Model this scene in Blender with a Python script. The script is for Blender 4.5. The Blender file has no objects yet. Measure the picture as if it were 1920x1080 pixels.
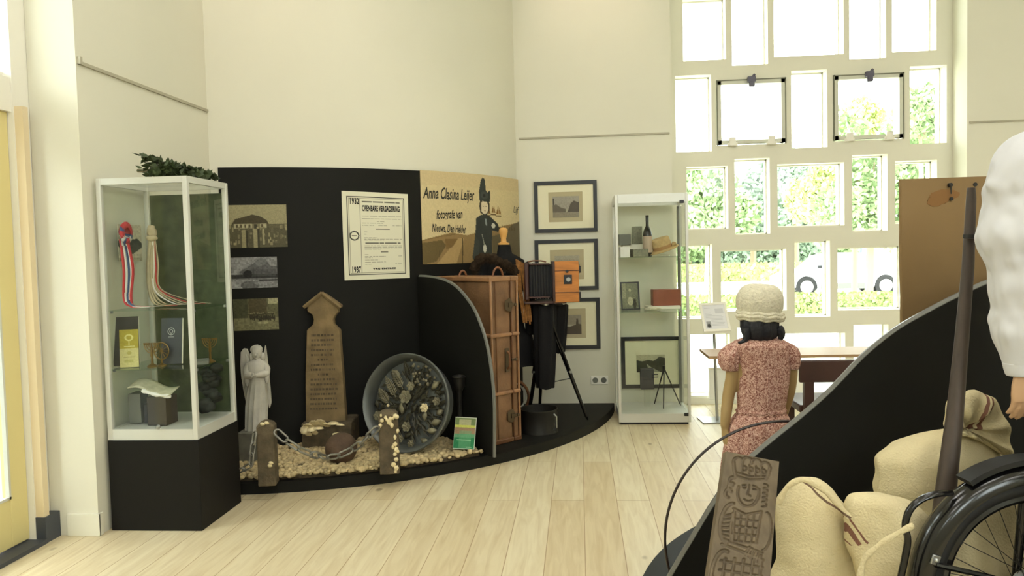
import bpy, bmesh, math, random
import numpy as np
from mathutils import Vector, Matrix, noise
random.seed(7)
SC = bpy.context.scene
COL = SC.collection
PI = math.pi
# ---------------------------------------------------------------- camera, sky, exposure
F_PX = 1450.0
YAW = math.radians(5); PITCH = math.atan(67/1450); ROLL = math.atan(.025)
EYE = Vector((0, 0, 1.5))
_r0 = Vector((math.cos(YAW), math.sin(YAW), 0))
_f = Vector((-math.sin(YAW)*math.cos(PITCH), math.cos(YAW)*math.cos(PITCH), -math.sin(PITCH)))
_u0 = _r0.cross(_f)
CR = math.cos(ROLL)*_r0 - math.sin(ROLL)*_u0
CU = math.sin(ROLL)*_r0 + math.cos(ROLL)*_u0
cam = bpy.data.cameras.new('camera'); camo = bpy.data.objects.new('camera', cam); COL.objects.link(camo)
cam.sensor_width = 36; cam.lens = F_PX/1920*36; cam.clip_start = .05; cam.clip_end = 300
m = Matrix((CR, CU, -_f)).transposed().to_4x4(); m.translation = EYE; camo.matrix_world = m
SC.camera = camo
SC.view_settings.view_transform = 'Standard'; SC.view_settings.look = 'None'
SC.view_settings.gamma = 1; SC.view_settings.exposure = 0.22; SC.view_settings.use_curve_mapping = False
w = bpy.data.worlds.new('sky'); SC.world = w; w.use_nodes = True
bg = w.node_tree.nodes['Background']; bg.inputs[0].default_value = (.98, .99, 1, 1); bg.inputs[1].default_value = 9.0
def area_light(name, loc, size, power, col, rot=(0, 0, 0), sy=None):
    l = bpy.data.lights.new(name, 'AREA'); l.energy = power; l.color = col; l.size = size
    if sy: l.shape = 'RECTANGLE'; l.size_y = sy
    o = bpy.data.objects.new(name, l); COL.objects.link(o); o.location = loc; o.rotation_euler = rot
    return o
FILL_LAMPS = [(x, y) for x in (-1.2, 1.4, 4.0) for y in (-2.5, .6, 3.4)]  # unseen fill lights added overhead to brighten the room
for x, y in FILL_LAMPS: area_light('ceiling_fill_light', (x, y, 4.86), 1.1, 20, (1, .965, .93))
def spot(name, loc, tgt, power, col, ang, blend=.9):
    l = bpy.data.lights.new(name, 'SPOT'); l.energy = power; l.color = col; l.spot_size = math.radians(ang); l.spot_blend = blend; l.shadow_soft_size = .06
    o = bpy.data.objects.new(name, l); COL.objects.link(o); o.location = loc
    o.rotation_euler = (Vector(tgt)-Vector(loc)).to_track_quat('-Z', 'Y').to_euler(); return o
SPOTS = [((-1.9, 4.7, 4.7), (-2.05, 5.55, 3.5)), ((.1, 6.5, 4.7), (.15, 7.2, 3.9))]
for a, b in SPOTS: spot('spotlight_light', a, b, 22, (1, .78, .62), 70)

SC.cycles.transparent_max_bounces = 40
# ---------------------------------------------------------------- pixel -> place helpers
def ray(px, py): return (_f*F_PX + CR*(px-960) - CU*(py-540)).normalized()
def on_z(px, py, z): d = ray(px, py); return EYE + d*((z-1.5)/d.z)
def on_y(px, py, y): d = ray(px, py); return EYE + d*(y/d.y)
def on_x(px, py, x): d = ray(px, py); return EYE + d*(x/d.x)
FWD = Vector((-math.sin(YAW), math.cos(YAW), 0)); RGT = _r0
def at(px, py, Z): d = ray(px, py); return EYE + d*(Z/d.dot(FWD))
def on_plane(px, py, p, n): d = ray(px, py); return EYE + d*((p-EYE).dot(n)/d.dot(n))
ZUP = Vector((0, 0, 1))

# ---------------------------------------------------------------- materials
def S(r, g, b):
    return tuple(((c/255)/12.92 if c/255 <= .04045 else ((c/255+.055)/1.055)**2.4) for c in (r, g, b)) + (1,)
def mat(name, col, rough=.6, metal=0, var=0, scale=8, bump=0, bscale=40, spec=.5, stretch=None, col2=None):
    m = bpy.data.materials.new(name); m.use_nodes = True; nt = m.node_tree; N = nt.nodes; L = nt.links
    b = N['Principled BSDF']; b.inputs['Base Color'].default_value = col; b.inputs['Roughness'].default_value = rough
    b.inputs['Metallic'].default_value = metal; b.inputs['Specular IOR Level'].default_value = spec
    if var or bump:
        tc = N.new('ShaderNodeTexCoord'); src = tc.outputs['Object']
        if stretch:
            mp = N.new('ShaderNodeMapping'); mp.inputs['Scale'].default_value = stretch; L.new(src, mp.inputs[0]); src = mp.outputs[0]
    if var:
        n = N.new('ShaderNodeTexNoise'); n.inputs['Scale'].default_value = scale; n.inputs['Detail'].default_value = 5; L.new(src, n.inputs['Vector'])
        r = N.new('ShaderNodeValToRGB'); r.color_ramp.elements[0].position = .3; r.color_ramp.elements[1].position = .7
        c2 = col2 or tuple(c*(1-var) for c in col[:3])+(1,)
        c1 = col if col2 else tuple(min(1, c*(1+var*.5)) for c in col[:3])+(1,)
        r.color_ramp.elements[0].color = c2; r.color_ramp.elements[1].color = c1
        L.new(n.outputs['Fac'], r.inputs[0]); L.new(r.outputs[0], b.inputs['Base Color'])
    if bump:
        n2 = N.new('ShaderNodeTexNoise'); n2.inputs['Scale'].default_value = bscale; n2.inputs['Detail'].default_value = 4; L.new(src, n2.inputs['Vector'])
        bp = N.new('ShaderNodeBump'); bp.inputs['Strength'].default_value = bump; bp.inputs['Distance'].default_value = .01
        L.new(n2.outputs['Fac'], bp.inputs['Height']); L.new(bp.outputs[0], b.inputs['Normal'])
    return m
def glass_mat(name, tint=(.93, .97, .95, 1), refl=1.0):
    m = bpy.data.materials.new(name); m.use_nodes = True; nt = m.node_tree; N = nt.nodes; L = nt.links
    N.remove(N['Principled BSDF']); t = N.new('ShaderNodeBsdfTransparent'); t.inputs[0].default_value = tint
    g = N.new('ShaderNodeBsdfGlossy'); g.inputs['Roughness'].default_value = .02
    fr = N.new('ShaderNodeFresnel'); fr.inputs[0].default_value = 1.45; mu = N.new('ShaderNodeMath'); mu.operation = 'MULTIPLY'; mu.inputs[1].default_value = refl
    mx = N.new('ShaderNodeMixShader'); gm = N.new('ShaderNodeNewGeometry'); bf = N.new('ShaderNodeMath'); bf.operation = 'SUBTRACT'; bf.inputs[0].default_value = 1; L.new(gm.outputs['Backfacing'], bf.inputs[1]); m2 = N.new('ShaderNodeMath'); m2.operation = 'MULTIPLY'; L.new(fr.outputs[0], m2.inputs[0]); L.new(bf.outputs[0], m2.inputs[1]); L.new(m2.outputs[0], mu.inputs[0]); L.new(mu.outputs[0], mx.inputs[0]); L.new(t.outputs[0], mx.inputs[1]); L.new(g.outputs[0], mx.inputs[2])
    L.new(mx.outputs[0], N['Material Output'].inputs[0]); return m
def print_mat():
    m = bpy.data.materials.new('printed_image'); m.use_nodes = True; nt = m.node_tree
    a = nt.nodes.new('ShaderNodeAttribute'); a.attribute_name = 'Col'
    b = nt.nodes['Principled BSDF']; b.inputs['Roughness'].default_value = .55; b.inputs['Specular IOR Level'].default_value = .3
    nt.links.new(a.outputs['Color'], b.inputs['Base Color']); return m
def floor_mat():
    m = bpy.data.materials.new('oak_floor_planks'); m.use_nodes = True; nt = m.node_tree; N = nt.nodes; L = nt.links; b = N['Principled BSDF']
    tc = N.new('ShaderNodeTexCoord'); mp = N.new('ShaderNodeMapping'); mp.inputs['Rotation'].default_value = (0, 0, PI/2); L.new(tc.outputs['Object'], mp.inputs[0])
    br = N.new('ShaderNodeTexBrick'); L.new(mp.outputs[0], br.inputs['Vector'])
    br.inputs['Color1'].default_value = S(208, 190, 152); br.inputs['Color2'].default_value = S(222, 210, 178); br.inputs['Mortar'].default_value = S(168, 142, 106)
    br.inputs['Scale'].default_value = 1; br.inputs['Mortar Size'].default_value = .0022; br.inputs['Brick Width'].default_value = 2.3; br.inputs['Row Height'].default_value = .195; br.inputs['Bias'].default_value = .15
    br.offset = .37
    mp2 = N.new('ShaderNodeMapping'); mp2.inputs['Scale'].default_value = (9, .8, 1); L.new(tc.outputs['Object'], mp2.inputs[0])
    n = N.new('ShaderNodeTexNoise'); n.inputs['Scale'].default_value = 2.5; n.inputs['Detail'].default_value = 8; n.inputs['Distortion'].default_value = 1.2; L.new(mp2.outputs[0], n.inputs['Vector'])
    r = N.new('ShaderNodeValToRGB'); r.color_ramp.elements[0].position = .3; r.color_ramp.elements[0].color = (.80, .74, .66, 1); r.color_ramp.elements[1].position = .62; r.color_ramp.elements[1].color = (1, 1, 1, 1); L.new(n.outputs['Fac'], r.inputs[0])
    mx = N.new('ShaderNodeMixRGB'); mx.blend_type = 'MULTIPLY'; mx.inputs[0].default_value = .8; L.new(br.outputs['Color'], mx.inputs[1]); L.new(r.outputs[0], mx.inputs[2])
    v = N.new('ShaderNodeTexVoronoi'); v.inputs['Scale'].default_value = 2.6; mp3 = N.new('ShaderNodeMapping'); mp3.inputs['Scale'].default_value = (1, .6, 1); L.new(tc.outputs['Object'], mp3.inputs[0]); L.new(mp3.outputs[0], v.inputs['Vector'])
    n3 = N.new('ShaderNodeTexNoise'); n3.inputs['Scale'].default_value = 60; ad = N.new('ShaderNodeMath'); ad.operation = 'MULTIPLY_ADD'; ad.inputs[1].default_value = .09; L.new(n3.outputs['Fac'], ad.inputs[0]); L.new(v.outputs['Distance'], ad.inputs[2])
    r2 = N.new('ShaderNodeValToRGB'); r2.color_ramp.elements[0].position = .072; r2.color_ramp.elements[0].color = (.30, .24, .18, 1); r2.color_ramp.elements[1].position = .105; r2.color_ramp.elements[1].color = (1, 1, 1, 1); L.new(ad.outputs[0], r2.inputs[0])
    mx2 = N.new('ShaderNodeMixRGB'); mx2.blend_type = 'MULTIPLY'; mx2.inputs[0].default_value = .75; L.new(mx.outputs[0], mx2.inputs[1]); L.new(r2.outputs[0], mx2.inputs[2])
    L.new(mx2.outputs[0], b.inputs['Base Color']); b.inputs['Roughness'].default_value = .5; b.inputs['Specular IOR Level'].default_value = .6
    return m
def fabric_mat(name, c1, c2, c3, scale=90):
    m = bpy.data.materials.new(name); m.use_nodes = True; nt = m.node_tree; N = nt.nodes; L = nt.links; b = N['Principled BSDF']
    tc = N.new('ShaderNodeTexCoord'); v = N.new('ShaderNodeTexNoise'); v.inputs['Scale'].default_value = scale; v.inputs['Detail'].default_value = 3; v.inputs['Distortion'].default_value = 1.5
    L.new(tc.outputs['Object'], v.inputs['Vector']); r = N.new('ShaderNodeValToRGB'); e = r.color_ramp.elements
    e[0].position = .42; e[0].color = c1; e[1].position = .60; e[1].color = c3; x = e.new(.5); x.color = c2
    L.new(v.outputs['Fac'], r.inputs[0]); L.new(r.outputs[0], b.inputs['Base Color']); b.inputs['Roughness'].default_value = .85; return m
M = {}
M['wall'] = mat('cream_wall_paint', S(226, 223, 206), .75, var=.03, scale=1.2)
M['white'] = mat('white_paint', S(236, 233, 222), .5)
M['ceil'] = mat('ceiling_paint', S(236, 232, 220), .8)
M['floor'] = floor_mat()
M['black'] = mat('black_laminate', S(27, 27, 24), .6, var=.1, scale=3, spec=.16)
M['blackedge'] = mat('grey_laminate_edge', S(112, 112, 106), .4)
M['grey'] = mat('dark_grey_plinth', S(66, 70, 78), .5)
M['yellow'] = mat('pale_yellow_door_paint', S(226, 212, 150), .45)
M['alu'] = mat('light_aluminium', S(212, 212, 204), .35, metal=.25)
M['steel'] = mat('brushed_steel', S(170, 172, 172), .3, metal=.9)
M['dark'] = mat('dark_plastic', S(34, 36, 40), .4)
M['glass'] = glass_mat('window_glass')
M['cglass'] = glass_mat('display_glass', (.976, .986, .976, 1), .8)
M['shelf'] = glass_mat('shelf_glass', (.90, .96, .92, 1), .9)
M['print'] = print_mat()
M['paper'] = mat('white_paper', S(228, 224, 210), .7)
M['ink'] = mat('black_ink', S(24, 24, 22), .7)
M['sepiaink'] = mat('dark_sepia_ink', S(50, 48, 40), .7)
M['wood'] = mat('honey_wood', S(190, 120, 48), .45, var=.25, scale=6, stretch=(1, 1, 6))
M['dwood'] = mat('dark_mahogany', S(66, 40, 32), .4, var=.3, scale=5)
M['leather'] = mat('tan_leather', S(132, 98, 68), .5, var=.35, scale=7, bump=.25, bscale=60)
M['leatherd'] = mat('worn_brown_leather', S(128, 82, 50), .5, var=.35, scale=9)
M['stone'] = mat('sandstone', S(132, 112, 78), .85, var=.35, scale=9, bump=.5, bscale=50)
M['rock'] = mat('weathered_grey_stone', S(96, 84, 64), .9, var=.5, scale=14, bump=.7, bscale=45)
M['ball'] = mat('rusty_iron', S(92, 72, 56), .8, var=.4, scale=12, bump=.5, bscale=60)
M['marble'] = mat('white_weathered_plaster', S(198, 194, 182), .7, var=.25, scale=8, bump=.2, bscale=50)
M['shellm'] = mat('cream_shells', S(232, 216, 172), .5, var=.25, scale=25)
M['zinc'] = mat('dull_zinc', S(104, 108, 106), .42, metal=.55, var=.25, scale=6)
M['dzinc'] = mat('dark_tarnished_metal', S(66, 64, 50), .5, metal=.4, var=.4, scale=15)
M['lzinc'] = mat('pale_tarnished_metal', S(140, 134, 108), .5, metal=.3, var=.35, scale=18)
M['chain'] = mat('grey_galvanised_chain', S(140, 138, 128), .45, metal=.5, var=.3, scale=30)
M['iron'] = mat('black_iron', S(38, 37, 34), .5, metal=.3)
M['cloth'] = mat('black_wool', S(26, 26, 27), .85, bump=.3, bscale=80, spec=.2)
M['fur'] = mat('brown_fur', S(62, 50, 38), .95, var=.5, scale=30, bump=1, bscale=120, spec=.1)
M['fringe'] = mat('ochre_fringe', S(150, 102, 50), .8, var=.4, scale=40)
M['ivory'] = mat('gilt_wood', S(226, 172, 96), .35)
M['burlap'] = mat('beige_linen_sacking', S(222, 208, 168), .9, var=.12, scale=7, bump=.5, bscale=160, spec=.15)
M['stripe'] = mat('dark_red_stripe', S(104, 44, 44), .9, spec=.15)
M['mould'] = mat('carved_grey_brown_wood', S(112, 98, 78), .7, var=.25, scale=6, stretch=(8, 8, 1))
M['board'] = mat('brown_board', S(140, 113, 74), .75, var=.14, scale=2.2)
M['pole'] = mat('dark_worn_wood', S(70, 58, 50), .55, var=.3, scale=8, stretch=(5, 5, .6))
M['gloss'] = mat('gloss_black_enamel', S(16, 16, 17), .16, spec=.6)
M['rubber'] = mat('black_rubber', S(24, 24, 24), .7)
M['skin'] = mat('pale_mannequin_skin', S(196, 158, 122), .5)
M['skin2'] = mat('tan_mannequin_skin', S(176, 148, 100), .5)
M['hair'] = mat('black_hair', S(28, 30, 38), .6, bump=.6, bscale=60)
M['shirt'] = mat('white_cotton_shirt', S(212, 212, 216), .8, spec=.2)
M['dress'] = fabric_mat('pink_floral_cotton', S(136, 84, 72), S(196, 148, 132), S(226, 192, 176), 125)
M['knit'] = mat('cream_crocheted_cotton', S(226, 220, 196), .9, var=.12, scale=40, bump=.9, bscale=90)
M['leaf'] = mat('dark_green_leaves', S(60, 74, 38), .6, var=.5, scale=20)
M['moss'] = mat('mottled_dark_green_cloth', S(74, 84, 58), .8, var=.4, scale=14, bump=.3, bscale=30)
M['red'] = mat('red_ribbon', S(196, 46, 52), .5)
M['wht'] = mat('white_ribbon', S(228, 226, 222), .5)
M['blue'] = mat('blue_ribbon', S(58, 84, 132), .5)
M['beige'] = mat('beige_ribbon', S(188, 176, 146), .6, var=.2, scale=15)
M['brass'] = mat('aged_brass', S(128, 104, 60), .35, metal=.8)
M['navy'] = mat('dark_navy_cover', S(48, 54, 62), .5)
M['brownb'] = mat('dark_brown_card', S(58, 50, 42), .6)
M['redbox'] = mat('red_brown_leather', S(142, 78, 52), .5, var=.12, scale=8)
M['straw'] = mat('straw', S(196, 168, 116), .7, var=.15, scale=40, bump=.5, bscale=120)
M['greybox'] = mat('grey_box', S(110, 112, 104), .6)
M['bottle'] = mat('dark_bottle_glass', S(26, 28, 24), .15)
M['pebble'] = mat('beige_pebbles', S(206, 186, 142), .7, var=.45, scale=22)
M['gravel'] = mat('gravel_bed', S(80, 68, 48), .9, var=.5, scale=40, bump=.6, bscale=60)
M['cream'] = mat('cream_plastic', S(246, 244, 236), .4)
M['rad'] = mat('white_radiator', S(238, 238, 232), .4)
M['grass'] = mat('lawn', S(214, 218, 196), .9, var=.15, scale=3)
M['road'] = mat('pale_paving', S(215, 213, 208), .9)
M['tree'] = mat('tree_leaves', S(150, 172, 122), .8, var=.3, scale=3)  # this and the next leaf colours are paled to carry the haze outside
M['tree2'] = mat('blue_green_leaves', S(150, 168, 146), .8, var=.3, scale=3)
M['tree3'] = mat('yellow_green_leaves', S(190, 200, 130), .8, var=.25, scale=3)
M['hedge'] = mat('hedge_leaves', S(150, 168, 104), .8, var=.4, scale=9)
M['bark'] = mat('bark', S(150, 134, 108), .9)
M['car'] = mat('silver_car_paint', S(222, 224, 226), .25, metal=.1)
M['carglass'] = mat('car_window_tint', S(190, 196, 200), .1)
M['paving'] = mat('grey_paving_outside', S(150, 150, 146), .9, var=.1, scale=2)

# ---------------------------------------------------------------- mesh builder
def frame_of(t):
    t = t.normalized(); a = ZUP if abs(t.z) < .9 else Vector((1, 0, 0)); n = t.cross(a).normalized(); return n, n.cross(t).normalized()
class MB:
    def __init__(s): s.bm = bmesh.new(); s.mi = 0
    def face(s, vs):
        try: f = s.bm.faces.new(vs); f.material_index = s.mi; return f
        except ValueError: return None
    def box(s, c, d, R=None):
        c = Vector(c); vs = []
        for x in (-.5, .5):
            for y in (-.5, .5):
                for z in (-.5, .5):
                    v = Vector((x*d[0], y*d[1], z*d[2])); vs.append(s.bm.verts.new(c + (R @ v if R else v)))
        for q in ((0, 1, 3, 2), (4, 6, 7, 5), (0, 4, 5, 1), (2, 3, 7, 6), (0, 2, 6, 4), (1, 5, 7, 3)): s.face([vs[i] for i in q])
        return s
    def bx(s, x0, x1, y0, y1, z0, z1): return s.box(((x0+x1)/2, (y0+y1)/2, (z0+z1)/2), (x1-x0, y1-y0, z1-z0))
    def loft(s, rings, caps=True, closed=True):
        R = [[s.bm.verts.new(p) for p in r] for r in rings]
        n = len(R[0])
        for a, b in zip(R, R[1:]):
            for i in range(n if closed else n-1): s.face([a[i], a[(i+1) % n], b[(i+1) % n], b[i]])
        if caps and closed: s.face(R[0][::-1]); s.face(R[-1])
        return s
    def tube(s, pts, r, seg=8, closed=False, flat=1, up=None, caps=True):
        pts = [Vector(p) for p in pts]; n = len(pts); rs = r if isinstance(r, (list, tuple)) else [r]*n
        rings = []; N = None
        for i, p in enumerate(pts):
            if closed: t = pts[(i+1) % n]-pts[i-1]
            else: t = pts[min(i+1, n-1)]-pts[max(i-1, 0)]
            t.normalize()
            if up is not None: N = t.cross(Vector(up)).normalized()
            elif N is None: N = frame_of(t)[0]
            else: N = (N - t*N.dot(t)).normalized()
            B = t.cross(N)
            rings.append([p + N*math.cos(a)*rs[i] + B*math.sin(a)*rs[i]*flat for a in (2*PI*k/seg for k in range(seg))])
        if closed: rings.append(rings[0]); 
        if closed:
            R = [[s.bm.verts.new(p) for p in q] for q in rings[:-1]]
            for i in range(n):
                a, b = R[i], R[(i+1) % n]
                for k in range(seg): s.face([a[k], a[(k+1) % seg], b[(k+1) % seg], b[k]])
            return s
        return s.loft(rings, caps)
    def cyl(s, a, b, r, r2=None, seg=16): return s.tube([a, b], [r, r if r2 is None else r2], seg)
    def lathe(s, prof, c=(0, 0, 0), seg=32, R=None, ex=1, ey=1, fn=None):
        c = Vector(c); rings = []
        for r, z in prof:
            ring = []
            for k in range(seg):
                a = 2*PI*k/seg; rr = max(r, 1e-4)*(fn(a, z) if fn else 1)
                v = Vector((rr*math.cos(a)*ex, rr*math.sin(a)*ey, z)); ring.append(c + (R @ v if R else v))
            rings.append(ring)
        return s.loft(rings)
    def prism(s, poly, t, Mx):
        a = [s.bm.verts.new(Mx @ Vector((x, y, 0))) for x, y in poly]; b = [s.bm.verts.new(Mx @ Vector((x, y, t))) for x, y in poly]
        s.face(a[::-1]); s.face(b); n = len(a)
        for i in range(n): s.face([a[i], a[(i+1) % n], b[(i+1) % n], b[i]])
        return s
    def ell(s, c, r, R=None, seg=16, rings=10, nz=0, ns=8, seed=0):
        c = Vector(c); r = (r, r, r) if isinstance(r, (int, float)) else r; rg = []
        for j in range(rings+1):
            ph = PI*j/rings; ring = []
            for k in range(seg):
                a = 2*PI*k/seg; v = Vector((math.sin(ph)*math.cos(a), math.sin(ph)*math.sin(a), -math.cos(ph)))
                if j in (0, rings): v = Vector((1e-4*math.cos(a), 1e-4*math.sin(a), v.z))
                if nz: v = v*(1+nz*noise.noise(v*ns*.3+Vector((seed, seed*2.1, 0))))
                v = Vector((v.x*r[0], v.y*r[1], v.z*r[2])); ring.append(c+(R @ v if R else v))
            rg.append(ring)
        return s.loft(rg)
    def grid(s, fn, nu, nv):
        G = [[s.bm.verts.new(fn(i/nu, j/nv)) for i in range(nu+1)] for j in range(nv+1)]
        for j in range(nv):
            for i in range(nu): s.face([G[j][i], G[j][i+1], G[j+1][i+1], G[j+1][i]])
        return s
    def build(s, name, mats, parent=None, smooth=40, bevel=0, solid=0, subsurf=0, origin=None):
        bmesh.ops.recalc_face_normals(s.bm, faces=s.bm.faces[:])
        me = bpy.data.meshes.new(name); s.bm.to_mesh(me); s.bm.free()
        return link_mesh(me, name, mats, parent, smooth, bevel, solid, subsurf, origin)
def chain(o):
    m = Matrix.Identity(4)
    while o: m = o.matrix_basis @ m; o = o.parent
    return m
def link_mesh(me, name, mats, parent=None, smooth=40, bevel=0, solid=0, subsurf=0, origin=None):
    for x in (mats if isinstance(mats, (list, tuple)) else [mats]): me.materials.append(M[x] if isinstance(x, str) else x)
    if smooth:
        me.polygons.foreach_set('use_smooth', [True]*len(me.polygons)); me.set_sharp_from_angle(angle=math.radians(smooth))
    o = bpy.data.objects.new(name, me); COL.objects.link(o)
    if parent: o.parent = parent; me.transform(chain(parent).inverted())
    elif origin != 0:
        if origin is None:
            co = [v.co for v in me.vertices]
            xs = [c.x for c in co]; ys = [c.y for c in co]; origin = ((min(xs)+max(xs))/2, (min(ys)+max(ys))/2, min(c.z for c in co))
        me.transform(Matrix.Translation(-Vector(origin))); o.location = origin
    if solid: q = o.modifiers.new('solid', 'SOLIDIFY'); q.thickness = solid; q.offset = 0
    if bevel: q = o.modifiers.new('bevel', 'BEVEL'); q.width = bevel; q.segments = 2; q.limit_method = 'ANGLE'; q.angle_limit = math.radians(40)
    if subsurf: q = o.modifiers.new('sub', 'SUBSURF'); q.levels = subsurf; q.render_levels = subsurf
    return o
def thing(name, label, cat, loc=(0, 0, 0), rz=0, group=None):
    o = bpy.data.objects.new(name, None); COL.objects.link(o); o.location = loc; o.rotation_euler = (0, 0, rz); o.empty_display_size = .1
    return tag(o, label, cat, group)
def tag(o, label, cat, group=None, kind=None):
    o['label'] = label; o['category'] = cat
    if group: o['group'] = group
    if kind: o['kind'] = kind
    return o
def struct(o): o['kind'] = 'structure'; return o
def dup(root, loc, rz, label=None, scale=None):
    r = root.copy(); COL.objects.link(r); r.location = loc; r.rotation_euler = (0, 0, rz)
    if label: r['label'] = label
    if scale: r.scale = scale
    for ch in list(root.children):
        c = ch.copy(); COL.objects.link(c); c.parent = r
        for g in ch.children: d = g.copy(); COL.objects.link(d); d.parent = c
    return r
def remeshed(mb, name, mats, parent, voxel, smooth_it=2):
    bmesh.ops.recalc_face_normals(mb.bm, faces=mb.bm.faces[:])
    me = bpy.data.meshes.new(name+'_src'); mb.bm.to_mesh(me); mb.bm.free(); o = bpy.data.objects.new('src', me); COL.objects.link(o)
    q = o.modifiers.new('r', 'REMESH'); q.mode = 'VOXEL'; q.voxel_size = voxel; q.use_smooth_shade = True
    q2 = o.modifiers.new('s', 'SMOOTH'); q2.iterations = smooth_it; q2.factor = .5
    bpy.context.view_layer.update(); dg = bpy.context.evaluated_depsgraph_get()
    me2 = bpy.data.meshes.new_from_object(o.evaluated_get(dg)); bpy.data.objects.remove(o)
    return link_mesh(me2, name, mats, parent, 80)
# flat pictures: a canvas of colours becomes the vertex colours of a fine printed sheet
class Canvas:
    def __init__(s, w, h, bgc): s.w, s.h = w, h; s.a = np.zeros((h, w, 3)); s.a[:] = bgc[:3]; s.Y, s.X = np.mgrid[0:h, 0:w]; s.X = (s.X+.5)/w; s.Y = (s.Y+.5)/h
    def put(s, mask, c, al=1): s.a[mask] = s.a[mask]*(1-al) + np.array(c[:3])*al
    def rect(s, x0, y0, x1, y1, c, al=1): s.put((s.X >= x0) & (s.X <= x1) & (s.Y >= y0) & (s.Y <= y1), c, al)
    def ell(s, x, y, rx, ry, c, al=1): s.put(((s.X-x)/rx)**2+((s.Y-y)/ry)**2 <= 1, c, al)
    def ring(s, x, y, rx, ry, w, c): d = np.sqrt(((s.X-x)/rx)**2+((s.Y-y)/ry)**2); s.put(abs(d-1) < w, c)
    def poly(s, P, c, al=1):
        ins = np.zeros(s.X.shape, bool); n = len(P)
        for i in range(n):
            x0, y0 = P[i]; x1, y1 = P[(i+1) % n]
            if y0 == y1: continue
            cr = ((s.Y < y0) != (s.Y < y1)) & (s.X < (x1-x0)*(s.Y-y0)/(y1-y0)+x0); ins ^= cr
        s.put(ins, c, al)
    def line(s, P, w, c, al=1, asp=1):
        for (x0, y0), (x1, y1) in zip(P, P[1:]):
            dx, dy = (x1-x0)*asp, y1-y0; L2 = dx*dx+dy*dy+1e-9; t = np.clip(((s.X-x0)*asp*dx+(s.Y-y0)*dy)/L2, 0, 1)
            d = np.hypot((s.X-x0)*asp-t*dx, s.Y-y0-t*dy); s.put(d < w, c, al)
    def noise(s, amt, k=3, seed=0):
        rs = np.random.RandomState(seed); n = rs.rand(s.h//k+2, s.w//k+2); n = np.kron(n, np.ones((k, k)))[:s.h, :s.w]; s.a *= (1+amt*(n[..., None]-.5)*2)
def sheet(name, cv, fn, parent=None, thick=.002, mats='print'):
    """fn(u, v, d): u right, v down, d = distance behind the printed face"""
    h, w = cv.h, cv.w; vs = []; cols = []
    for j in range(h):
        for i in range(w): vs.append(fn(i/(w-1), j/(h-1), 0)); cols.append(cv.a[j, i])
    fs = [(j*w+i, (j+1)*w+i, (j+1)*w+i+1, j*w+i+1) for j in range(h-1) for i in range(w-1)]
    per = [(0, i) for i in range(w-1)]+[(j, w-1) for j in range(h-1)]+[(h-1, i) for i in range(w-1, 0, -1)]+[(j, 0) for j in range(h-1, 0, -1)]
    b0 = len(vs)
    for j, i in per: vs.append(fn(i/(w-1), j/(h-1), thick)); cols.append(cv.a[j, i])
    n = len(per)
    for k in range(n):
        (j, i), (j2, i2) = per[k], per[(k+1) % n]; fs.append((j*w+i, j2*w+i2, b0+(k+1) % n, b0+k))
    me = bpy.data.meshes.new(name); me.from_pydata([tuple(v) for v in vs], [], fs)
    at_ = me.color_attributes.new('Col', 'FLOAT_COLOR', 'POINT')
    arr = np.ones((len(vs), 4), dtype=np.float32); arr[:, :3] = np.clip(np.array(cols), 0, 1); at_.data.foreach_set('color', arr.ravel()); me.update()
    return link_mesh(me, name, mats, parent, 0)
def text_mesh(txt, size, xs=1, shear=0, sp=1, bold=0, align='LEFT'):
    c = bpy.data.curves.new('t', 'FONT'); c.body = txt; c.size = size; c.shear = shear; c.space_character = sp; c.offset = bold; c.align_x = align; c.resolution_u = 3
    o = bpy.data.objects.new('t', c); COL.objects.link(o); bpy.context.view_layer.update()
    me = bpy.data.meshes.new_from_object(o.evaluated_get(bpy.context.evaluated_depsgraph_get())); bpy.data.objects.remove(o)
    for v in me.vertices: v.co.x *= xs
    return me
def add_text(mb, txt, size, place, **k):
    """place(x, y) -> point, x right and y up in metres"""
    me = text_mesh(txt, size, **k); vs = [mb.bm.verts.new(place(v.co.x, v.co.y)) for v in me.vertices]
    for p in me.polygons: mb.face([vs[i] for i in p.vertices])
def text_width(txt, size, **k):
    me = text_mesh(txt, size, **k); xs = [v.co.x for v in me.vertices]; return max(xs)-min(xs)
def rotz(a): return Matrix.Rotation(a, 3, 'Z')
def mat_axes(o, x, y, z):
    m = Matrix((Vector(x), Vector(y), Vector(z))).transposed().to_4x4(); m.translation = Vector(o); return m
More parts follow.
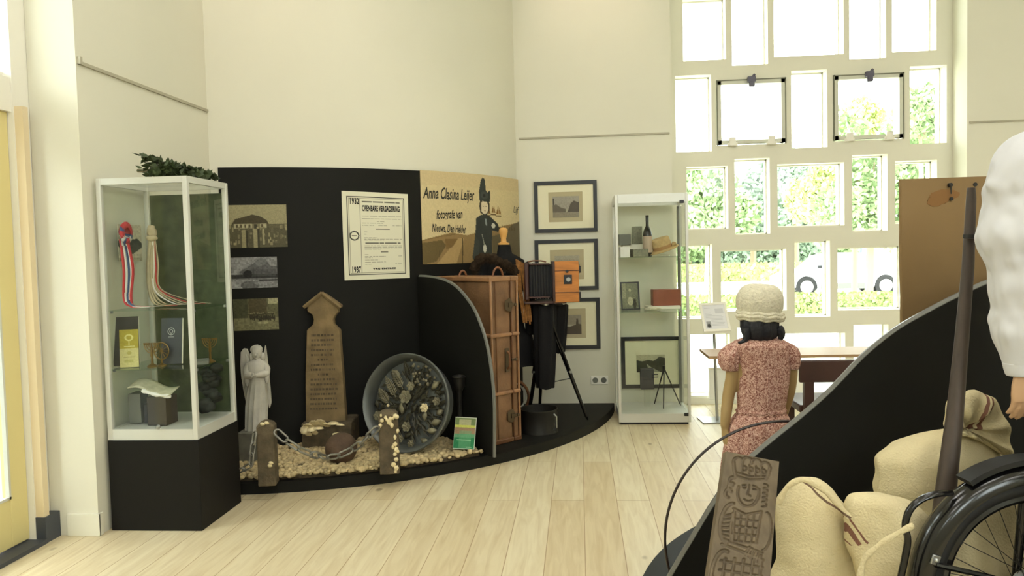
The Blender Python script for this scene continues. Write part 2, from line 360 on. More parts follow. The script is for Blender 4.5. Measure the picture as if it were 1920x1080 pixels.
# ================================================================ the room
XL, YM, YW = -2.66, 7.21, 7.48          # left wall, middle wall, window wall
YP = on_z(160, 1004, 0).y               # face of the pillar end of the left wall
XD = on_z(30, 1040, 0).x                # wall with the yellow door
CW = Vector((-3.06, 8.05, 0)); RW = 2.655
CP = Vector((-2.487, 7.472, 0)); RP = 2.80; ZP = .073
HC = 5.0
XJL = on_y(1262, 420, YM).x; XJR = on_y(1813, 300, YM).x
def slab(mb, x0, x1, z0, z1, y0, y1, holes):
    xs = sorted({x0, x1, *[h[0] for h in holes], *[h[1] for h in holes]}); zs = sorted({z0, z1, *[h[2] for h in holes], *[h[3] for h in holes]})
    xs = [x for x in xs if x0 <= x <= x1]; zs = [z for z in zs if z0 <= z <= z1]
    V = {}
    def v(x, y, z):
        k = (round(x, 5), round(y, 5), round(z, 5))
        if k not in V: V[k] = mb.bm.verts.new(k)
        return V[k]
    def solid(i, j):
        if i < 0 or j < 0 or i >= len(xs)-1 or j >= len(zs)-1: return False
        cx, cz = (xs[i]+xs[i+1])/2, (zs[j]+zs[j+1])/2
        return not any(h[0] < cx < h[1] and h[2] < cz < h[3] for h in holes)
    for i in range(len(xs)-1):
        for j in range(len(zs)-1):
            if not solid(i, j): continue
            a, b, c, d = xs[i], xs[i+1], zs[j], zs[j+1]
            mb.face([v(a, y0, c), v(b, y0, c), v(b, y0, d), v(a, y0, d)]); mb.face([v(a, y1, c), v(a, y1, d), v(b, y1, d), v(b, y1, c)])
            if not solid(i-1, j): mb.face([v(a, y0, c), v(a, y0, d), v(a, y1, d), v(a, y1, c)])
            if not solid(i+1, j): mb.face([v(b, y0, c), v(b, y1, c), v(b, y1, d), v(b, y0, d)])
            if not solid(i, j-1): mb.face([v(a, y0, c), v(a, y1, c), v(b, y1, c), v(b, y0, c)])
            if not solid(i, j+1): mb.face([v(a, y0, d), v(b, y0, d), v(b, y1, d), v(a, y1, d)])
XR = 6.0; YB = -5.0
b = MB(); b.bx(XD-.3, XR, YB, YW+.25, -.1, 0); struct(b.build('floor', 'floor', smooth=0, origin=0))
b = MB(); b.bx(XD-.3, XR, YB, YW+.25, HC, HC+.1); struct(b.build('ceiling', 'ceil', smooth=0, origin=0))
M['sealg'] = mat('window_seal', S(122, 122, 104), .6)
WINS = []
def wr(l, t, r, bt): return (on_y(l, (t+bt)/2, YW).x, on_y(r, (t+bt)/2, YW).x, on_y((l+r)/2, bt, YW).z, on_y((l+r)/2, t, YW).z)
for q in [(1280.5, -6, 1360.5, 113), (1372, -22, 1439.5, 121.5), (1451, -14, 1581.5, 104), (1592.5, -33, 1661, 110), (1673, -22, 1756, 96),
          (1267, 141, 1334, 284.5), (1343, 148, 1474, 271), (1484, 131.5, 1551, 277), (1562, 138.5, 1695, 262.5), (1706, 123, 1775, 269),
          (1288, 312, 1365, 429.5), (1378, 297, 1443.6, 439), (1458, 306, 1583, 424), (1598, 290, 1664, 433), (1678.6, 301, 1757, 419),
          (1269, 459, 1336, 598), (1352, 468, 1474.6, 583), (1490, 452, 1556.5, 594), (1570.6, 463, 1695, 581), (1707, 446, 1775, 589),
          (1295, 626.5, 1369, 742), (1383, 614, 1449, 751), (1464, 624.7, 1585, 742), (1601, 609, 1666, 751), (1680, 620, 1757, 738)]:
    WINS.append(wr(*q))
dz = WINS[5][2]-WINS[15][2]
for k in range(5, 10):
    a = WINS[k]; WINS.append((a[0], a[1], a[2]+dz, min(a[3]+dz, HC-.08)))
b = MB(); slab(b, XJL-.1, XJR+.1, 0, HC, YW, YW+.24, WINS); struct(b.build('wall_back', 'wall', smooth=0, origin=0))
b = MB(); b.bx(-.9, XJL, YM, YW+.24, 0, HC); struct(b.build('wall_middle', 'wall', smooth=0, origin=0))
b = MB(); b.bx(XJR, XR, YM, YW+.24, 0, HC); struct(b.build('wall_back_right', 'wall', smooth=0, origin=0))
for n, (x0, x1, z0, z1) in enumerate(WINS):
    fr = MB(); t = .012; ya, yb = YW+.13, YW+.17
    for q in ((x0-.004, x0+t, z0, z1), (x1-t, x1+.004, z0, z1), (x0, x1, z0-.004, z0+t), (x0, x1, z1-t, z1+.004)): fr.bx(q[0], q[1], ya, yb, q[2], q[3])
    wo = struct(fr.build('window_%d' % (n+1), 'white', smooth=0))
    g = MB(); g.bx(x0+.002, x1-.002, YW+.147, YW+.153, z0+.002, z1-.002); g.build('pane', 'glass', wo, smooth=0)
    if n in (6, 8):
        s = MB(); t2 = .045; y0, y1 = YW-.012, YW+.07; e = .012
        for q in ((x0+e, x0+t2, z0+e, z1-e), (x1-t2, x1-e, z0+e, z1-e), (x0+e, x1-e, z0+e, z0+t2), (x0+e, x1-e, z1-t2, z1-e)): s.bx(q[0], q[1], y0, y1, q[2], q[3])
        s.build('sash', mat('sash_paint', S(206, 206, 190), .5), wo, smooth=0)
        s = MB(); cx = (x0+x1)/2
        for q in ((x0+.004, x0+e, z0, z1), (x1-e, x1-.002, z0, z1), (x0, x1, z1-e, z1-.002)): s.bx(q[0], q[1], y0-.004, y0+.02, q[2], q[3])
        s.build('seal', M['sealg'], wo, smooth=0)
        h = MB(); h.box((cx, y0-.02, z1-.01), (.075, .04, .05)); h.box((cx, y0-.03, z1-.055), (.05, .03, .05)); h.cyl((cx, y0-.02, z1+.0), (cx+.03, y0-.03, z1+.035), .012); h.build('catch', mat('catch_grey', S(84, 80, 96), .4), wo, bevel=.006)
        for sx in (-.28, .28):
            h = MB(); h.box((cx+sx*(x1-x0), y0-.015, z0+.03), (.06, .03, .075)); h.box((cx+sx*(x1-x0), y0-.012, z0+.005), (.09, .024, .03)); h.build('hinge', 'white', wo, bevel=.004)
# pillar end and left wall, curved wall
b = MB(); b.bx(XD, XL, YP, 5.62, 0, HC); struct(b.build('wall_left', 'wall', smooth=0, origin=0))
A0 = -math.acos((XL-CW.x)/RW)-.01; A1 = math.asin((YM-CW.y)/RW)+.012
def cylp(a, z, R=RW): return Vector((CW.x+R*math.cos(a), CW.y+R*math.sin(a), z))
b = MB(); n = 48
vo = [[b.bm.verts.new(cylp(A0+(A1-A0)*i/n, z, r)) for i in range(n+1)] for z, r in ((0, RW-.02), (HC, RW-.02), (HC, RW-.15), (0, RW-.15))]
for k in range(4):
    for i in range(n): b.face([vo[k][i], vo[k][i+1], vo[(k+1) % 4][i+1], vo[(k+1) % 4][i]])
struct(b.build('wall_curved', 'wall', smooth=50, origin=0))
def on_cyl(px, py, R=RW):
    d = ray(px, py); o = EYE-CW; a = d.x**2+d.y**2; bb = 2*(o.x*d.x+o.y*d.y); c = o.x**2+o.y**2-R*R
    t = (-bb-math.sqrt(max(0, bb*bb-4*a*c)))/(2*a); p = EYE+d*t; return math.atan2(p.y-CW.y, p.x-CW.x), p.z
# picture rails
rail = mat('rail_grey', S(176, 170, 148), .5)
zr = on_y(1100, 255.5, YM).z
b = MB(); b.bx(on_y(973, 260, YM).x, XJL-.02, YM-.012, YM, zr-.008, zr+.008); struct(b.build('trim_1', rail, smooth=0, origin=0))
b = MB(); zl = on_x(260, 160, XL).z; b.bx(XL, XL+.012, YP+.02, 5.44, zl-.009, zl+.009); b.bx(XL, XL+.02, YP+.01, YP+.03, zl-.009, zl+.03); struct(b.build('trim_2', rail, smooth=0, origin=0))
b = MB(); zz = on_y(1860, 228, YM).z; b.bx(XJR+.02, XR, YM-.012, YM, zz-.008, zz+.008); struct(b.build('trim_3', rail, smooth=0, origin=0))
b = MB(); b.bx(XD+.1, XL+.012, YP-.014, YP, 0, .125); b.bx(XL, XL+.012, YP-.014, YP+.03, 0, .125); struct(b.build('baseboard_left', 'wall', smooth=0, origin=0, bevel=.003))
b = MB(); b.bx(.3, XJL, YM-.012, YM, 0, .07); b.bx(XJL, XJR, YW-.012, YW, 0, .07); b.bx(XJR, XR, YM-.012, YM, 0, .07); struct(b.build('baseboard_back', 'white', smooth=0, origin=0))
# ---- door wall: frame, transom, yellow door
yj = on_x(46, 152, XD).y; ztr = on_x(24, 146, XD).z; zdh = on_x(14, 207, XD).z
yl = on_x(62, 900, XD).y; ygl = on_x(31, 930, XD).y; zgl = on_x(22, 940, XD).z
W0, W1 = yl-1.05, yl
b = MB(); b.bx(XD-.2, XD, YB, W0-.12, 0, HC); struct(b.build('wall_door_side', 'wall', smooth=0, origin=0))
b = MB(); b.bx(XD-.2, XD-.02, W0-.12, YP, 4.3, HC); b.bx(XD-.2, XD-.002, min(yj, W1+.002), YP+.08, 0, HC); struct(b.build('wall_door_head', 'white', smooth=0, origin=0))
b = MB(); b.bx(XD-.14, XD-.012, W0-.12, yj+.01, zdh, ztr); b.bx(XD-.14, XD-.012, W0-.12, W0, 0, HC-.7); struct(b.build('trim_4', 'white', smooth=0, origin=0))
b = MB(); b.bx(XD-.06, XD+.045, yl+.01, yl+.05, .14, zdh+.03); struct(b.build('trim_5', mat('cream_door_jamb', S(226, 208, 172), .5), smooth=0, origin=0))
b = MB(); b.bx(XD-.06, XD+.055, yl+.005, YP-.002, 0, .14); struct(b.build('baseboard_door', 'grey', smooth=0, origin=0))
b = MB(); t = .03
for q in ((W0, W0+t, ztr, 4.3), (yj-t, yj+.005, ztr, 4.3), (W0, yj, ztr, ztr+t), (W0, yj, 4.27, 4.3)): b.bx(XD-.1, XD-.05, *q)
wo = struct(b.build('window_31', 'white', smooth=0)); b = MB(); b.bx(XD-.08, XD-.072, W0+.02, yj-.02, ztr+.02, 4.28); b.build('pane', 'glass', wo, smooth=0)
st = yl-ygl
b = MB()
for q in ((W0, W0+st, .03, zdh), (ygl, yl, .03, zdh), (W0+st, ygl, .03, zgl), (W0+st, ygl, zdh-st, zdh)): b.bx(XD-.08, XD-.035, *q)
do = struct(b.build('door_1', 'yellow', smooth=0, bevel=.004))
b = MB(); b.bx(XD-.062, XD-.054, W0+st, ygl, zgl, zdh-st); b.build('pane', 'glass', do, smooth=0)
b = MB()
for q in ((ygl-.014, ygl, zgl, zdh-st), (W0+st, ygl, zgl, zgl+.014)): b.bx(XD-.05, XD-.028, *q)
b.build('glazing_bead', 'alu', do, smooth=0)
b = MB(); b.bx(XD-.2, XD+.06, W0, yl+.01, .0, .022); struct(b.build('trim_6', 'grey', smooth=0, origin=0))
# unseen rest of the hall: right wall, rear wall with openings added to let light in
b = MB(); b.bx(XR, XR+.2, YB, YW+.24, 0, HC); struct(b.build('wall_right', 'wall', smooth=0, origin=0))
b = MB(); rh = [(-2.2, -1.0, 3.7, 4.5), (.4, 2.2, 3.0, 4.5), (3.2, 5.4, 2.8, 4.5)]; slab(b, XD-.3, XR, 0, HC, YB-.2, YB, rh); struct(b.build('wall_rear', 'wall', smooth=0, origin=0))
for n, h in enumerate(rh):
    g = MB(); g.bx(h[0], h[1], YB-.11, YB-.1, h[2], h[3]); struct(g.build('window_%d' % (32+n), 'glass', smooth=0))
def fill_lamp_housing(x, y):  # housing for each added fill light, out of view
    t = thing('ceiling_fill_lamp', 'added round ceiling fill lamp out of view, %s row from the window, %s of its row' % ({3.4: 'first', .6: 'second', -2.5: 'third'}[y], {-1.2: 'left', 1.4: 'middle', 4.0: 'right'}[x]), 'lamp', (x, y, HC), 0, 'added round ceiling fill lamps')
    b = MB(); b.lathe([(.05, 0), (.6, 0), (.62, -.03), (.62, -.09), (.6, -.1), (.05, -.1)], (x, y, HC), 32); b.build('housing', 'white', t)
for x, y in FILL_LAMPS: fill_lamp_housing(x, y)
for a, t_ in SPOTS:
    d = (Vector(t_)-Vector(a)).normalized(); b = MB(); b.tube([Vector(a)-d*.16, Vector(a)-d*.04], [.05, .06], 16); b.cyl(Vector(a)-d*.12, (a[0], a[1], HC), .012)
    tag(b.build('ceiling_spotlight', 'white'), 'small white ceiling spotlight aimed at the upper %s wall' % ('curved' if a[0] < -1 else 'middle'), 'spotlight', 'ceiling spotlights')

# ================================================================ outside
GZ = -.15
b = MB(); b.bx(-40, 60, YW+.3, 19, GZ-.1, GZ); tag(struct(b.build('lawn', 'grass', smooth=0, origin=0)), 'pale ground between the big window and the street', 'ground')
b = MB(); b.bx(-40, 60, 19, 34, GZ-.1, GZ); tag(struct(b.build('street', 'road', smooth=0, origin=0)), 'pale street surface behind the clipped hedge', 'ground')
b = MB(); b.bx(-40, 90, 34, 90, GZ-.1, GZ+.1); tag(struct(b.build('verge', 'grass', smooth=0, origin=0)), 'pale verge under the far trees', 'ground')
b = MB(); b.bx(-12, XD-.2, -6, YW+.3, GZ-.1, GZ+.05); tag(struct(b.build('terrace', 'paving', smooth=0, origin=0)), 'grey paved terrace outside the yellow door', 'ground')
b = MB(); b.bx(XD-2.6, XD-2.4, -3, 5.2, GZ, 2.9); tag(b.build('sky_block_wall', mat('pale_block_wall', S(132, 136, 124), .8, var=.15, scale=3), smooth=0), 'added pale wall blocking low sky light outside the yellow glazed door', 'wall')  # added to keep low sky light from flooding in at the door
b = MB(); b.bx(XD-1.25, XD-.2, -1, 4.2, 3.62, 3.74); tag(b.build('door_sky_block', 'white', smooth=0), 'added white canopy cutting sky light outside the yellow door', 'canopy')  # added to block sky light from above the door
def leafcloud(mb, c, r, n, size, rs, shell=.55):
    for _ in range(n):
        d = Vector((rs.gauss(0, 1), rs.gauss(0, 1), rs.gauss(0, 1))).normalized()*(shell+(1-shell)*rs.random())
        p = Vector(c)+Vector((d.x*r[0], d.y*r[1], d.z*r[2]))*(1+.25*noise.noise(d*3+Vector(c)))
        a = Vector((rs.gauss(0, 1), rs.gauss(0, 1), rs.gauss(0, 1))).normalized(); q = a.cross(Vector((rs.random(), rs.random(), .3))).normalized(); s = size*(.6+rs.random()*.8)
        vs = [mb.bm.verts.new(p+a*s), mb.bm.verts.new(p+q*s*.55), mb.bm.verts.new(p-a*s), mb.bm.verts.new(p-q*s*.55)]; mb.face(vs)
def hedge(name, p0, p1, h, dpt, leafsize, label, seed, n, leafm='hedge'):
    rs = random.Random(seed); b = MB(); p0 = Vector(p0); p1 = Vector(p1)
    b.box((p0+p1)/2+Vector((0, 0, h/2)), ((p1-p0).length, dpt*.86, h*.96))
    L = p1-p0
    for _ in range(n):
        t = rs.random(); s = rs.choice((0, 0, 1)); p = p0+L*t
        p += Vector((0, -dpt/2, rs.random()*h)) if s == 0 else Vector((0, (rs.random()-.5)*dpt, h))
        p += Vector((rs.gauss(0, .02), rs.gauss(0, .03), rs.gauss(0, .02))); a = Vector((rs.gauss(0, 1), rs.gauss(0, .6), rs.gauss(0, 1))).normalized(); q = a.cross(Vector((rs.random(), 1, .3))).normalized(); z = leafsize*(.6+rs.random()*.8)
        b.face([b.bm.verts.new(p+a*z), b.bm.verts.new(p+q*z*.6), b.bm.verts.new(p-a*z), b.bm.verts.new(p-q*z*.6)])
    return tag(b.build(name, leafm, smooth=0), label, 'hedge')
ph = on_y(1590, 553, 17)
hedge('hedge', (1.0, 17, GZ), (14, 17, GZ), ph.z-GZ, .7, .055, 'clipped low green hedge just outside the big window', 1, 9000)
p2 = on_y(1450, 496, 36)
hedge('hedge', (4, 36, GZ), (18, 36, GZ), max(.5, p2.z-GZ), 1.2, .12, 'long yellow-green hedge across the street', 2, 4000, 'tree3')
def tree(px, py, Y, r, label, m_, seed, dens=1.0, hz=1.1):
    c = on_y(px, py, Y); rs = random.Random(seed); t = thing('tree', label, 'tree', (c.x, c.y, GZ)); b = MB()
    for k in range(9):
        o = Vector((rs.uniform(-.6, .6)*r, rs.uniform(-.5, .5)*r, rs.uniform(-.55, .6)*r*hz)); rr = r*rs.uniform(.38, .6)
        leafcloud(b, c+o, (rr, rr, rr*hz), int(760*dens), .05*Y/12, rs)
    b.build('crown', m_, t, smooth=0)
    b = MB(); b.tube([(c.x, c.y, GZ), (c.x+.05, c.y, (GZ+c.z)/2), (c.x, c.y, c.z)], [.055*r+.05, .04*r+.05, .03], 8)
    for k in range(4): b.tube([(c.x, c.y, c.z-r*.6), (c.x+rs.uniform(-.5, .5)*r, c.y+rs.uniform(-.4, .4)*r, c.z+rs.uniform(0, .5)*r)], [.05, .02], 5)
    b.build('trunk', 'bark', t)
tree(1555, 362, 26, 1.25, 'yellow-green tree seen through the wide middle window pane', 'tree3', 3, 1.3)
tree(1628, 345, 22, 1.35, 'slender leafy tree with its trunk showing beside the right-hand panes', 'tree', 4, .8, 1.5)
tree(1325, 395, 34, 2.0, 'bushy green tree filling the leftmost panes of the big window', 'tree', 5)
tree(1410, 385, 36, 1.9, 'blue-green tree behind the second column of panes', 'tree2', 6)
tree(1490, 375, 38, 2.3, 'pale blue-green tree left of the yellow-green one', 'tree2', 7)
tree(1350, 470, 44, 2.6, 'dark green bushy tree low behind the hat of the mannequin', 'tree2', 8)
tree(1470, 470, 45, 2.6, 'low bushy tree behind the far hedge', 'tree2', 9)
tree(1560, 465, 46, 2.2, 'low dark green tree beside the street end', 'tree', 10)
tree(1725, 225, 20, .75, 'light green tree top seen through the upper right pane', 'tree', 11, .4)
tree(1715, 330, 21, 1.1, 'light green tree beside the brown board', 'tree', 12, .5)
tree(1290, 440, 42, 2.4, 'dark tree seen low beside the glass cabinet', 'tree', 14)
tree(1600, 240, 24, .8, 'thin treetop seen through the right opening sash', 'tree3', 15, .25)
# parked car
def car():
    Y = 26.0; p = on_y(1455, 540, Y); q = on_y(1690, 540, Y); x0, x1 = p.x, q.x; L = x1-x0; z0 = GZ
    t = thing('car', 'silver car parked along the street outside', 'car', ((x0+x1)/2, Y, z0))
    prof = [(0, .30), (.0, .62), (.06, .74), (.22, .88), (.34, 1.28), (.42, 1.36), (.70, 1.36), (.82, 1.2), (.95, .92), (1, .82), (1, .35), (.93, .26), (.87, .26)]
    def arch(cx): return [(cx+.082*math.cos(a), .30+.36*math.sin(a)) for a in [PI*k/8 for k in range(9)]]
    poly = prof+arch(.80)+[(.7, .24), (.3, .24)]+arch(.19)+[(.05, .26)]
    b = MB(); b.prism([(x0+u*L, z0+v) for u, v in poly], 1.65, Matrix(((1, 0, 0, 0), (0, 0, 1, Y-.8), (0, 1, 0, 0), (0, 0, 0, 1)))); b.build('body', 'car', t, bevel=.04)
    for P in ([(.27, .92), (.36, 1.24), (.49, 1.29), (.49, .92)], [(.51, .92), (.51, 1.29), (.69, 1.29), (.80, 1.12), (.84, .94)]):
        b = MB(); b.prism([(x0+u*L, z0+v) for u, v in P], .02, Matrix(((1, 0, 0, 0), (0, 0, 1, Y-.815), (0, 1, 0, 0), (0, 0, 0, 1)))); b.build('side_window', 'carglass', t)
    b = MB(); b.bx(x0+.3*L, x0+.7*L, Y-.83, Y-.79, z0+.24, z0+.42); b.build('sill', 'greybox', t)
    for cx in (.19, .80):
        for yy in (Y-.72, Y+.72):
            c = Vector((x0+cx*L, yy, z0+.32)); b = MB(); b.cyl(c-Vector((0, .1, 0)), c+Vector((0, .1, 0)), .32, seg=24); w_ = b.build('wheel', 'rubber', t)
            b = MB(); b.cyl(c-Vector((0, .115, 0)), c+Vector((0, .09, 0)), .2, seg=24); b.build('hubcap', 'alu', w_)
    b = MB(); b.box((x0+.29*L, Y-.88, z0+.95), (.16, .12, .1)); b.build('mirror', 'dark', t, bevel=.02)
car()
p = on_y(1632, 480, 40)
b = MB(); b.bx(p.x-.4, p.x+.4, 40, 40.3, GZ, p.z+.9); tag(b.build('advertising_column', mat('pale_teal', S(120, 176, 170), .6)), 'pale teal pillar standing far across the street', 'pillar')
# ================================================================ curved display wall and platform
def arcpts(c, r, a0, a1, n): return [(c.x+r*math.cos(a0+(a1-a0)*i/n), c.y+r*math.sin(a0+(a1-a0)*i/n)) for i in range(n+1)]
ap0 = -math.acos((XL+.02-CP.x)/RP) if abs(XL+.02-CP.x) < RP else -PI/2
ap0 = -PI+math.acos(-(XL+.02-CP.x)/RP); ap1 = math.asin((YM-.014-CP.y)/RP)
edge = arcpts(CP, RP, ap0, ap1, 60); back = arcpts(CW, RW-.015, A0+.02, A1-.012, 40)
b = MB(); b.prism(edge+back[::-1], ZP, Matrix.Identity(4)); tag(b.build('display_platform', 'black', smooth=30), 'low black curved display platform under the gravel, trunk and camera', 'platform')
ZT = on_cyl(560, 313.5)[1]
def curved_panel(name, a0, a1, z0, z1, m_, r0, r1, n=40):
    b = MB(); vo = [[b.bm.verts.new(cylp(a0+(a1-a0)*i/n, z, r)) for i in range(n+1)] for z, r in ((z0, r1), (z1, r1), (z1, r0), (z0, r0))]
    for k in range(4):
        for i in range(n): b.face([vo[k][i], vo[k][i+1], vo[(k+1) % 4][i+1], vo[(k+1) % 4][i]])
    b.face([vo[k][0] for k in range(4)]); b.face([vo[k][n] for k in range(4)][::-1])
    return b.build(name, m_, smooth=50)
tag(curved_panel('exhibition_backdrop', A0+.035, A1-.02, ZP, ZT, 'black', RW-.019, RW), 'tall black curved panel lining the rounded wall', 'panel')
def cyl_sheet(name, cv, l, r, t, bt, parent=None, th=.003, rr=RW):
    """picture on the curved panel: corners by left/right pixel column and top/bottom rows at its middle"""
    a0 = on_cyl(l, (t+bt)/2)[0]; a1 = on_cyl(r, (t+bt)/2)[0]; mx = (l+r)/2; z1 = on_cyl(mx, t)[1]; z0 = on_cyl(mx, bt)[1]
    fn = lambda u, v, d: cylp(a0+(a1-a0)*u, z1+(z0-z1)*v, rr+th+.001-d)
    return sheet(name, cv, fn, parent, th), (a0, a1, z0, z1)
g = lambda v: S(v, v, v)
sp = lambda r, gg, bb: S(r, gg, bb)
# three old photographs on the panel
def photo1():
    c = Canvas(120, 88, sp(150, 142, 108)); c.rect(0, .45, 1, 1, sp(84, 80, 58)); c.poly([(.08, .45), (.14, .33), (.33, .27), (.42, .23), (.55, .27), (.66, .36), (.70, .46)], sp(70, 62, 42))
    c.rect(.12, .44, .66, .54, sp(168, 160, 128)); 
    for k in range(7): c.rect(.15+k*.07, .46, .18+k*.07, .53, sp(80, 72, 50))
    c.rect(.42, .44, .55, .56, sp(120, 112, 84)); c.rect(.45, .46, .5, .56, sp(60, 56, 40))
    c.rect(.7, .47, 1, .54, sp(96, 90, 66)); rs = random.Random(1)
    for _ in range(60):
        x, y = rs.random(), .55+rs.random()*.42; h = .04+.06*rs.random(); c.rect(x, y-h, x+.015+.03*rs.random(), y, sp(*[int(v*kk) for kk in [.8+.5*rs.random()] for v in (120, 112, 84)]))
    c.rect(.24, .58, .31, 1, sp(142, 134, 100)); c.rect(.43, .56, .50, 1, sp(150, 142, 108)); c.rect(.58, .57, .62, .93, sp(150, 142, 110)); c.rect(.5, .57, .53, 1, sp(56, 52, 38)); c.rect(.31, .6, .34, 1, sp(60, 56, 40))
    c.noise(.14, 2, 1); return c
def photo2():
    c = Canvas(90, 66, g(138)); c.poly([(.15, .62), (.2, .45), (.45, .25), (.6, .05), (.75, .08), (.85, .3), (1, .3), (1, .62)], g(92)); c.ell(.64, .15, .14, .14, g(120), .7)
    c.rect(0, .56, 1, .70, g(46)); c.ell(.36, .54, .1, .12, g(34)); c.rect(.45, .4, .95, .62, g(74), .6); c.rect(.0, .68, 1, .73, g(110)); c.ell(.4, .9, .2, .14, g(96)); c.ring(.75, .84, .22, .08, .2, g(120)); c.poly([(0, .75), (.18, .95), (.1, 1), (0, 1)], g(150))
    c.rect(.6, .73, 1, .78, g(40)); c.noise(.3, 3, 2); return c
def photo3():
    c = Canvas(90, 66, sp(96, 94, 66)); c.rect(0, 0, .32, .6, sp(70, 70, 50)); c.rect(.35, .02, .74, .55, sp(78, 70, 48)); c.rect(.78, 0, 1, .18, sp(156, 152, 118)); c.rect(0, .6, 1, 1, sp(120, 116, 84)); rs = random.Random(3)
    for k in range(14): x = .38+.05*k*.8; c.ell(x, .55+.1*rs.random(), .02, .09, sp(50, 46, 32)); c.ell(x, .45+.06*rs.random(), .016, .024, sp(130, 122, 90))
    c.rect(.3, .48, .9, .52, sp(60, 56, 38)); c.ell(.65, .76, .12, .04, sp(150, 146, 110)); c.noise(.25, 3, 4); return c
for q in (('old_photograph', photo1(), 426, 538, 384, 464, 'sepia photograph of a domed building and gravestones, topmost on the black panel', 'photograph'),
          ('old_photograph', photo2(), 434, 520, 482, 540, 'grey photograph of an arched building and trees, middle one on the black panel', 'photograph'),
          ('old_photograph', photo3(), 438, 522, 560, 619, 'dim sepia photograph of a seated group, lowest on the black panel', 'photograph')):
    o, _ = cyl_sheet(*q[:6]); tag(o, q[6], q[7])
# meeting poster
def poster():
    c = Canvas(150, 198, sp(226, 223, 200)); ink = sp(40, 40, 34); asp = 150/198
    def fr(x0, y0, x1, y1, w_, cc=ink):
        c.rect(x0, y0, x1, y0+w_*asp, cc); c.rect(x0, y1-w_*asp, x1, y1, cc); c.rect(x0, y0, x0+w_, y1, cc); c.rect(x1-w_, y0, x1, y1, cc)
    fr(.07, .055, .93, .945, .012); fr(.095, .075, .905, .925, .007, sp(120, 118, 100)); c.rect(.255, .075, .262, .925, sp(90, 88, 74)); rs = random.Random(5)
    c.rect(.28, .085, .88, .088, sp(140, 138, 120)); c.rect(.28, .145, .88, .147, sp(140, 138, 120))
    def words(y, x0, x1, h, cc, wl=.05):
        x = x0
        while x < x1: e = min(x1, x+wl*(.4+rs.random())); c.rect(x, y-h/2, e, y+h/2, cc, .85); x = e+.012
    words(.115, .29, .86, .014, sp(70, 70, 60), .14)
    for y in (.275, .305): words(y, .28, .88, .006, sp(110, 108, 92), .09)
    words(.335, .5, .62, .004, sp(120, 118, 100)); words(.355, .28, .6, .006, sp(100, 98, 84)); words(.38, .28, .45, .006, sp(100, 98, 84)); words(.38, .52, .65, .006, sp(100, 98, 84)); words(.38, .74, .88, .006, sp(100, 98, 84)); words(.425, .48, .7, .01, sp(90, 88, 74), .2)
    for y, x1 in ((.455, .36), (.48, .34), (.5, .55), (.525, .5), (.54, .88), (.55, .6)): words(y, .31, x1, .005, sp(105, 103, 88), .07)
    words(.5, .8, .88, .005, sp(105, 103, 88))
    words(.583, .32, .86, .013, sp(60, 60, 50), .16)
    for y, x1 in ((.615, .88), (.628, .88), (.641, .88), (.654, .55)): words(y, .31, x1, .005, sp(105, 103, 88), .08)
    words(.685, .55, .66, .012, sp(90, 88, 74), .2)
    for y, x1 in ((.715, .36), (.735, .62), (.75, .42), (.775, .52), (.8, .62), (.825, .4)): words(y, .31, x1, .006, sp(110, 108, 92), .07)
    words(.735, .82, .88, .006, sp(110, 108, 92)); words(.82, .77, .88, .006, sp(110, 108, 92))
    c.ring(.165, .5, .062, .062*asp, .16, sp(70, 70, 60)); c.rect(.13, .494, .2, .506, sp(90, 88, 76)); return c
a0, ztl = on_cyl(640, 358); a1, ztr_ = on_cyl(764, 364); a0b, zbl = on_cyl(646, 525.5); a1b, zbr = on_cyl(768, 521)
def pf(u, v, d):
    top = Vector((a0+(a1-a0)*u, ztl+(ztr_-ztl)*u)); bot = Vector((a0b+(a1b-a0b)*u, zbl+(zbr-zbl)*u)); p = top.lerp(bot, v); return cylp(p.x, p.y, RW+.005-d)
po = sheet('meeting_poster', poster(), pf, None, .004); tag(po, 'white printed meeting poster with black border reading OPENBARE VERGADERING', 'poster')
PW = (a1-a0)*RW; PH = ztl-zbl
def ptxt(mb, txt, u0, u1, v, size, **k):
    wd = text_width(txt, size, **k)
    sx = (u1-u0)*PW/wd
    add_text(mb, txt, size, lambda x, y: pf(u0+x*sx/PW, v-y/PH, -.0012), **k)
for q in (('OPENBARE VERGADERING', .285, .86, .215, .058, .004), ('1932', .105, .235, .14, .062, .004), ('1937', .105, .235, .915, .062, .004), ('VRIJ ENTREE', .42, .78, .887, .016, .0015)):
    b = MB(); ptxt(b, *q[:5], bold=q[5]*.7, sp=1.12); b.build('lettering', 'ink', po, smooth=0)
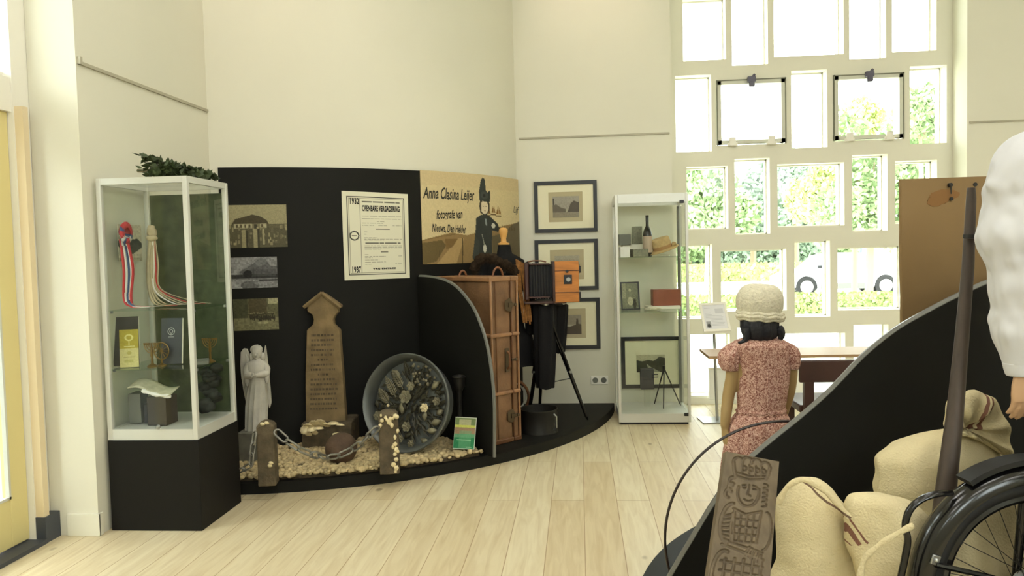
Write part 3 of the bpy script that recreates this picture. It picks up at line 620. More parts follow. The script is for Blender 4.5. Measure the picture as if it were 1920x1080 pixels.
# mural with a woman photographer
def mural():
    c = Canvas(230, 140, sp(212, 194, 150)); c.rect(0, .0, 1, .16, sp(206, 184, 142), .6)
    c.poly([(0, .74), (.3, .66), (.45, .69), (1, .52), (1, 1), (0, 1)], sp(146, 120, 78)); c.poly([(0, .77), (.2, .74), (.24, .8), (.14, .97), (0, 1)], sp(104, 88, 54))
    c.poly([(.14, 1), (.27, .84), (.36, .72), (.42, .72), (.34, 1)], sp(176, 148, 100)); c.poly([(.23, .73), (.36, .73), (.3, .82), (.24, .84)], sp(124, 98, 58))
    c.poly([(.7, .70), (.82, .66), (.9, .56), (1, .5), (1, 1), (.7, 1)], sp(104, 92, 66))
    c.line([(0, .745), (.2, .70), (.33, .68)], .004, sp(110, 88, 54), .8, 1.64); c.line([(.17, .85), (.17, 1)], .004, sp(80, 68, 44), 1, 1.64); c.line([(.405, .73), (.40, 1)], .008, sp(84, 70, 46), 1, 1.64)
    sh = sp(132, 94, 44)
    for x, y, s_ in ((.66, .41, 1), (.715, .40, .8), (.765, .41, 1)):
        c.poly([(x-.02*s_, y+.03), (x+.004, y-.07*s_), (x+.006, y+.03)], sh); c.poly([(x+.01, y+.03), (x+.012, y-.06*s_), (x+.03*s_, y+.03)], sh); c.rect(x-.025, y+.045, x+.03, y+.058, sp(96, 72, 38))
    for k in range(7): x = .77+k*.024; c.poly([(x, .63), (x+.008, .58-.01*(k % 3)), (x+.014, .63)], sp(88, 72, 40))
    blk = sp(52, 56, 54)
    c.poly([(.555, .99), (.50, .93), (.52, .80), (.54, .60), (.545, .50), (.60, .455), (.66, .455), (.70, .49), (.76, .555), (.775, .62), (.76, .65), (.70, .63), (.695, .9), (.70, 1)], blk)
    c.poly([(.548, 1), (.50, .95), (.53, .7), (.57, .75), (.56, 1)], sp(60, 64, 60))
    c.ell(.632, .36, .052, .10, sp(66, 60, 48)); c.rect(.612, .42, .655, .48, sp(60, 60, 54)); c.ell(.632, .37, .038, .078, sp(222, 206, 174)); c.line([(.592, .32), (.595, .43)], .012, sp(70, 62, 48), 1, 1.64); c.ell(.618, .36, .007, .006, sp(90, 74, 56)); c.ell(.645, .36, .007, .006, sp(90, 74, 56)); c.rect(.624, .41, .642, .416, sp(150, 104, 84))
    c.poly([(.585, .30), (.58, .20), (.60, .07), (.62, .035), (.64, .05), (.65, .18), (.665, .2), (.69, .175), (.692, .26), (.685, .31)], sp(48, 52, 48)); c.ell(.635, .235, .04, .045, sp(64, 68, 62)); c.ell(.63, .24, .012, .02, sp(30, 34, 32))
    c.poly([(.632, .50), (.648, .50), (.652, .58), (.638, .58)], sp(140, 150, 150)); c.ell(.715, .58, .018, .03, sp(210, 206, 190)); c.ell(.625, .84, .017, .045, sp(214, 210, 194)); c.line([(.60, .68), (.625, .82)], .005, sp(170, 170, 154), 1, 1.64)
    c.noise(.05, 2, 9); return c
aM0, zM1 = on_cyl(787, 319); aM1 = A1-.024; zM0 = on_cyl(790, 496)[1]
mf = lambda u, v, d: cylp(aM0+(aM1-aM0)*u, zM1+(zM0-zM1)*v, RW+.006-d)
def mf_view(u, v, d):
    a = on_cyl(787+u*188, 330)[0] if 0 < u < 1 else (aM0 if u <= 0 else aM1); return cylp(min(a, aM1), zM1+(zM0-zM1)*v, RW+.006-d)
mu = sheet('photographer_mural', mural(), mf_view, None, .005); tag(mu, 'sepia mural of a woman in a tall feathered hat with handwritten title', 'mural')
MW = (aM1-aM0)*RW; MH = zM1-zM0
def px2uv(px, py): a, z = on_cyl(px, py); return (a-aM0)/(aM1-aM0), (z-zM1)/(zM0-zM1)
def mtxt(txt, pl, pr, size, **k):
    b = MB(); (u0, v0), (u1, v1) = px2uv(*pl), px2uv(*pr); wd = text_width(txt, size, **k); sx = (u1-u0)*MW/wd
    add_text(b, txt, size, lambda x, y: mf(u0+x*sx/MW, v0+(v1-v0)*x/wd-y/MH-.012*noise.noise(Vector((x*30, 0, 1))), -.0012), **k); b.build('lettering', 'sepiaink', mu, smooth=0)
mtxt('Anna Clasina Leijer', (793, 371), (889, 376), .125, shear=.25, bold=.0028)
mtxt('fotografe van', (817, 410), (866, 409), .10, shear=.25, bold=.0022); mtxt('Nieuws, Den Helder', (809, 434), (873, 437), .09, shear=.25, bold=.0022)
mtxt("Lijf", (961, 398), (971, 400), .085, shear=.3, bold=.001)

# dividing fin with quarter-round outline
FF = on_z(923, 857, ZP); aB, zB = on_cyl(781, 519); FB = cylp(aB, 0); FD = FB-FF; FD.z = 0; FL = FD.length; FD.normalize(); FN = FD.cross(ZUP)
def fin_s(px, py):
    p = on_plane(px, py, FF, FN); return (p-FF).dot(FD), p.z
pts = [fin_s(*q) for q in ((924.5, 853), (924.5, 761), (918.6, 691), (908, 635), (890, 586), (873, 559), (855, 539), (838, 528), (820, 522), (800, 519), (785, 518))]
def cat(P, n=4):
    out = []
    for i in range(len(P)-1):
        p0, p1, p2, p3 = [Vector(P[max(0, min(len(P)-1, i+k))]) for k in (-1, 0, 1, 2)]
        for j in range(n):
            t = j/n; out.append(.5*((2*p1)+(p2-p0)*t+(2*p0-5*p1+4*p2-p3)*t*t+(3*p1-p0-3*p2+p3)*t**3))
    return out+[Vector(P[-1])]
cp = [(p.x, p.y) for p in cat(pts)]; cp[0] = (cp[0][0], ZP); ztop = cp[-1][1]
poly = cp+[(FL-.012, ztop), (FL-.012, ZP)]
Mx = mat_axes(Vector((FF.x, FF.y, 0)), FD, ZUP, FD.cross(ZUP)); b = MB(); b.prism(poly, .022, Mx); fin = b.build('divider_fin', 'black', smooth=30); tag(fin, 'black quarter-round dividing panel between the gravel bed and the trunk', 'panel')
b = MB(); b.tube([Mx @ Vector((x, y, .011)) for x, y in cp], .0125, 6); b.build('edge_band', 'blackedge', fin)

# gravel bed
def in_bed(x, y, m_=.03):
    p = Vector((x, y, 0)); 
    if (p-Vector((CP.x, CP.y, 0))).length > RP-.028: return False
    if (p-Vector((CW.x, CW.y, 0))).length < RW+.02: return False
    if x < XL+.05: return False
    return (p-Vector((FF.x, FF.y, 0))).dot(FN) < -m_ if FN.dot(Vector((-3, 6, 0))-FF) < 0 else (p-Vector((FF.x, FF.y, 0))).dot(FN) > m_
GA = []
eb = [q for q in arcpts(CP, RP-.05, ap0+.02, ap1, 120) if in_bed(q[0], q[1]-0, .012) or True]
eb = [q for q in eb if (Vector((q[0], q[1], 0))-Vector((FF.x, FF.y, 0))).dot(FN)*(1 if FN.dot(Vector((-3, 6, 0))-FF) > 0 else -1) > .015]
bk = [q for q in arcpts(CW, RW+.004, A0+.04, A1, 120) if (Vector((q[0], q[1], 0))-Vector((FF.x, FF.y, 0))).dot(FN)*(1 if FN.dot(Vector((-3, 6, 0))-FF) > 0 else -1) > .015]
b = MB(); b.prism(eb+bk[::-1], .022, Matrix.Translation((0, 0, ZP))); gb = b.build('gravel_bed', 'gravel', smooth=0)
tag(gb, 'bed of small rounded beige pebbles on the curved platform', 'gravel', kind='stuff')
rs = random.Random(11); b = MB(); cnt = 0
while cnt < 3600:
    x = rs.uniform(XL, .3); y = rs.uniform(4.6, 6.4)
    if not in_bed(x, y): continue
    if y > 5.75 and rs.random() < .7: cnt += 1; continue
    r = rs.uniform(.012, .022); cnt += 1
    b.ell((x, y, ZP+.024+rs.uniform(0, .018)), (r*rs.uniform(.9, 1.4), r, r*rs.uniform(.6, .9)), Matrix.Rotation(rs.random()*6.3, 3, 'Z') @ Matrix.Rotation(rs.uniform(-.5, .5), 3, 'X'), 7, 5)
gp = b.build('pebbles', 'pebble', gb, smooth=60); gp['kind'] = 'stuff'
# gravestone
def gravestone():
    Z = 5.63; o = at(603, 700, Z); ax = RGT; up = (ZUP+FWD*.03).normalized(); n = ax.cross(up)
    c0 = at(611, 797, Z)
    P = [(573, 800), (572.5, 700), (575, 619), (586, 609), (588, 600), (585, 590), (577, 585), (575, 580), (577, 576), (570, 576), (571, 570), (598, 551), (604, 549), (610, 551.5), (639, 572), (639, 577), (633, 577), (634, 585), (628, 591), (624, 599), (625, 608), (636, 619), (642, 700), (649, 800)]
    pts = []
    for q in P: p = on_plane(q[0], q[1], c0, -n); pts.append(((p-c0).dot(ax), (p-c0).dot(up)))
    t = thing('gravestone', 'tall narrow sandstone gravestone with gabled top and carved inscription', 'gravestone', (c0.x, c0.y, ZP))
    Mx = mat_axes(c0, ax, up, -n)   # extruded away from the viewer
    if Mx.to_3x3().col[2].dot(FWD) < 0: Mx = mat_axes(c0, ax, up, n)
    b = MB(); b.prism(pts, .075, Mx); s_ = b.build('slab', 'stone', t, bevel=.006)
    nf = -Mx.to_3x3().col[2]
    b = MB(); q1, q2, q3 = pts[10], pts[12], pts[15]
    for a_, b_ in ((pts[9], pts[12]), (pts[12], pts[15])):
        A = c0+ax*a_[0]+up*a_[1]; B = c0+ax*b_[0]+up*b_[1]; b.tube([A+nf*.008, B+nf*.008], .014, 6)
    b.build('gable_moulding', 'stone', t, smooth=0)
    rs = random.Random(4)
    for k in range(16):
        b = MB()
        y = pts[2][1]-.04-k*.036; hw = .075+.0016*k; 
        if k == 8 or k == 5: hw *= .4
        x = -hw
        while x < hw:
            w_ = rs.uniform(.006, .02); b.box(c0+ax*(x+w_/2-.012)+up*y+nf*.0005, (w_, .004, .015), Matrix((ax, -nf, up)).transposed()); x += w_+rs.uniform(.004, .01)
        b.build('inscription_line', 'rock', s_, smooth=0)
    # plinth
    p0 = on_z(564, 846, ZP+.03); p1 = on_z(660, 838, ZP+.03); cx = (p0+p1)/2; wd = (p1-p0).length; zt = at(612, 797, 5.5).z
    b = MB(); b.box((cx.x+FWD.x*.155, cx.y+FWD.y*.155, (ZP+zt)/2), (wd, .30, zt-ZP), rotz(YAW)); b.build('plinth', 'rock', t, bevel=.012)
gravestone()
def shell(mb, c, r, rs):
    R = Matrix.Rotation(rs.uniform(-1, 1), 3, 'X') @ Matrix.Rotation(rs.random()*6, 3, 'Z'); c = Vector(c); rg = []
    for j in range(5):
        ph = j/4*PI/2; rg.append([c+R @ Vector((r*math.cos(a)*math.cos(ph)*(1+.08*math.cos(a*9)), r*math.sin(a)*math.cos(ph)*(1+.08*math.cos(a*9)), r*.5*math.sin(ph))) for a in [2*PI*k/18 for k in range(18)]])
    mb.loft(rg)
SH = []
rs = random.Random(8)
SHL = ['far left edge of the cluster, upper row', 'upper row, second from the left', 'upper row, right end', 'left end of the middle row', 'middle of the middle row', 'right end of the middle row', 'the one nearest the centre of the plinth', 'lowest row, left one', 'lowest row, right one']
def put_shell(px, py, Z, r, label, group):
    b = MB(); shell(b, at(px, py, Z), r, rs); tag(b.build('seashell', 'shellm', smooth=60), label, 'seashell', group)
for n_, (px, py, r) in enumerate(((578, 799, .035), (590, 795, .04), (601, 794, .042), (571, 806, .033), (584, 805, .036), (597, 804, .036), (612, 798, .03), (578, 814, .026), (590, 811, .024))): put_shell(px, py, 5.50, r, 'cream seashell at the gravestone foot, '+SHL[n_], 'cream seashells clustered at the gravestone foot')
put_shell(625, 796, 5.50, .045, 'large white seashell at the right of the gravestone foot', None); put_shell(638, 798, 5.50, .03, 'small white seashell at the far right of the gravestone foot', None); put_shell(634, 817, 5.25, .042, 'cream scallop shell lying on the iron ball', None)
c = at(640, 841, 5.2); b = MB(); b.ell((c.x, c.y, ZP+.03+.095), .108, None, 24, 16, .04, 6); tag(b.build('iron_ball', 'ball'), 'rusty brown iron ball with a shell on top, before the gravestone', 'ball')
# angel statue (one continuous figure)
def angel():
    Z = 5.3; base = at(480, 806, Z); t = thing('angel_statue', 'white weathered angel statue with folded hands and tall wings', 'statue', (base.x, base.y, ZP))
    def q(px, py, d=0): p = at(px, py, Z); return p+FWD*d
    b = MB()
    def ring(px, py, wpx, dep, off=0, n=28, fold=0): 
        c = q(px, py, off); r = wpx*Z/1450/2
        return [c+RGT*(r*math.cos(a)*(1+fold*math.sin(a*11)))+FWD*(dep*math.sin(a)*(1+fold*math.sin(a*11))) for a in [2*PI*k/n for k in range(n)]]
    b.loft([ring(481, 806, 38, .07, fold=.10), ring(481, 790, 36, .066, fold=.17), ring(482, 760, 37, .062, fold=.17), ring(483, 735, 34, .055, fold=.13), ring(484, 712, 29, .045, fold=.05), ring(483, 702, 31, .048), ring(482, 688, 37, .05), ring(482, 679, 34, .045), ring(483, 674, 16, .026), ring(483, 670, 13, .024)])
    hc = q(482, 661, -.006); b.ell(hc, (.036, .036, .047), None, 18, 12)                        # head with hair
    b.ell(q(480, 656, .008), (.042, .036, .034), None, 18, 12, .12, 12); b.ell(q(471.5, 669, .004), (.014, .02, .03)); b.ell(q(492.5, 669, .004), (.013, .02, .03))
    b.ell(q(483, 664, -.043), (.006, .008, .01)); b.ell(q(483, 669, -.036), (.009, .005, .003)); b.ell(q(483, 672, -.03), (.01, .009, .008))
    for sx in (-1, 1): b.ell(q(483+sx*3.4, 661, -.037), (.0055, .005, .0035))
    for sx, el, ex in ((-1, (464.5, 708), 1), (1, (501, 703), 1)):   # arms with wide sleeves
        sh_ = q(482+sx*14, 684, 0); e = q(el[0], el[1]-4, -.01); h = q(483+sx*3, 701, -.075)
        b.tube([sh_, (sh_+e)/2+RGT*sx*.008, e], [.026, .026, .024], 10); b.tube([e, e.lerp(h, .6), h], [.027, .022, .011], 10)
        b.tube([e, e+Vector((0, 0, -.045)), e+Vector((0, 0, -.07))+FWD*-.01], [.022, .017, .005], 8)
        for k in range(4): b.tube([h, h-RGT*sx*(.004+.004*k)+Vector((0, 0, .012-.004*k))-FWD*.012, h-RGT*sx*(.014)+Vector((0, 0, .02-.006*k))-FWD*.02], [.005, .0045, .003], 6)
        b.tube([h, h+Vector((0, 0, .022))-FWD*.012], [.005, .003], 6)
    b.build('figure', 'marble', t, smooth=70)
    for sx, P in ((-1, [(470, 690), (463, 668), (458, 656), (452, 655), (447, 662), (446, 685), (448, 710), (453, 740), (459, 768), (463, 777), (467, 770), (468, 740), (470, 715)]), (1, [(489, 672), (491, 660), (493, 649), (494, 655), (496, 670), (499, 700), (502, 730), (504, 758), (501, 768), (497, 750), (492, 720)])):
        b = MB(); c0 = q(*P[0], .045); Pm = [((at(*u, Z)-at(*P[0], Z)).dot(RGT), (at(*u, Z)-at(*P[0], Z)).z) for u in P]
        b.prism(Pm, .022, mat_axes(c0, RGT, ZUP, FWD)); 
        for k in range(6):
            f0 = Vector(Pm[3]).lerp(Vector(Pm[0]), .3+k*.1); f1 = Vector(Pm[9]).lerp(Vector(Pm[6 if sx < 0 else 6]), k/6); b.tube([c0+RGT*f0.x+ZUP*f0.y-FWD*.002, c0+RGT*f1.x+ZUP*f1.y-FWD*.002], [.004, .006], 6)
        b.build('wing', 'marble', t, bevel=.006)
    p = q(476, 806, 0); b = MB(); b.box((p.x, p.y, (ZP+.02+p.z)/2), (.17, .18, p.z-ZP-.02), rotz(YAW)); b.box((p.x+.01, p.y, p.z-.012), (.145, .15, .03), rotz(YAW)); b.build('pedestal', mat('grey_stone_block', S(112, 110, 98), .85, var=.3, scale=12), t, bevel=.006)
angel()
# stone posts with shells and chain
def post(l, r, top, bot, label, peak):
    c = on_z((l+r)/2, bot, ZP+.02); Z = (c-EYE).dot(FWD)+.05; wd = (r-l)*Z/1450*.92; zt = at((l+r)/2, top, Z).z
    t = thing('stone_post', label, 'post', (c.x, c.y+.05, ZP)); x, y = c.x, c.y+.05; b = MB()
    h = wd/2; R = rotz(YAW+.12); zb = ZP+.02; rg = [[Vector((x, y, 0))+R @ Vector((sx*w_, sy*w_, z)) for sx, sy in ((-1, -1), (1, -1), (1, 1), (-1, 1))] for w_, z in ((h, zb), (h*.97, zt-peak), (h*.7, zt-peak*.4), (h*.25, zt))]
    b.loft(rg); b.build('shaft', 'rock', t, smooth=0, bevel=.008); return x, y, zt, h, t
pa = post(480, 516, 787, 912, 'left weathered stone post with pointed top carrying the chain', .035); pb = post(708, 748, 767, 889, 'right weathered stone post crusted with pale shells', .03)
for k in range(26):
    a = rs.random(); px = 711+rs.random()*34; py = 777+rs.random()*22 if k < 14 else 800+rs.random()*85; 
    if k >= 14: px = 735+rs.random()*11
    pz = (Vector((pb[0], pb[1], 0))).dot(FWD)-pb[3]-.008; b = MB(); r = rs.uniform(.009, .017); b.ell(at(px, py, pz), (r, r*.7, r), rotz(rs.random()*3), 10, 6, .3, 9, k); o = b.build('shell_crust', 'shellm', pb[4], smooth=60)
for px, py in ((492, 795), (500, 793), (508, 868), (506, 873)):
    pz = Vector((pa[0], pa[1], 0)).dot(FWD)-pa[3]-.004; b = MB(); b.ell(at(px, py, pz), (.016, .01, .010), None, 10, 6, .3, 9); b.build('shell_crust', 'shellm', pa[4])
def link_chain(name, P, label, r=.0065, ln=.075, wd=.034, m_='chain'):
    P = [Vector(p) for p in P]; cur = cat([tuple(p) for p in P], 30); d = [0]
    for a_, b_ in zip(cur, cur[1:]): d.append(d[-1]+(b_-a_).length)
    def pos(s_):
        for i in range(len(d)-1):
            if d[i+1] >= s_: return cur[i].lerp(cur[i+1], (s_-d[i])/max(1e-6, d[i+1]-d[i]))
        return cur[-1]
    n = int(d[-1]/(ln-.016)); t = thing(name, label, 'chain', tuple(P[0]))
    for k in range(n):
        p = pos((k+.1)*d[-1]/n); q = pos(min(d[-1], (k+.9)*d[-1]/n+.0)); x = (q-p).normalized(); s_ = x.cross(ZUP).normalized() if abs(x.z) < .95 else RGT; u = x.cross(s_); c = (p+q)/2
        ang = (k % 2)*PI/2+PI/5; w_ = s_*math.cos(ang)+u*math.sin(ang); hl = ln/2; ww = wd/2
        pts = [c+x*(hl-ww)*(1 if math.cos(a) > 0 else -1)+x*ww*math.cos(a)+w_*ww*math.sin(a) for a in [2*PI*(i+.5)/16 for i in range(16)]]
        b = MB(); b.tube(pts, r, 6, closed=True); b.build('chain_link', m_, t, smooth=60)
za = Vector((pa[0], pa[1], 0)).dot(FWD)-pa[3]-.02; zb_ = Vector((pb[0], pb[1], 0)).dot(FWD)-pb[3]-.02
link_chain('chain', [at(517, 808, za), at(545, 832, za-.02), at(580, 850, za+.02), at(625, 857, 4.93), at(665, 840, 4.97), at(690, 818, zb_), at(709, 801, zb_)], 'grey large-link chain sagging between the two stone posts', .007, .10, .042)
link_chain('chain', [at(478, 812, za+.02), at(473, 845, za), at(470, 872, za), at(455, 880, za+.02), at(446, 884, za+.05)], 'short chain hanging from the left stone post towards the cabinet', .006, .08, .034)
# round zinc tub with metal memorial flowers
def tub():
    c = at(763, 747, 5.42); nrm = (-FWD+RGT*-.42+ZUP*.22).normalized(); ax = nrm.cross(ZUP).normalized(); up = ax.cross(nrm)
    if ax.dot(RGT) < 0: ax = -ax
    up = Vector((0, 0, 1)) - nrm*nrm.z; up.normalize()
    R_ = .345; c = Vector((c.x, c.y, ZP+.045+R_*up.z)); R = Matrix((ax, up, nrm)).transposed()
    t = thing('memorial_wreath', 'round zinc tub holding a memorial wreath of metal leaves and flowers', 'wreath', (c.x, c.y, ZP))
    b = MB(); b.lathe([(.001, -.12), (.29, -.12), (.31, -.11), (.325, 0), (.345, .015), (.35, .03), (.342, .04), (.33, .035), (.31, .01), (.295, -.06), (.001, -.06)], c, 48, R); b.build('tub', 'zinc', t)
    L = lambda x, y, z: c+R @ Vector((x, y, z))
    def leaf(x, y, a, ln, wd, m_='lzinc', z=-.03, comp=0):
        b = MB(); d = Vector((math.cos(a), math.sin(a))); s_ = Vector((-d.y, d.x)); n_ = 8
        if comp:
            b.tube([L(x, y, z), L(x+d.x*ln, y+d.y*ln, z+.02)], [.003, .0015], 5)
            for k in range(9):
                f = .12+.85*k/9; lw = wd*math.sin(PI*min(1, .25+f*.75))
                for sg in (-1, 1):
                    p0 = Vector((x, y))+d*ln*f; e = p0+(s_*sg*.8+d*.6)*lw; m1 = p0.lerp(e, .5)+d*.008; m2 = p0.lerp(e, .5)-d*.008
                    b.face([b.bm.verts.new(L(v.x, v.y, z+.02*f+h_)) for v, h_ in ((p0, 0), (m1, .006), (e, .002), (m2, .004))])
        else:
            rg = []
            for i in range(n_+1):
                f = i/n_; w_ = wd*math.sin(PI*f)**.8+.0006; cx = Vector((x, y))+d*ln*f
                rg.append([L(cx.x+s_.x*w_*u, cx.y+s_.y*w_*u, z+.014*math.sin(PI*f)-.01*abs(u)) for u in (-1, -.5, 0, .5, 1)])
            b.loft(rg, caps=False, closed=False)
        return b.build('metal_leaf', m_, t, smooth=60, solid=.002)
    def flower(x, y, r, m_='lzinc', z=-.015):
        b = MB()
        for ly, (rr, zz, np_) in enumerate(((r, 0, 6), (r*.7, .008, 5), (r*.42, .014, 4))):
            for k in range(np_):
                a = 2*PI*k/np_+ly*.5; cc = L(x+rr*.5*math.cos(a), y+rr*.5*math.sin(a), z+zz); Rk = R @ rotz(a) @ Matrix.Rotation(-.35, 3, 'Y'); b.ell(cc, (rr*.52, rr*.42, .004), Rk, 10, 5)
        b.ell(L(x, y, z+.02), (r*.16, r*.16, r*.16), None, 8, 6); b.build('metal_flower', m_, t, smooth=60)
    # centre pixel (763,747): 1px ~ .0037 m
    k_ = .00374*1.03; X = lambda px: (px-763)*k_*1.05; Yv = lambda py: (747-py)*k_
    for px, py, a, ln in ((722, 752, 2.2, .14), (735, 738, 2.1, .17), (748, 722, 2.15, .16)): leaf(X(px), Yv(py), a, ln, .045, comp=1)
    for px, py, a in ((772, 712, 1.2), (790, 720, .9), (760, 700, 1.9)): leaf(X(px), Yv(py), a, .12, .035, 'dzinc', comp=1)
    for px, py, r, m_ in ((757, 736, .052, 'lzinc'), (766, 716, .034, 'lzinc'), (796, 754, .034, 'shellm'), (819, 741, .032, 'lzinc'), (703, 774, .036, 'lzinc'), (763, 790, .038, 'lzinc'), (752, 812, .03, 'lzinc'), (774, 820, .028, 'lzinc'), (723, 754, .012, 'shellm'), (736, 765, .02, 'lzinc')): flower(X(px), Yv(py), r, m_)
    for px, py, a, ln, w_ in ((795, 778, 1.5, .07, .02), (808, 782, .3, .085, .022), (800, 795, .05, .09, .02), (768, 765, 1.0, .08, .018), (757, 760, 2.0, .07, .016), (748, 745, -1.5, .09, .022), (783, 765, 1.3, .06, .015), (770, 800, -2.4, .07, .018), (712, 790, -1.2, .07, .02), (700, 760, 1.9, .06, .018), (805, 720, .8, .08, .02), (740, 700, 2.4, .07, .02), (818, 765, .6, .06, .02), (790, 810, -.4, .09, .022), (730, 782, 1.1, .08, .02)): leaf(X(px), Yv(py), a, ln, w_, 'lzinc' if w_ > .019 else 'dzinc')
    rs_ = random.Random(2)
    for k in range(26):
        x = X(785)+rs_.gauss(0, .045); y = Yv(698)+rs_.gauss(0, .05); b = MB(); b.ell(L(x, y, rs_.uniform(-.03, 0)), .0105, None, 8, 6); b.build('metal_berry', 'lzinc', t)
    b = MB(); rs_ = random.Random(9)
    for k in range(260):
        a = rs_.random()*6.28; r = .27*math.sqrt(rs_.random()); x, y = r*math.cos(a), r*math.sin(a); d = Vector((math.cos(a+rs_.uniform(-1, 1)), math.sin(a+rs_.uniform(-1, 1)))); s_ = Vector((-d.y, d.x)); ln = .03; z = -.052+rs_.random()*.012
        b.face([b.bm.verts.new(L(x-d.x*ln, y-d.y*ln, z)), b.bm.verts.new(L(x+s_.x*.012, y+s_.y*.012, z+.008)), b.bm.verts.new(L(x+d.x*ln, y+d.y*ln, z+.004)), b.bm.verts.new(L(x-s_.x*.012, y-s_.y*.012, z+.008))])
    o = b.build('dark_foliage', 'dzinc', t, smooth=0)
tub()
# leaflet and dark iron candlestick
def leaflet():
    c = Canvas(60, 80, sp(28, 122, 76)); c.rect(0, 0, 1, .34, sp(110, 128, 80)); c.rect(.2, .08, .75, .25, sp(168, 168, 130)); c.rect(0, .25, 1, .32, sp(190, 196, 90)); c.rect(0, .33, 1, .52, sp(150, 124, 96)); c.rect(0, .52, 1, .64, sp(90, 150, 110)); c.rect(.25, .42, .8, .98, sp(96, 160, 116), .5); c.rect(.15, .7, .8, .72, sp(150, 200, 160)); c.rect(.6, .92, .85, .94, sp(190, 220, 190)); c.noise(.08, 3, 3)
    c.rect(0, 0, 1, .02, sp(220, 226, 210)); c.rect(.965, 0, 1, 1, sp(226, 230, 220)); c.rect(0, 0, .02, 1, sp(200, 214, 196)); c.rect(0, .98, 1, 1, sp(200, 220, 200))
    bl = on_z(849, 841, ZP+.065); wv = at(891, 843, 5.28)-at(849, 841, 5.28); h = .22; up = (ZUP+FWD*.28+RGT*.1).normalized(); wv = wv.normalized()*.150
    n_ = wv.cross(up).normalized(); n_ = n_ if n_.dot(FWD) > 0 else -n_
    return tag(sheet('leaflet', c, lambda u, v, d: bl+wv*u+up*h*(1-v)+n_*d, None, .003), 'green and white leaflet standing on the gravel by the black divider', 'leaflet')
leaflet()
c = at(863, 800, 5.60); b = MB(); b.lathe([(.04, 0), (.045, .02), (.025, .04), (.022, .18), (.034, .19), (.02, .2), (.022, .40), (.03, .42), (.045, .44), (.048, .5), (.052, .51), (.04, .52), (.02, .5)], (c.x, c.y, ZP+.02), 16)
tag(b.build('iron_candlestick', 'iron'), 'dark iron stem with a square flared top behind the leaflet', 'candlestick')
# ================================================================ upright trunk
def Rax(x, y, z): return Matrix((Vector(x), Vector(y), Vector(z))).transposed()
def trunk():
    FLc = on_z(927, 836, ZP); FRc = on_z(976, 824, ZP); u = (FRc-FLc); W = u.length; u.normalize(); v = ZUP.cross(u); v = v if v.dot(FWD) > 0 else -v
    D = .70; H = on_plane(945, 518, FLc, v).z-ZP; R = Rax(u, v, ZUP)
    t = thing('steamer_trunk', 'tall worn tan leather trunk standing on end with wooden ribs and locks', 'trunk', tuple(FLc+u*W/2+v*D/2))
    P = lambda x, y, z: FLc+u*x+v*y+ZUP*(z)
    sx = W*.76                      # lid seam
    b = MB(); b.box(P(sx/2+.003, D/2, H/2), (sx-.010, D-.02, H-.02), R); b.build('body', 'leather', t, bevel=.012)
    b = MB(); b.box(P((sx+W)/2+.003, D/2, H/2), (W-sx-.012, D-.02, H-.02), R); b.build('lid', 'leather', t, bevel=.012)
    dk = mat('brown_leather_binding', S(112, 74, 44), .5, var=.3, scale=12)
    rib = mat('varnished_trunk_rib', S(158, 116, 80), .4, var=.3, scale=10)
    for z in (on_plane(945, 628, FLc, v).z-ZP, on_plane(945, 737, FLc, v).z-ZP):
        for x0, x1 in ((-.012, sx-.004), (sx+.004, W+.012)):
            b = MB(); b.box(P((x0+x1)/2, D/2, z), (x1-x0, D+.02, .028), R); b.build('rib', rib, t, bevel=.009)
    for z in (.018, H-.018):
        for x0, x1 in ((-.01, sx-.004), (sx+.004, W+.01)):
            b = MB(); b.box(P((x0+x1)/2, D/2, z), (x1-x0, D+.016, .036), R); b.build('edge_binding', dk if z < .1 else rib, t, bevel=.008)
    for x, y in ((.003, .003), (W, .003), (sx, 0), (.003, D-.003)):
        b = MB(); b.tube([P(x, y, .03), P(x, y, H-.03)], .0095 if x != sx else .006, 8); b.build('corner_binding', rib if x != sx else dk, t)
    for x in (.045,):
        b = MB(); b.tube([P(x, -.001, .04), P(x, -.001, H-.04)], .005, 6); b.build('stitched_seam', dk, t)
    lk = mat('dull_lock_plate', S(92, 78, 60), .4, metal=.6)
    for py in (572, 781):
        z = on_plane(950, py, FLc, v).z-ZP; b = MB(); cx = sx-.03
        b.prism([(r*math.cos(a), 1.25*r*math.sin(a)) for r, a in [(.038 if k % 2 else .046, 2*PI*k/10) for k in range(10)]], .004, mat_axes(P(cx, -.006, z), u, ZUP, -v)); b.box(P(sx+.012, -.011, z), (.05, .012, .022), R); b.box(P(cx+.005, -.014, z), (.022, .012, .034), R); b.cyl(P(sx+.03, -.01, z), P(sx+.03, -.026, z), .012, seg=10); b.build('lock', lk, t, bevel=.002)
    z = on_plane(945, 676, FLc, v).z-ZP; b = MB(); b.box(P(sx-.055, -.004, z), (.036, .008, .18), R); b.build('handle_plate', lk, t, bevel=.002)
    b = MB(); b.tube([P(sx-.055, -.008, z-.065), P(sx-.055, -.03, z-.045), P(sx-.055, -.032, z+.045), P(sx-.055, -.008, z+.065)], .008, 8); b.build('handle', 'leatherd', t)
    b = MB(); b.box(P(sx+.004, -.012, z), (.045, .012, .018), R); b.cyl(P(sx+.02, -.01, z), P(sx+.02, -.026, z), .012, seg=10); b.build('catch', lk, t, bevel=.002)
    for (x, y, s_) in ((W*.62, .10, 1), (W*.3, .42, .7)):
        c = P(x, y, H-.01); b = MB(); b.tube([c+u*(.05*s_*math.cos(a))+ZUP*(.075*s_*math.sin(a)) for a in [PI*k/10 for k in range(11)]], .008, 8); b.build('top_handle', 'leatherd', t)
    rs = random.Random(3); b = MB()
    return P, u, v, W, D, H
TP, Tu, Tv, TW, TD, TH = trunk()
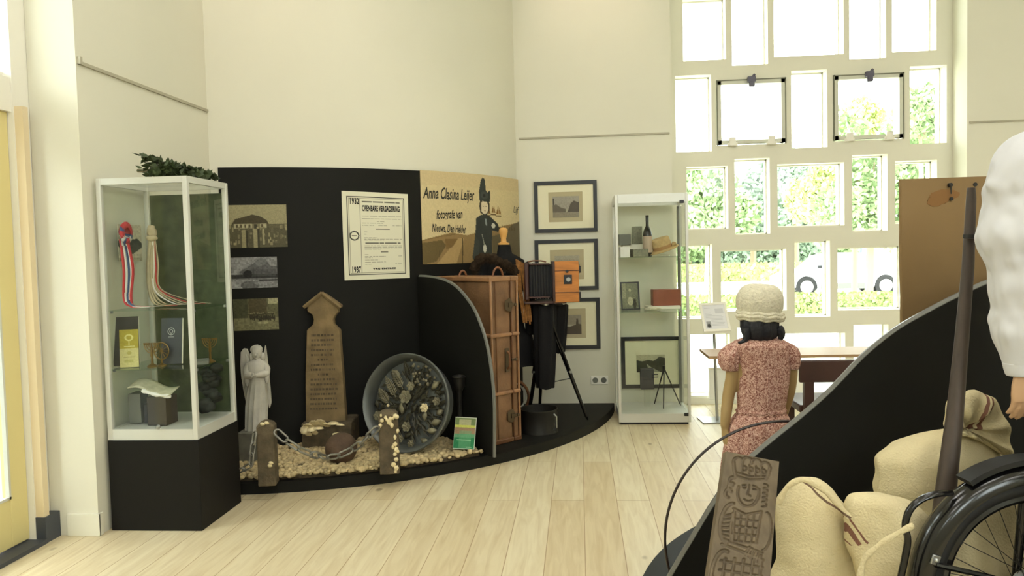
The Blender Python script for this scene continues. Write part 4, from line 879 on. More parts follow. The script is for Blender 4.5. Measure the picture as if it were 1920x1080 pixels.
# ================================================================ dress form with coat, fur and fringed shawl
def dressform():
    Z = 6.52; c = at(948, 560, Z); cx, cy = c.x, c.y
    t = thing('dress_form', 'dress form in a long black coat with gilt neck knob, behind the trunk', 'dress form', (cx, cy, ZP))
    zn = at(943, 459, Z).z; zh = at(985, 684, Z).z; zs = at(948, 482, Z).z
    def ring(z, w_, d, dx=0, fold=0, n=36): return [Vector((cx, cy, z))+RGT*(dx+w_*math.cos(a)*(1+fold*math.sin(9*a)))+FWD*(d*math.sin(a)*(1+fold*math.sin(9*a))) for a in [2*PI*k/n for k in range(n)]]
    b = MB(); b.loft([ring(zh, .225, .15, .02, .05), ring(zh+.25, .205, .14, .01, .04), ring(zs-.62, .16, .12, 0, .02), ring(zs-.45, .125, .10), ring(zs-.25, .155, .12), ring(zs-.12, .17, .115), ring(zs-.03, .165, .09), ring(zs+.0, .12, .07), ring(zs+.03, .065, .055), ring(zn, .05, .05)])
    b.build('coat', 'cloth', t, smooth=60)
    for sx in (-1, 1):
        b = MB(); p = Vector((cx, cy, zs-.06))+RGT*sx*.15; b.tube([p, p+RGT*sx*.045-ZUP*.10, p+RGT*sx*.055-ZUP*.34, p+RGT*sx*.05-ZUP*.60], [.05, .055, .048, .04], 12); b.build('sleeve', 'cloth', t, smooth=60)
    for k in range(5):
        b = MB(); p = Vector((cx+.0, cy, zs-.13-.09*k))-FWD*.118; b.ell(p, (.009, .006, .009), None, 8, 6); b.build('button', 'dark', t)
    p = at(941, 458, Z); p = Vector((cx-.02, cy, zn)); b = MB(); b.lathe([(.048, 0), (.05, .012), (.026, .022), (.022, .05), (.03, .08), (.038, .11), (.036, .13), (.02, .142), (.001, .145)], (cx+RGT.x*-.005, cy, zn), 16); b.build('neck_knob', 'ivory', t)
    b = MB(); b.cyl((cx, cy, ZP+.03), (cx, cy, zh+.1), .018); b.build('pole', 'dwood', t)
    for k in range(3):
        b = MB(); a = k*2.094+.5; b.tube([(cx, cy, ZP+.14), (cx+.1*math.cos(a), cy+.1*math.sin(a), ZP+.09), (cx+.2*math.cos(a), cy+.2*math.sin(a), ZP+.018)], [.018, .016, .014], 8); b.build('leg', 'dwood', t)
    # fur stole
    q = lambda px, py, Zq: at(px, py, Zq); rs = random.Random(6)
    b = MB(); path = [q(890, 506, 6.26), q(893, 492, 6.24), q(906, 483, 6.24), q(922, 484, 6.26), q(940, 492, 6.28), q(955, 500, 6.30), q(968, 508, 6.32), q(970, 530, 6.33)]
    cp_ = cat([tuple(x) for x in path], 5); b.tube(cp_, [.036+.007*math.sin(i*.9)+.006*math.sin(i*2.1) for i in range(len(cp_))], 14)
    st = b.build('fur_stole', 'fur', None, smooth=80)
    tag(st, 'shaggy brown fur stole wrapped over the shoulder of the dress form', 'fur')
    b = MB()
    for i in range(5000):
        k = rs.random()*(len(cp_)-1); p = cp_[int(k)].lerp(cp_[min(len(cp_)-1, int(k)+1)], k % 1); d = Vector((rs.gauss(0, 1), rs.gauss(0, 1), rs.gauss(0, 1))).normalized(); s_ = d.cross(ZUP).normalized()*.0013; e = p+d*(.046+.016*rs.random())+Vector((rs.gauss(0, .008), 0, -.014)); r = p+d*.025
        b.face([b.bm.verts.new(r+s_), b.bm.verts.new(r-s_), b.bm.verts.new(e)])
    f = b.build('fur_pile', 'fur', st, smooth=0); f['kind'] = 'stuff'
    # fringed shawl hanging down the right side
    b = MB(); rs = random.Random(7)
    for k in range(7):
        x = 968+k*2.6; P_ = [q(x, 486+k*1.5, 6.30), q(x+2+rs.random()*2, 515, 6.29), q(x+5+rs.random()*3, 550, 6.29), q(x+9+rs.random()*2, 580, 6.30), q(x+12+rs.gauss(0, 1.5), 600+rs.random()*14, 6.30)]
        b.tube(cat([tuple(v) for v in P_], 4), .0075, 6)
    sh = b.build('fringed_shawl', 'fringe'); tag(sh, 'ochre fringed shawl hanging from the shoulder between trunk and camera', 'shawl')
dressform()
# hoop behind the trunk
c = at(957, 745, 6.66); t = thing('leather_hoop', 'brown leather hoop leaning on the wall behind the trunk', 'hoop', (c.x, c.y, ZP))
r = at(991, 740, 6.66)-c; r = r.length; cz = ZP+r+.012; b = MB(); b.tube([Vector((c.x, c.y, cz))+RGT*(r*math.cos(a))+ZUP*(r*math.sin(a)) for a in [2*PI*k/48 for k in range(48)]], .022, 8, closed=True, flat=.6); b.build('band', 'leatherd', t)
b = MB(); b.tube([Vector((c.x, c.y, cz))+FWD*.02+RGT*((r-.03)*math.cos(a))+ZUP*((r-.03)*math.sin(a)) for a in [2*PI*k/48 for k in range(48)]], .008, 6, closed=True); b.build('inner_ring', 'paper', t)
# ================================================================ plate camera on a tripod
def plate_camera():
    Z = 6.35; T = lambda px, py, z=Z: at(px, py, z)
    ap = T(1022, 575); t = thing('plate_camera', 'old wooden plate camera with black bellows on a black wooden tripod', 'camera', (ap.x, ap.y, ZP))
    R = rotz(YAW); c = T(1060, 527.5); w_ = 47*Z/1450; h = 76*Z/1450
    front = t
    b = MB(); b.box(c, (w_, .22, h), R); bx_ = b.build('wooden_box', 'wood', t, bevel=.006)
    b = MB(); n = -FWD*.112
    for py in (507, 547): p = T(1060, py)+n; b.box(p, (w_*.99, .004, .005), R)
    b.build('panel_seam', 'dwood', bx_, smooth=0)
    b = MB(); b.box(T(1063, 523)+n, (.066, .012, .075), R); b.build('lens_board', 'dark', bx_, bevel=.003)
    b = MB(); b.cyl(T(1063.5, 523)+n, T(1063.5, 523)+n-FWD*.02, .02, .017, 20); b.build('lens', 'steel', bx_)
    b = MB(); b.cyl(T(1061, 508)+n, T(1061, 508)+n-FWD*.014, .012, seg=12); b.build('knob', 'dark', bx_)
    for py in (505, 553):
        b = MB(); b.box(T(1085.5, py), (.03, .05, .055), R); b.build('side_clamp', 'dark', bx_, bevel=.004)
    # bellows: pleated
    x0, x1 = T(992, 527), T(1037, 527); b = MB(); rg = []
    for i in range(19):
        f = i/18; p = x0.lerp(x1, f); s_ = (1 if i % 2 else .93)*(.97-.02*f); hh = h*.46*s_; dd = .115*s_
        rg.append([p+FWD*(dd*sx)+ZUP*(hh*sz) for sx, sz in ((-1, -.86), (-.86, -1), (.86, -1), (1, -.86), (1, .86), (.86, 1), (-.86, 1), (-1, .86))])
    b.loft(rg); b.build('bellows', 'dark', t, smooth=0)
    ox = mat('oxblood_leather', S(64, 34, 30), .4)
    b = MB(); p = T(1037, 527); b.box(p, (.02, .245, h*.98), R); b.build('bellows_frame', 'dwood', t, bevel=.004)
    b = MB(); p = T(987, 527); b.box(p, (.035, .24, h*.92), R); b.build('rear_standard', ox, t, bevel=.01)
    for py in (495, 556):
        b = MB(); b.box(T(1010, py)-FWD*.112, (.17, .012, .014), R); b.build('binding_strip', ox, t, bevel=.004)
    b = MB(); b.tube([T(990, 491), T(1000, 489), T(1014, 489), T(1024, 491)], .007, 6); b.build('carrying_strap', 'leatherd', t)
    b = MB(); b.box(T(1022, 566), (.34, .2, .022), R); b.build('base_board', 'dwood', t, bevel=.004)
    b = MB(); b.cyl(T(1022, 568), T(1022, 582), .055, .04); b.build('tripod_head', 'steel', t)
    top = T(1022, 578); LEG = [on_z(1102, 787, ZP+.005), on_z(990, 787, ZP+.005), on_z(1012, 763, ZP+.005)]
    for F in LEG:
        d = F-top; s_ = d.cross(FWD).normalized()*.03 if abs(d.normalized().dot(FWD)) < .9 else RGT*.03
        s_ = d.normalized().cross(ZUP).normalized()*.028
        for sg in (-1, 1):
            lg = MB(); lg.tube([top+s_*sg*1.4-ZUP*.0, top+d*.55+s_*sg*.9], [.013, .012], 6); lg.build('leg_strut', 'gloss', t)
        lg = MB(); lg.tube([top+d*.40, top+d*.97, F], [.019, .014, .006], 8); lo = lg.build('leg', 'gloss', t)
        k = MB(); k.cyl(top+d*.56-s_*1.3, top+d*.56+s_*1.3, .012, seg=8); k.build('clamp', 'steel', lo)
    mid = [top+(F-top)*.62 for F in LEG]; c2 = sum(mid, Vector())/3-ZUP*.06
    for m_ in mid: b = MB(); b.tube([m_, c2], .004, 5); b.build('spreader', 'steel', t)
    # dark focusing cloth hanging below the camera, spilling to the right and left
    P_ = [(1003, 572), (1010, 620), (1012, 690), (1020, 728), (1037, 726), (1040, 640), (1042, 590), (1046, 640), (1050, 665), (1056, 650), (1052, 615), (1060, 590), (1052, 572)]
    def drape(x0, x1, y0, y1, Zc, wv, nm, taper=0):
        b = MB(); rg = []
        for j in range(13):
            f = j/12; py = y0+(y1-y0)*f; ring = []
            for k in range(28):
                a = 2*PI*k/28; xc = (x0+x1)/2+taper*f*10; hw = (x1-x0)/2*(1-.25*f*f); r = 1+.13*math.sin(a*6+f*2)+.05*math.sin(a*11)
                ring.append(at(xc+hw*math.cos(a)*r, py+2*math.sin(3*a), Zc)+FWD*(wv*math.sin(a)*r))
            rg.append(ring)
        b.loft(rg); return b.build(nm, 'cloth', None, smooth=60)
    tag(drape(1000, 1041, 571, 727, Z, .06, 'focusing_cloth', .2), 'long black focusing cloth hanging under the plate camera', 'cloth')
    tag(drape(1033, 1064, 571, 660, Z+.14, .05, 'focusing_cloth', -.2), 'shorter black cloth hanging below the wooden box of the camera', 'cloth')
plate_camera()
# round tin
c = on_z(1011, 817, ZP); Zc = (c-EYE).dot(FWD)+.15; c = at(1011, 800, Zc); r = 36*Zc/1450; zt = at(1011, 765, Zc).z
t = thing('round_tin', 'round open black metal tin standing in front of the camera tripod', 'tin', (c.x, c.y, ZP))
b = MB(); h = zt-ZP; b.lathe([(.001, 0), (r, 0), (r, h*.05), (r*.985, h*.08), (r*.985, h*.9), (r*1.01, h*.93), (r*1.01, h), (r*.97, h), (r*.96, .02), (.001, .02)], (c.x, c.y, ZP), 40); b.build('body', 'iron', t)
b = MB(); e = Vector((c.x, c.y, 0))+RGT*(r*.72)-FWD*(r*.72); o = (RGT-FWD).normalized()
b.tube([e+o*.005+ZUP*(ZP+h*.85), e+o*.03+ZUP*(ZP+h*.75), e+o*.03+ZUP*(ZP+h*.3), e+o*.005+ZUP*(ZP+h*.2)], .008, 8); b.build('side_handle', 'steel', t)

# ================================================================ framed pictures on the middle wall
def hills(seed, kind):
    c = Canvas(64, 48, sp(170, 164, 146)); rs = random.Random(seed)
    if kind == 0:
        c.rect(0, .0, 1, .6, sp(160, 154, 142)); c.poly([(.02, .1), (.06, .1), (.06, .75), (.02, .75)], sp(60, 54, 46)); c.poly([(0, .4), (.15, .38), (.3, .52), (.5, .6), (.5, .75), (0, .85)], sp(100, 92, 80)); c.poly([(.6, .6), (.68, .35), (.8, .22), (.95, .3), (1, .3), (1, .9), (.55, .75)], sp(84, 76, 68)); c.rect(0, .75, 1, 1, sp(140, 132, 116))
    elif kind == 1:
        c.rect(0, .5, 1, 1, sp(120, 112, 94)); c.rect(.2, .3, .7, .55, sp(90, 84, 72)); c.rect(0, .7, 1, 1, sp(150, 144, 124))
    elif kind == 2:
        c.rect(0, .0, 1, .5, sp(146, 138, 122)); c.poly([(0, .6), (.25, .5), (.5, .62), (.78, .5), (.8, .18), (.86, .18), (.88, .45), (1, .5), (1, 1), (0, 1)], sp(78, 68, 58))
    else:
        c.rect(0, 0, 1, .35, sp(196, 190, 160)); c.poly([(0, .3), (.2, .38), (.4, .3), (.6, .36), (.8, .12), (1, .2), (1, 1), (0, 1)], sp(76, 76, 62)); c.poly([(.35, .5), (.5, .7), (.85, 1), (.6, 1), (.4, .75)], sp(170, 168, 148))
    c.noise(.12, 2, seed); return c
def framed(l, t_, r, bt, im, pm, kind, label, Y, off=.0):
    x0, x1 = on_y(l, (t_+bt)/2, Y).x, on_y(r, (t_+bt)/2, Y).x; z1, z0 = on_y((l+r)/2, t_, Y).z, on_y((l+r)/2, bt, Y).z; fw = .034; y0, y1 = Y-.026, Y-.004
    t = thing('framed_picture', label, 'picture', ((x0+x1)/2, Y, z0), 0)
    b = MB()
    for q in ((x0, x1, z1-fw, z1), (x0, x1, z0, z0+fw), (x0, x0+fw, z0+fw, z1-fw), (x1-fw, x1, z0+fw, z1-fw)): b.bx(q[0], q[1], y0, y1, q[2], q[3])
    b.build('frame', 'dark', t, smooth=0)
    b = MB(); b.bx(x0+fw*.9, x1-fw*.9, y0+.012, y1-.002, z0+fw*.9, z1-fw*.9); b.build('mount', mat('cream_mount_%s' % kind, S(240, 234, 204), .7), t, smooth=0)
    if im:
        a0, b1 = on_y(im[0], im[1], Y), on_y(im[2], im[3], Y); b = MB(); b.bx(a0.x, b1.x, y0+.010, y0+.013, b1.z, a0.z); b.build('backing_card', mat('beige_card_%s' % kind, S(186, 174, 140), .7), t, smooth=0)
    a0, b1 = on_y(pm[0], pm[1], Y), on_y(pm[2], pm[3], Y)
    sheet('photograph', hills(20+kind, kind), lambda u, v, d: Vector((a0.x+(b1.x-a0.x)*u, y0+.008+d, a0.z+(b1.z-a0.z)*v)), t, .002)
    b = MB(); b.bx(x0+fw*.95, x1-fw*.95, y0+.002, y0+.004, z0+fw*.95, z1-fw*.95); b.build('picture_glass', glass_mat('picture_glass_%d' % kind, (.995, .995, .99, 1), .8), t, smooth=0)
framed(1002, 339.5, 1119.5, 435.5, (1028, 361, 1093, 415), (1036, 369, 1086, 407), 0, 'black framed street photograph, topmost of the three by the glass cabinet', YM)
framed(1003.5, 449, 1121.5, 544, (1031, 469, 1095.5, 523), (1040, 480, 1087, 513), 1, 'black framed photograph half hidden behind the wooden camera box', YM)
framed(1006, 559, 1125, 654, (1033, 579, 1099, 633), (1043, 591, 1090.5, 626), 2, 'black framed photograph of a dark building, lowest of the three beside the camera', YM)
framed(1165, 631, 1279, 727, None, (1193, 665, 1247, 697), 3, 'black framed garden photograph low behind the glass cabinet', YM)
# wall sockets
a0, a1 = on_y(1108, 705, YM), on_y(1140, 720, YM); t = thing('wall_socket', 'white double power socket low on the wall beside the tripod', 'socket', ((a0.x+a1.x)/2, YM, a1.z))
for k in (0, 1):
    w_ = (a1.x-a0.x)/2; cx = a0.x+w_*(k+.5); cz = (a0.z+a1.z)/2; b = MB(); b.box((cx, YM-.007, cz), (w_*.99, .014, w_)); pl = b.build('socket_plate', 'cream', t, bevel=.003)
    b = MB(); b.lathe([(.019, 0), (.026, 0), (.026, .004), (.019, .004)], (cx, YM-.014, cz), 20, Rax((1, 0, 0), (0, 0, 1), (0, -1, 0))); b.build('socket_rim', 'greybox', pl)

# ================================================================ display cabinets
def cab_frame(t, x0, x1, y0, y1, z0, z1, pw, top, bot, m_='alu', closed=()):
    for x in (x0, x1-pw):
        for y in (y0, y1-pw):
            b = MB(); b.bx(x, x+pw, y, y+pw, z0, z1); b.build('post', m_, t, smooth=0, bevel=.003)
    for z, h, nm in ((z1-top, top, 'top_rail'), (z0, bot, 'bottom_rail')):
        for q in ((x0+pw, x1-pw, y0+.002, y0+pw-.002), (x0+pw, x1-pw, y1-pw+.002, y1-.002), (x0+.002, x0+pw-.002, y0+pw, y1-pw), (x1-pw+.002, x1-.002, y0+pw, y1-pw)):
            b = MB(); b.bx(q[0], q[1], q[2], q[3], z, z+h); b.build(nm, m_, t, smooth=0)
    b = MB(); b.bx(x0+.01, x1-.01, y0+.01, y1-.01, z0+bot-.012, z0+bot-.002); b.build('floor_panel', m_, t, smooth=0)
    b = MB(); b.bx(x0+.01, x1-.01, y0+.01, y1-.01, z1-.014, z1-.002); b.build('top_panel', 'cglass', t, smooth=0)
    for q in ((x0+pw-.002, x1-pw+.002, y0+pw/2-.002, y0+pw/2+.002), (x0+pw-.002, x1-pw+.002, y1-pw/2-.002, y1-pw/2+.002), (x0+pw/2-.002, x0+pw/2+.002, y0+pw-.002, y1-pw+.002), (x1-pw/2-.002, x1-pw/2+.002, y0+pw-.002, y1-pw+.002)):
        b = MB(); b.bx(q[0], q[1], q[2], q[3], z0+bot, z1-top); b.build('glass_pane', 'cglass', t, smooth=0)
CX0, CX1, CY0, CY1 = -2.636, -2.114, 4.055, 4.55
zb = at(290, 825, 4.25).z; zc = at(270, 332, 4.25).z
t = thing('display_cabinet', 'tall glass display cabinet on a black pedestal beside the door', 'cabinet', ((CX0+CX1)/2, (CY0+CY1)/2, 0))
b = MB(); b.bx(CX0, CX1+.004, CY0-.004, CY1, 0, zb); b.build('pedestal', mat('pedestal_black', S(24, 23, 21), .6, spec=.2), t, smooth=0, bevel=.003)
cab_frame(t, CX0, CX1, CY0, CY1, zb, zc, .028, .035, .06)
z1s = on_y(270, 581, CY0+.03).z; z2s = on_y(270, 692, CY0+.03).z
for z in (z1s, z2s):
    b = MB(); b.bx(CX0+.018, CX1-.018, CY0+.018, CY1-.018, z-.006, z); b.build('glass_shelf', 'shelf', t, smooth=0)
    for x, y in ((CX0+.02, CY0+.06), (CX1-.02, CY0+.06), (CX0+.02, CY1-.06), (CX1-.02, CY1-.06)):
        b = MB(); b.box((x, y, z-.012), (.012, .012, .014)); b.build('shelf_clip', 'steel', t)
b = MB(); b.bx(on_y(287, 500, CY1-.02).x, CX1-.03, CY1-.024, CY1-.020, zb+.06, zc-.06); b.build('back_cloth', 'moss', t, smooth=0)
b = MB(); b.lathe([(.012, 0), (.014, .006), (.008, .02), (.001, .022)], (on_y(298, 803, CY0).x, CY0-.001, zb+.075), 12, Rax((1, 0, 0), (0, 0, 1), (0, -1, 0))); b.build('lock_knob', 'steel', t)
# leafy garland on top
t = thing('leaf_garland', 'garland of dark green leaves lying on top of the tall left cabinet', 'garland', (-2.35, 4.35, zc))
rs = random.Random(31); b = MB(); b.tube([at(258, 320, 4.30)+ZUP*.0, at(290, 322, 4.38), at(335, 324, 4.45), at(378, 326, 4.50)], [.01, .012, .01, .006], 6)
b.build('stem', 'bark', t); b = MB()
for k in range(420):
    f = rs.random()**.9; px = 256+f*128; p = at(px, 0, 4.28+.25*f); hh = (.115-.085*f)*rs.random(); p.z = zc+.012+hh; p += Vector((rs.gauss(0, .008), rs.gauss(0, .035), 0))
    p.x = max(p.x, XL+.03); a = Vector((rs.gauss(0, 1), rs.gauss(0, 1), rs.gauss(0, .8))).normalized(); q = a.cross(Vector((rs.gauss(0, 1), rs.gauss(0, 1), .5))).normalized(); s_ = .018+.012*rs.random(); n_ = a.cross(q)
    vs = [p-a*s_, p+q*s_*.55+n_*.004, p+a*s_*.9+q*s_*.2, p+a*s_*1.1, p+a*s_*.5-q*s_*.6, p-q*s_*.5]
    for v in vs: v.z = max(v.z, zc+.003)
    b.face([b.bm.verts.new(v) for v in vs])
b.build('leaves', 'leaf', t, smooth=0)
def on_side(px, py): return on_x(px, py, CX0+.02)
# tree photograph fixed on the side glass
a0, b1 = on_side(219, 420), on_side(266, 489); 
c_ = Canvas(48, 60, sp(198, 192, 166)); c_.poly([(.0, .45), (.2, .35), (.5, .42), (.8, .38), (1, .5), (1, .62), (.6, .8), (.3, .78), (.0, .6)], sp(70, 72, 60)); c_.rect(0, .9, 1, 1, sp(170, 166, 140)); c_.noise(.2, 3, 2)
tag(sheet('tree_photograph', c_, lambda u, v, d: Vector((CX0+.024-d, a0.y+(b1.y-a0.y)*u, a0.z+(b1.z-a0.z)*v)), None, .003), 'pale photograph of trees fixed behind the rosette in the tall cabinet', 'photograph')
# rosette of ribbons
rc = on_side(213, 436)+Vector((.03, 0, 0)); t = thing('rosette', 'red white and blue ribbon rosette with long tails in the tall cabinet', 'rosette', tuple(rc))
for k in range(16):
    a = 2*PI*k/16; mm = ('red', 'red', 'wht', 'blue')[k % 4] if k not in (2, 3, 4, 5, 6) else 'red'; b = MB(); d = Vector((.25, math.cos(a), math.sin(a))); s_ = Vector((0, -math.sin(a), math.cos(a)))
    b.loft([[rc+s_*.006, rc-s_*.006], [rc+d*.045+s_*.018+Vector((.02, 0, 0)), rc+d*.045-s_*.018+Vector((.02, 0, 0))], [rc+d*.062+s_*.012+Vector((.03, 0, -.004)), rc+d*.062-s_*.012+Vector((.03, 0, -.004))], [rc+d*.03+s_*.010+Vector((.045, 0, -.004)), rc+d*.03-s_*.010+Vector((.045, 0, -.004))]], caps=False, closed=False); b.build('ribbon_loop', mm, t, solid=.002, smooth=60)
def ribbon(b, P, wd, side): 
    cp_ = cat([tuple(p) for p in P], 6); S_ = Vector(side); b.loft([[p-S_*wd, p+S_*wd] for p in cp_], caps=False, closed=False)
ys = z1s+.006
for k, (mm, dy, out) in enumerate((('red', -.012, .10), ('wht', .0, .14), ('blue', .012, .05), ('wht', .024, .18), ('red', .03, .24))):
    b = MB(); p = rc+Vector((.015+.004*k, dy, -.04)); e = Vector((p.x+.0, p.y+.01, ys+.05)); ribbon(b, [p, p.lerp(e, .5)+Vector((.01, .005*k, 0)), e, Vector((p.x+.04, p.y-.0+.01, ys+.008)), Vector((p.x+out, p.y+.02*k-.02, ys+.002+.001*k))], .009, (.3, 1, 0)); b.build('ribbon_tail', mm, t, solid=.0015, smooth=60)
# beige ribbon bundle
rc = at(284, 432, 4.56); t = thing('ribbon_bundle', 'hanging bundle of beige ribbons trailing onto the upper shelf of the tall cabinet', 'ribbon', (rc.x, rc.y, ys))
b = MB(); b.ell(rc-ZUP*.01, (.03, .022, .04), None, 14, 10, .25, 9); b.ell(rc-ZUP*.045, (.034, .024, .02), None, 14, 8, .2, 9); b.build('bow', 'beige', t)
rs = random.Random(12)
for k in range(8):
    b = MB(); dx = -.03+.009*k; p = rc+RGT*dx*.5-ZUP*.05; e = rc+RGT*(dx*1.1)-FWD*(.0); e.z = ys+.10; o = rc+RGT*(.02+.03*k+.02*rs.random())-FWD*.06; o.z = ys+.012+.002*k; far = rc+RGT*(.13+.035*k)-FWD*(.04+.012*k); far.z = ys+.003+.0015*k
    ribbon(b, [p, p.lerp(e, .5)+RGT*rs.gauss(0, .01), e, o, far], .011 if k < 6 else .008, (.9, -.3, .0)); b.build('ribbon_strand', 'beige' if k not in (3, 6) else ('wht' if k == 3 else 'red'), t, solid=.0015, smooth=60)
# middle compartment
def book(nm, px, py, Z, w_, h, th, m_, label, lean=0, yaw=0, cat_='book', base=None):
    p = at(px, py, Z); z0 = base; R = rotz(YAW+yaw) @ Matrix.Rotation(-lean, 3, 'X'); t = thing(nm, label, cat_, (p.x, p.y, z0)); c = Vector((p.x, p.y, z0+.002+th*math.sin(abs(lean))))+R @ Vector((0, 0, h/2))
    b = MB(); b.box(c, (w_, th, h), R); b.build('cover', m_, t, smooth=0, bevel=.002); b = MB(); b.box(c+R @ Vector((.003, 0, 0)), (w_, th*.7, h*.985), R); b.build('pages', 'paper', t, smooth=0); return t, c, R
zs = z2s
t, c, R = book('leaning_book', 238, 690, 4.42, .135, .28, .014, 'brownb', 'dark brown book leaning behind the yellow leaflet in the tall cabinet', .16, .35, 'book', zs)
p = at(243, 692, 4.35); R = rotz(YAW+.25) @ Matrix.Rotation(-.10, 3, 'X'); cv = Canvas(48, 96, sp(196, 188, 130)); cv.rect(0, 0, 1, .5, sp(166, 152, 50)); cv.ring(.5, .22, .18, .07, .25, sp(210, 204, 130)); cv.rect(.47, .3, .52, .42, sp(214, 206, 140)); cv.rect(.25, .44, .8, .455, sp(210, 204, 140)); cv.ell(.5, .62, .12, .05, sp(170, 160, 90)); cv.rect(.2, .72, .8, .74, sp(160, 150, 96)); cv.rect(.25, .8, .7, .87, sp(176, 168, 104)); cv.noise(.08, 3, 5)
h = (692-621)*4.35/1450; w_ = 33*4.35/1450; o0 = Vector((p.x, p.y, zs+.003))
tag(sheet('yellow_leaflet', cv, lambda u, v, d: o0+R @ Vector(((u-.5)*w_, d, (1-v)*h)), None, .003), 'upright yellow and cream leaflet on the middle shelf of the tall cabinet', 'leaflet')
t, c, R = book('navy_booklet', 322, 690, 4.44, .125, .265, .012, 'navy', 'dark navy booklet with a round pale emblem in the tall cabinet', .12, -.05, 'book', zs)
b = MB(); f = R @ Vector((0, -.0085, 0)); X_, Z_ = R @ Vector((1, 0, 0)), R @ Vector((0, 0, 1)); cc = c+f+Z_*.055
em = mat('silver_emblem', S(176, 180, 178), .5)
b.tube([cc+X_*(.02*math.cos(a))+Z_*(.02*math.sin(a)) for a in [2*PI*k/20 for k in range(20)]], .0022, 5, closed=True); b.build('emblem_ring', em, t)
b = MB(); b.tube([cc+X_*(.009*math.cos(a))+Z_*(.011*math.sin(a)) for a in [2*PI*k/12 for k in range(12)]], .0018, 5, closed=True); b.build('emblem_knot', em, t)
b = MB(); b.box(cc-Z_*.032, (.035, .002, .003), R); b.build('emblem_line', em, t)
def menorah(px, Z, h, label):
    p = at(px, 690, Z); t = thing('candelabrum', label, 'candlestick', (p.x, p.y, zs)); o = Vector((p.x, p.y, zs)); b = MB(); b.lathe([(.028, 0), (.03, .006), (.008, .02), (.006, h*.45), (.009, h*.5), (.005, h), (.008, h+.004)], o, 14); b.build('stem', 'brass', t)
    for r in (.016, .028, .04):
        b = MB(); b.tube([o+RGT*(r*math.cos(a))+ZUP*(h-r*1.0*math.sin(a)*1.15) for a in [PI*k/12 for k in range(13)]], .0028, 6); b.build('arm', 'brass', t)
    for r in (-.04, -.028, -.016, 0, .016, .028, .04):
        b = MB(); b.cyl(o+RGT*r+ZUP*h, o+RGT*r+ZUP*(h+.012), .005, .007, 8); b.build('candle_cup', 'brass', t)
menorah(286, 4.36, .125, 'small seven-armed brass candelabrum in front of the navy booklet, left of the brass disc')
p = at(304, 691, 4.40); t = thing('brass_disc_ornament', 'round openwork brass ornament on a foot beside the small candelabrum', 'ornament', (p.x, p.y, zs))
o = Vector((p.x, p.y, zs)); b = MB(); b.lathe([(.026, 0), (.026, .005), (.006, .015), (.005, .04)], o, 14); b.build('foot', 'brass', t)
b = MB(); b.tube([o+ZUP*.085+RGT*(.042*math.cos(a))+ZUP*(.048*math.sin(a)) for a in [2*PI*k/24 for k in range(24)]], .004, 6, closed=True); b.build('rim', 'brass', t)
for k in range(6):
    a = PI*k/6; b = MB(); b.tube([o+ZUP*.085+RGT*(.04*math.cos(a))+ZUP*(.046*math.sin(a)), o+ZUP*.085-RGT*(.04*math.cos(a))-ZUP*(.046*math.sin(a))], .002, 5); b.build('spoke', 'brass', t)
menorah(395, 4.50, .13, 'small seven-armed candelabrum near the right corner post of the tall cabinet')
p = at(395, 680, 4.44); b = MB(); b.box((min(p.x, CX1-.08), p.y, zs+.012), (.10, .13, .022), rotz(.4)); tag(b.build('flat_booklet', 'greybox', bevel=.003), 'flat grey booklet lying by the right edge of the middle shelf', 'book')
# bottom compartment: dark block with open manuscript
zf = zb+.06
p = at(306, 798, 4.40); t = thing('reading_stand', 'dark brown block holding up the open manuscript in the tall cabinet', 'stand', (p.x, p.y, zf))
zt_ = at(306, 742, 4.38).z; b = MB(); b.box((p.x, p.y, (zf+zt_)/2), (.115, .12, zt_-zf), rotz(YAW-.1)); b.build('block', 'brownb', t, bevel=.003); b = MB(); b.box((p.x-.085, p.y+.02, (zf+zt_)/2-.02), (.03, .08, zt_-zf-.05), rotz(YAW-.1)); b.build('support', 'dark', t, bevel=.003)
b = MB(); cm = Vector((p.x-.035, p.y-.02, zt_+.012))
def scr(u, v): return cm+RGT*((u-.5)*.24)+Vector((0, 0, 1))*(.045*(1-u)+.022*math.sin(u*PI*2)*.7+.03*v)+FWD*((v-.5)*.13-.0)
b.grid(scr, 18, 6); sc_ = b.build('open_manuscript', mat('parchment', S(190, 184, 158), .7, var=.2, scale=30), None, smooth=60, solid=.004); tag(sc_, 'open curling parchment manuscript on the dark block in the tall cabinet', 'manuscript')
b = MB(); e0 = scr(.35, 0)-ZUP*.010; e1 = scr(1, 0.1)-ZUP*.012; b.tube(cat([tuple(e0), tuple(e0.lerp(e1, .5)+Vector((0, 0, -.008))), tuple(e1)], 5), [.010+.003*math.sin(k*1.7) for k in range(11)], 8); b.build('rolled_edge', 'wht', sc_)
p = at(262, 800, 4.45); b = MB(); b.box((p.x+.0, p.y, zf+.09), (.07, .10, .17), rotz(.1)); tag(b.build('grey_carton', 'greybox', bevel=.003), 'plain grey carton at the back left of the cabinet floor', 'box')
p = at(402, 795, 4.50); rs = random.Random(5); b = MB(); x = CX1-.10
for k in range(14): b.ell((x+rs.gauss(0, .02), 4.42+rs.gauss(0, .03), zf+.05+.018*k), (.045, .04, .03), None, 10, 6, .4, 9, k)
tag(b.build('folded_dark_cloth', mat('dark_green_velvet', S(44, 48, 42), .8, var=.4, scale=20), smooth=60), 'heap of dark green cloth in the right corner of the cabinet floor', 'cloth')
